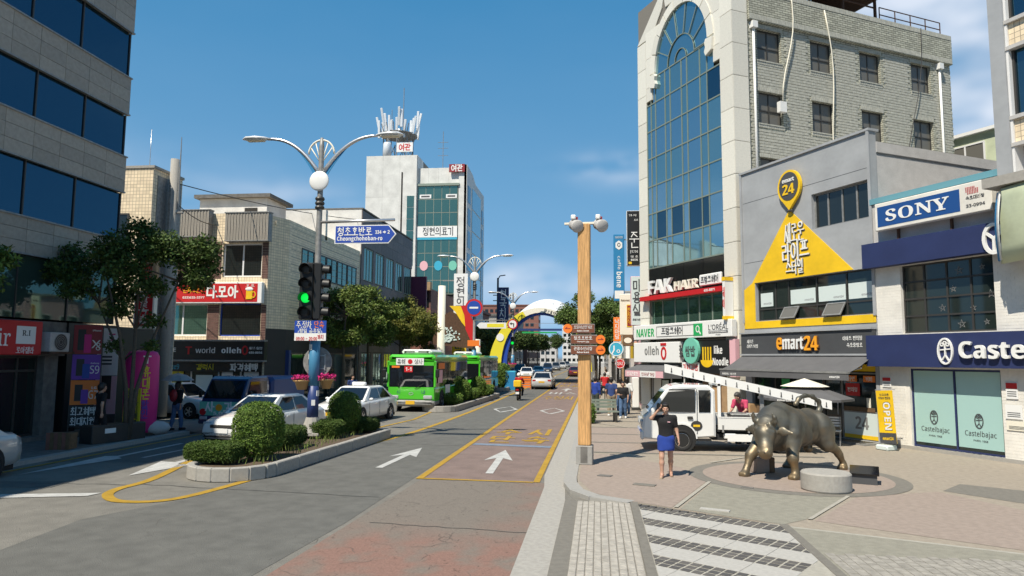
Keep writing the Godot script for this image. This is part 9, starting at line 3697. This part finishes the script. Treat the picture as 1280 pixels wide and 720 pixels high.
 for i in [0, 2]:
  var c: Array = arms[i].duplicate()
  var e: Vector3 = c[0].lerp(c[1], minf(sl, 1.0))
  top.append([c[0], e, c[2] + 0.02, c[3] + 0.022])
  if sl > 1.0:
   var f: Array = arms[i + 1]
   top.append([f[0], f[0].lerp(f[1], sl - 1.0), f[2] + 0.016, f[3] + 0.016])
 part(n, "top", to_mesh(net(top, cell, 0.03, [[v3(0, -1, 0), -o.get("hem", 0.88) * s], [v3(0, 1, 0), J.neck.y + 0.005]])), o.top)
 var tr := [[J.hip - v3(0, 0.02, 0), J.waist - v3(0, 0.02, 0), 0.137 * s * fw, 0.118 * s * fw, v3(1.2, 1, 0.85)]]
 var leg_end: float = o.get("leg", 0.07)
 for i in legs.size():
  var c: Array = legs[i]
  var loose: float = o.get("loose", 0.018)
  tr.append([c[0], c[1], c[2] + loose, c[3] + loose])
 if o.get("skirt", false):
  tr.append([J.hip - v3(0, 0.04, 0) * s, v3(0, leg_end + 0.06, 0.02) * s, 0.14 * s, 0.15 * s, v3(1.25, 1, 0.95)])
 part(n, o.get("lower_name", "trousers"), to_mesh(net(tr, cell, 0.03, [[v3(0, -1, 0), -leg_end * s]])), o.bottom)
 if o.get("shoes", "") != "":
  var sh_ := []
  for q in feet:
   sh_.append([q[0], q[1], q[2] + 0.012, q[3] + 0.012])
  part(n, "shoes", to_mesh(net(sh_, minf(cell, 0.02), 0.02, [[v3(0, -1, 0), 0.0]])), o.shoes)
 return n

func build_people() -> void:
 mat("hair", C(0.012, 0.009, 0.008), 0.5)
 mat("hair_grey", C(0.06, 0.055, 0.05), 0.6)
 for q in [["cloth_black", 0.012, 0.012, 0.014], ["cloth_royal", 0.015, 0.05, 0.30], ["cloth_blue", 0.03, 0.06, 0.2], ["cloth_khaki", 0.32, 0.25, 0.17], ["cloth_cream", 0.6, 0.5, 0.36], ["cloth_jeans", 0.08, 0.15, 0.28], ["cloth_green", 0.045, 0.06, 0.05], ["cloth_red", 0.5, 0.015, 0.02], ["cloth_pink", 0.62, 0.07, 0.16], ["cloth_white", 0.72, 0.72, 0.7], ["sandal", 0.42, 0.32, 0.22]]:
  var m := mat(q[0], C(q[1], q[2], q[3]), 0.9, 0, TEX["soft"], 1.5)
  m.rim_enabled = true
  m.rim = 0.2
 var p := person("woman in black polo shirt and blue shorts shading her eyes with one hand", Vector3(1.5, 0, -16.1), -6, 1.6, {"cell": 0.015, "top": "cloth_black", "bottom": "cloth_royal", "leg": 0.62, "loose": 0.025, "sleeve": 0.62, "hem": 0.87, "hair_len": 0.03, "lower_name": "shorts", "skirt": true, "step": 0.16, "fat": 1.04, "nod": 0.12,
  "joints": {"er": v3(0.245, 1.1, -0.03), "wr": v3(0.29, 0.88, 0.06), "el": v3(-0.33, 1.36, 0.1), "wl": v3(-0.16, 1.56, 0.16)}, "palm_l": v3(0.3, 0.2, 1.0)})
 var st := S(true)
 for s in [-1.0, 1.0]:
  var f: float = -s * 0.16
  tube(st, [v3(s * 0.108, 0.012, f - 0.06), v3(s * 0.112, 0.012, f + 0.16)], 0.035, 8)
 obj(p, "sandals", st, "sandal")
 st = S()
 cbox(st, 0.04, 0.1, 1.2, 1.22, 0.12, 0.135, 0.004)
 obj(p, "shirt_badge", st, "pale_pink")
 person("man in blue T-shirt and khaki trousers walking away on the right pavement", Vector3(0.62, 0, -32.4), 172, 1.72, {"top": "cloth_blue", "bottom": "cloth_khaki", "shoes": "cloth_white"})
 person("woman in cream top walking away beside the man in blue", Vector3(1.05, 0, -33.2), 176, 1.7, {"top": "cloth_cream", "bottom": "cloth_jeans", "hair_len": 0.08, "shoes": "cloth_black", "sleeve": 0.8})
 person("taller woman in white top on the far side of the cream-topped one", Vector3(1.35, 0, -33.5), 182, 1.7, {"top": "cloth_white", "bottom": "cloth_jeans", "hair_len": 0.1, "shoes": "cloth_black", "sleeve": 1.0})
 person("young woman in dark top and jeans walking towards the camera", Vector3(1.1, 0, -31.3), -8, 1.58, {"top": "cloth_black", "bottom": "cloth_jeans", "hair_len": 0.07, "shoes": "cloth_white", "sleeve": 0.9, "joints": {"el": v3(-0.26, 1.12, 0.06), "wl": v3(-0.12, 1.1, 0.2)}})
 person("person in bright blue jacket just right of the timber pole", Vector3(-0.1, 0, -33.6), 150, 1.72, {"top": "cloth_royal", "bottom": "cloth_green", "sleeve": 1.8, "shoes": "cloth_black", "step": 0.05})
 person("person in white top far down the right pavement", Vector3(0.72, 0, -58.0), 180, 1.72, {"top": "cloth_white", "bottom": "cloth_black", "shoes": "cloth_black", "cell": 0.03})
 person("man in pink shirt bending over the lorry bed", Vector3(4.5, 0, -22.75), -40, 1.7, {"top": "cloth_pink", "bottom": "cloth_black", "shoes": "cloth_black", "hair_mat": "hair_grey", "sleeve": 0.7, "hem": 0.9, "nod": 0.5, "joints": {"waist": v3(0, 1.05, 0.03), "chest": v3(0, 1.22, 0.13), "neck": v3(0, 1.36, 0.24), "head": v3(0, 1.45, 0.36), "sl": v3(-0.185, 1.3, 0.2), "sr": v3(0.185, 1.3, 0.2), "el": v3(-0.24, 1.05, 0.28), "er": v3(0.24, 1.05, 0.28), "wl": v3(-0.2, 0.95, 0.5), "wr": v3(0.2, 0.95, 0.5)}})
 person("man in black walking on the shaded left pavement by the phone poster", Vector3(-14.7, 0, -19.5), 150, 1.74, {"top": "cloth_black", "bottom": "cloth_black", "shoes": "cloth_black"})
 person("person in blue shirt waiting on the left pavement beside the bus", Vector3(-12.9, -0.1, -36.2), 40, 1.72, {"top": "cloth_blue", "bottom": "cloth_black", "shoes": "cloth_black"})
 p = person("person in dark clothes with a backpack under the grey umbrella", Vector3(-14.6, 0, -23.2), 165, 1.66, {"top": "cloth_black", "bottom": "cloth_jeans", "hair_len": 0.1, "shoes": "cloth_black", "sleeve": 1.5, "joints": {"er": v3(0.24, 1.14, 0.08), "wr": v3(0.14, 1.32, 0.2)}})
 st = S(true)
 ball(st, v3(0, 1.2, -0.18), v3(0.16, 0.22, 0.1), 12)
 obj(p, "backpack", st, "dark_red")
 var u := thing("umbrella", "grey umbrella held over the person in dark clothes", "umbrella", Vector3(-14.72, 0, -23.35), 0)
 st = S()
 for i in 8:
  var a := TAU * i / 8.0
  var b := TAU * (i + 1) / 8.0
  quad(st, v3(cos(a) * 0.3, 1.9, sin(a) * 0.3), v3(cos(b) * 0.3, 1.9, sin(b) * 0.3), v3(cos(b) * 0.56, 1.72, sin(b) * 0.56), v3(cos(a) * 0.56, 1.72, sin(a) * 0.56))
  tri(st, v3(0, 1.98, 0), v3(cos(b) * 0.3, 1.9, sin(b) * 0.3), v3(cos(a) * 0.3, 1.9, sin(a) * 0.3))
 obj(u, "canopy", st, "galv")
 st = S()
 tube(st, [v3(0, 1.2, 0), v3(0, 2.04, 0)], 0.01, 6)
 obj(u, "shaft", st, "frame_dark")
 # riders
 var ride := {"hl": v3(-0.12, 0.86, -0.05), "hr": v3(0.12, 0.86, -0.05), "hip": v3(0, 0.9, -0.08), "waist": v3(0, 1.04, -0.04), "kl": v3(-0.22, 0.72, 0.36), "kr": v3(0.22, 0.72, 0.36), "al": v3(-0.2, 0.36, 0.2), "ar": v3(0.2, 0.36, 0.2), "tl": v3(-0.2, 0.32, 0.36), "tr": v3(0.2, 0.32, 0.36), "el": v3(-0.28, 1.16, 0.16), "er": v3(0.28, 1.16, 0.16), "wl": v3(-0.28, 1.06, 0.4), "wr": v3(0.28, 1.06, 0.4)}
 p = person("motorcycle rider in red jacket and white helmet", Vector3(-5.0, -0.1, -45.0), 180, 1.7, {"top": "cloth_red", "bottom": "cloth_black", "shoes": "cloth_black", "sleeve": 1.9, "hair": false, "joints": ride, "leg": 0.3})
 st = S(true)
 ball(st, v3(0, 1.61, 0.01), v3(0.13, 0.14, 0.15), 14)
 obj(p, "helmet", st, "white")
 var bk := thing("bicycle", "bicycle ridden away along the right pavement by the person in red", "bicycle", Vector3(0.45, 0, -44.5), 180)
 for z in [-0.5, 0.52]:
  st = S(true)
  var pts := []
  for i in 19:
   pts.append(v3(0, 0.33 + sin(TAU * i / 18.0) * 0.31, z + cos(TAU * i / 18.0) * 0.31))
  tube(st, pts, 0.022, 6, false)
  obj(bk, "wheel", st, "rubber")
 st = S(true)
 tube(st, [v3(0, 0.33, -0.5), v3(0, 0.78, -0.15), v3(0, 0.8, 0.35), v3(0, 0.33, 0.52)], 0.02, 6)
 tube(st, [v3(-0.28, 1.0, 0.36), v3(0.28, 1.0, 0.36)], 0.018, 6)
 obj(bk, "frame", st, "frame_dark")
 st = S()
 cbox(st, -0.09, 0.09, 0.8, 0.86, -0.3, -0.05, 0.02)
 obj(bk, "saddle", st, "black")
 person("cyclist in red top riding away along the right pavement", Vector3(0.45, 0, -44.5), 180, 1.7, {"top": "cloth_red", "bottom": "cloth_black", "shoes": "cloth_black", "joints": ride, "leg": 0.3, "cell": 0.028})
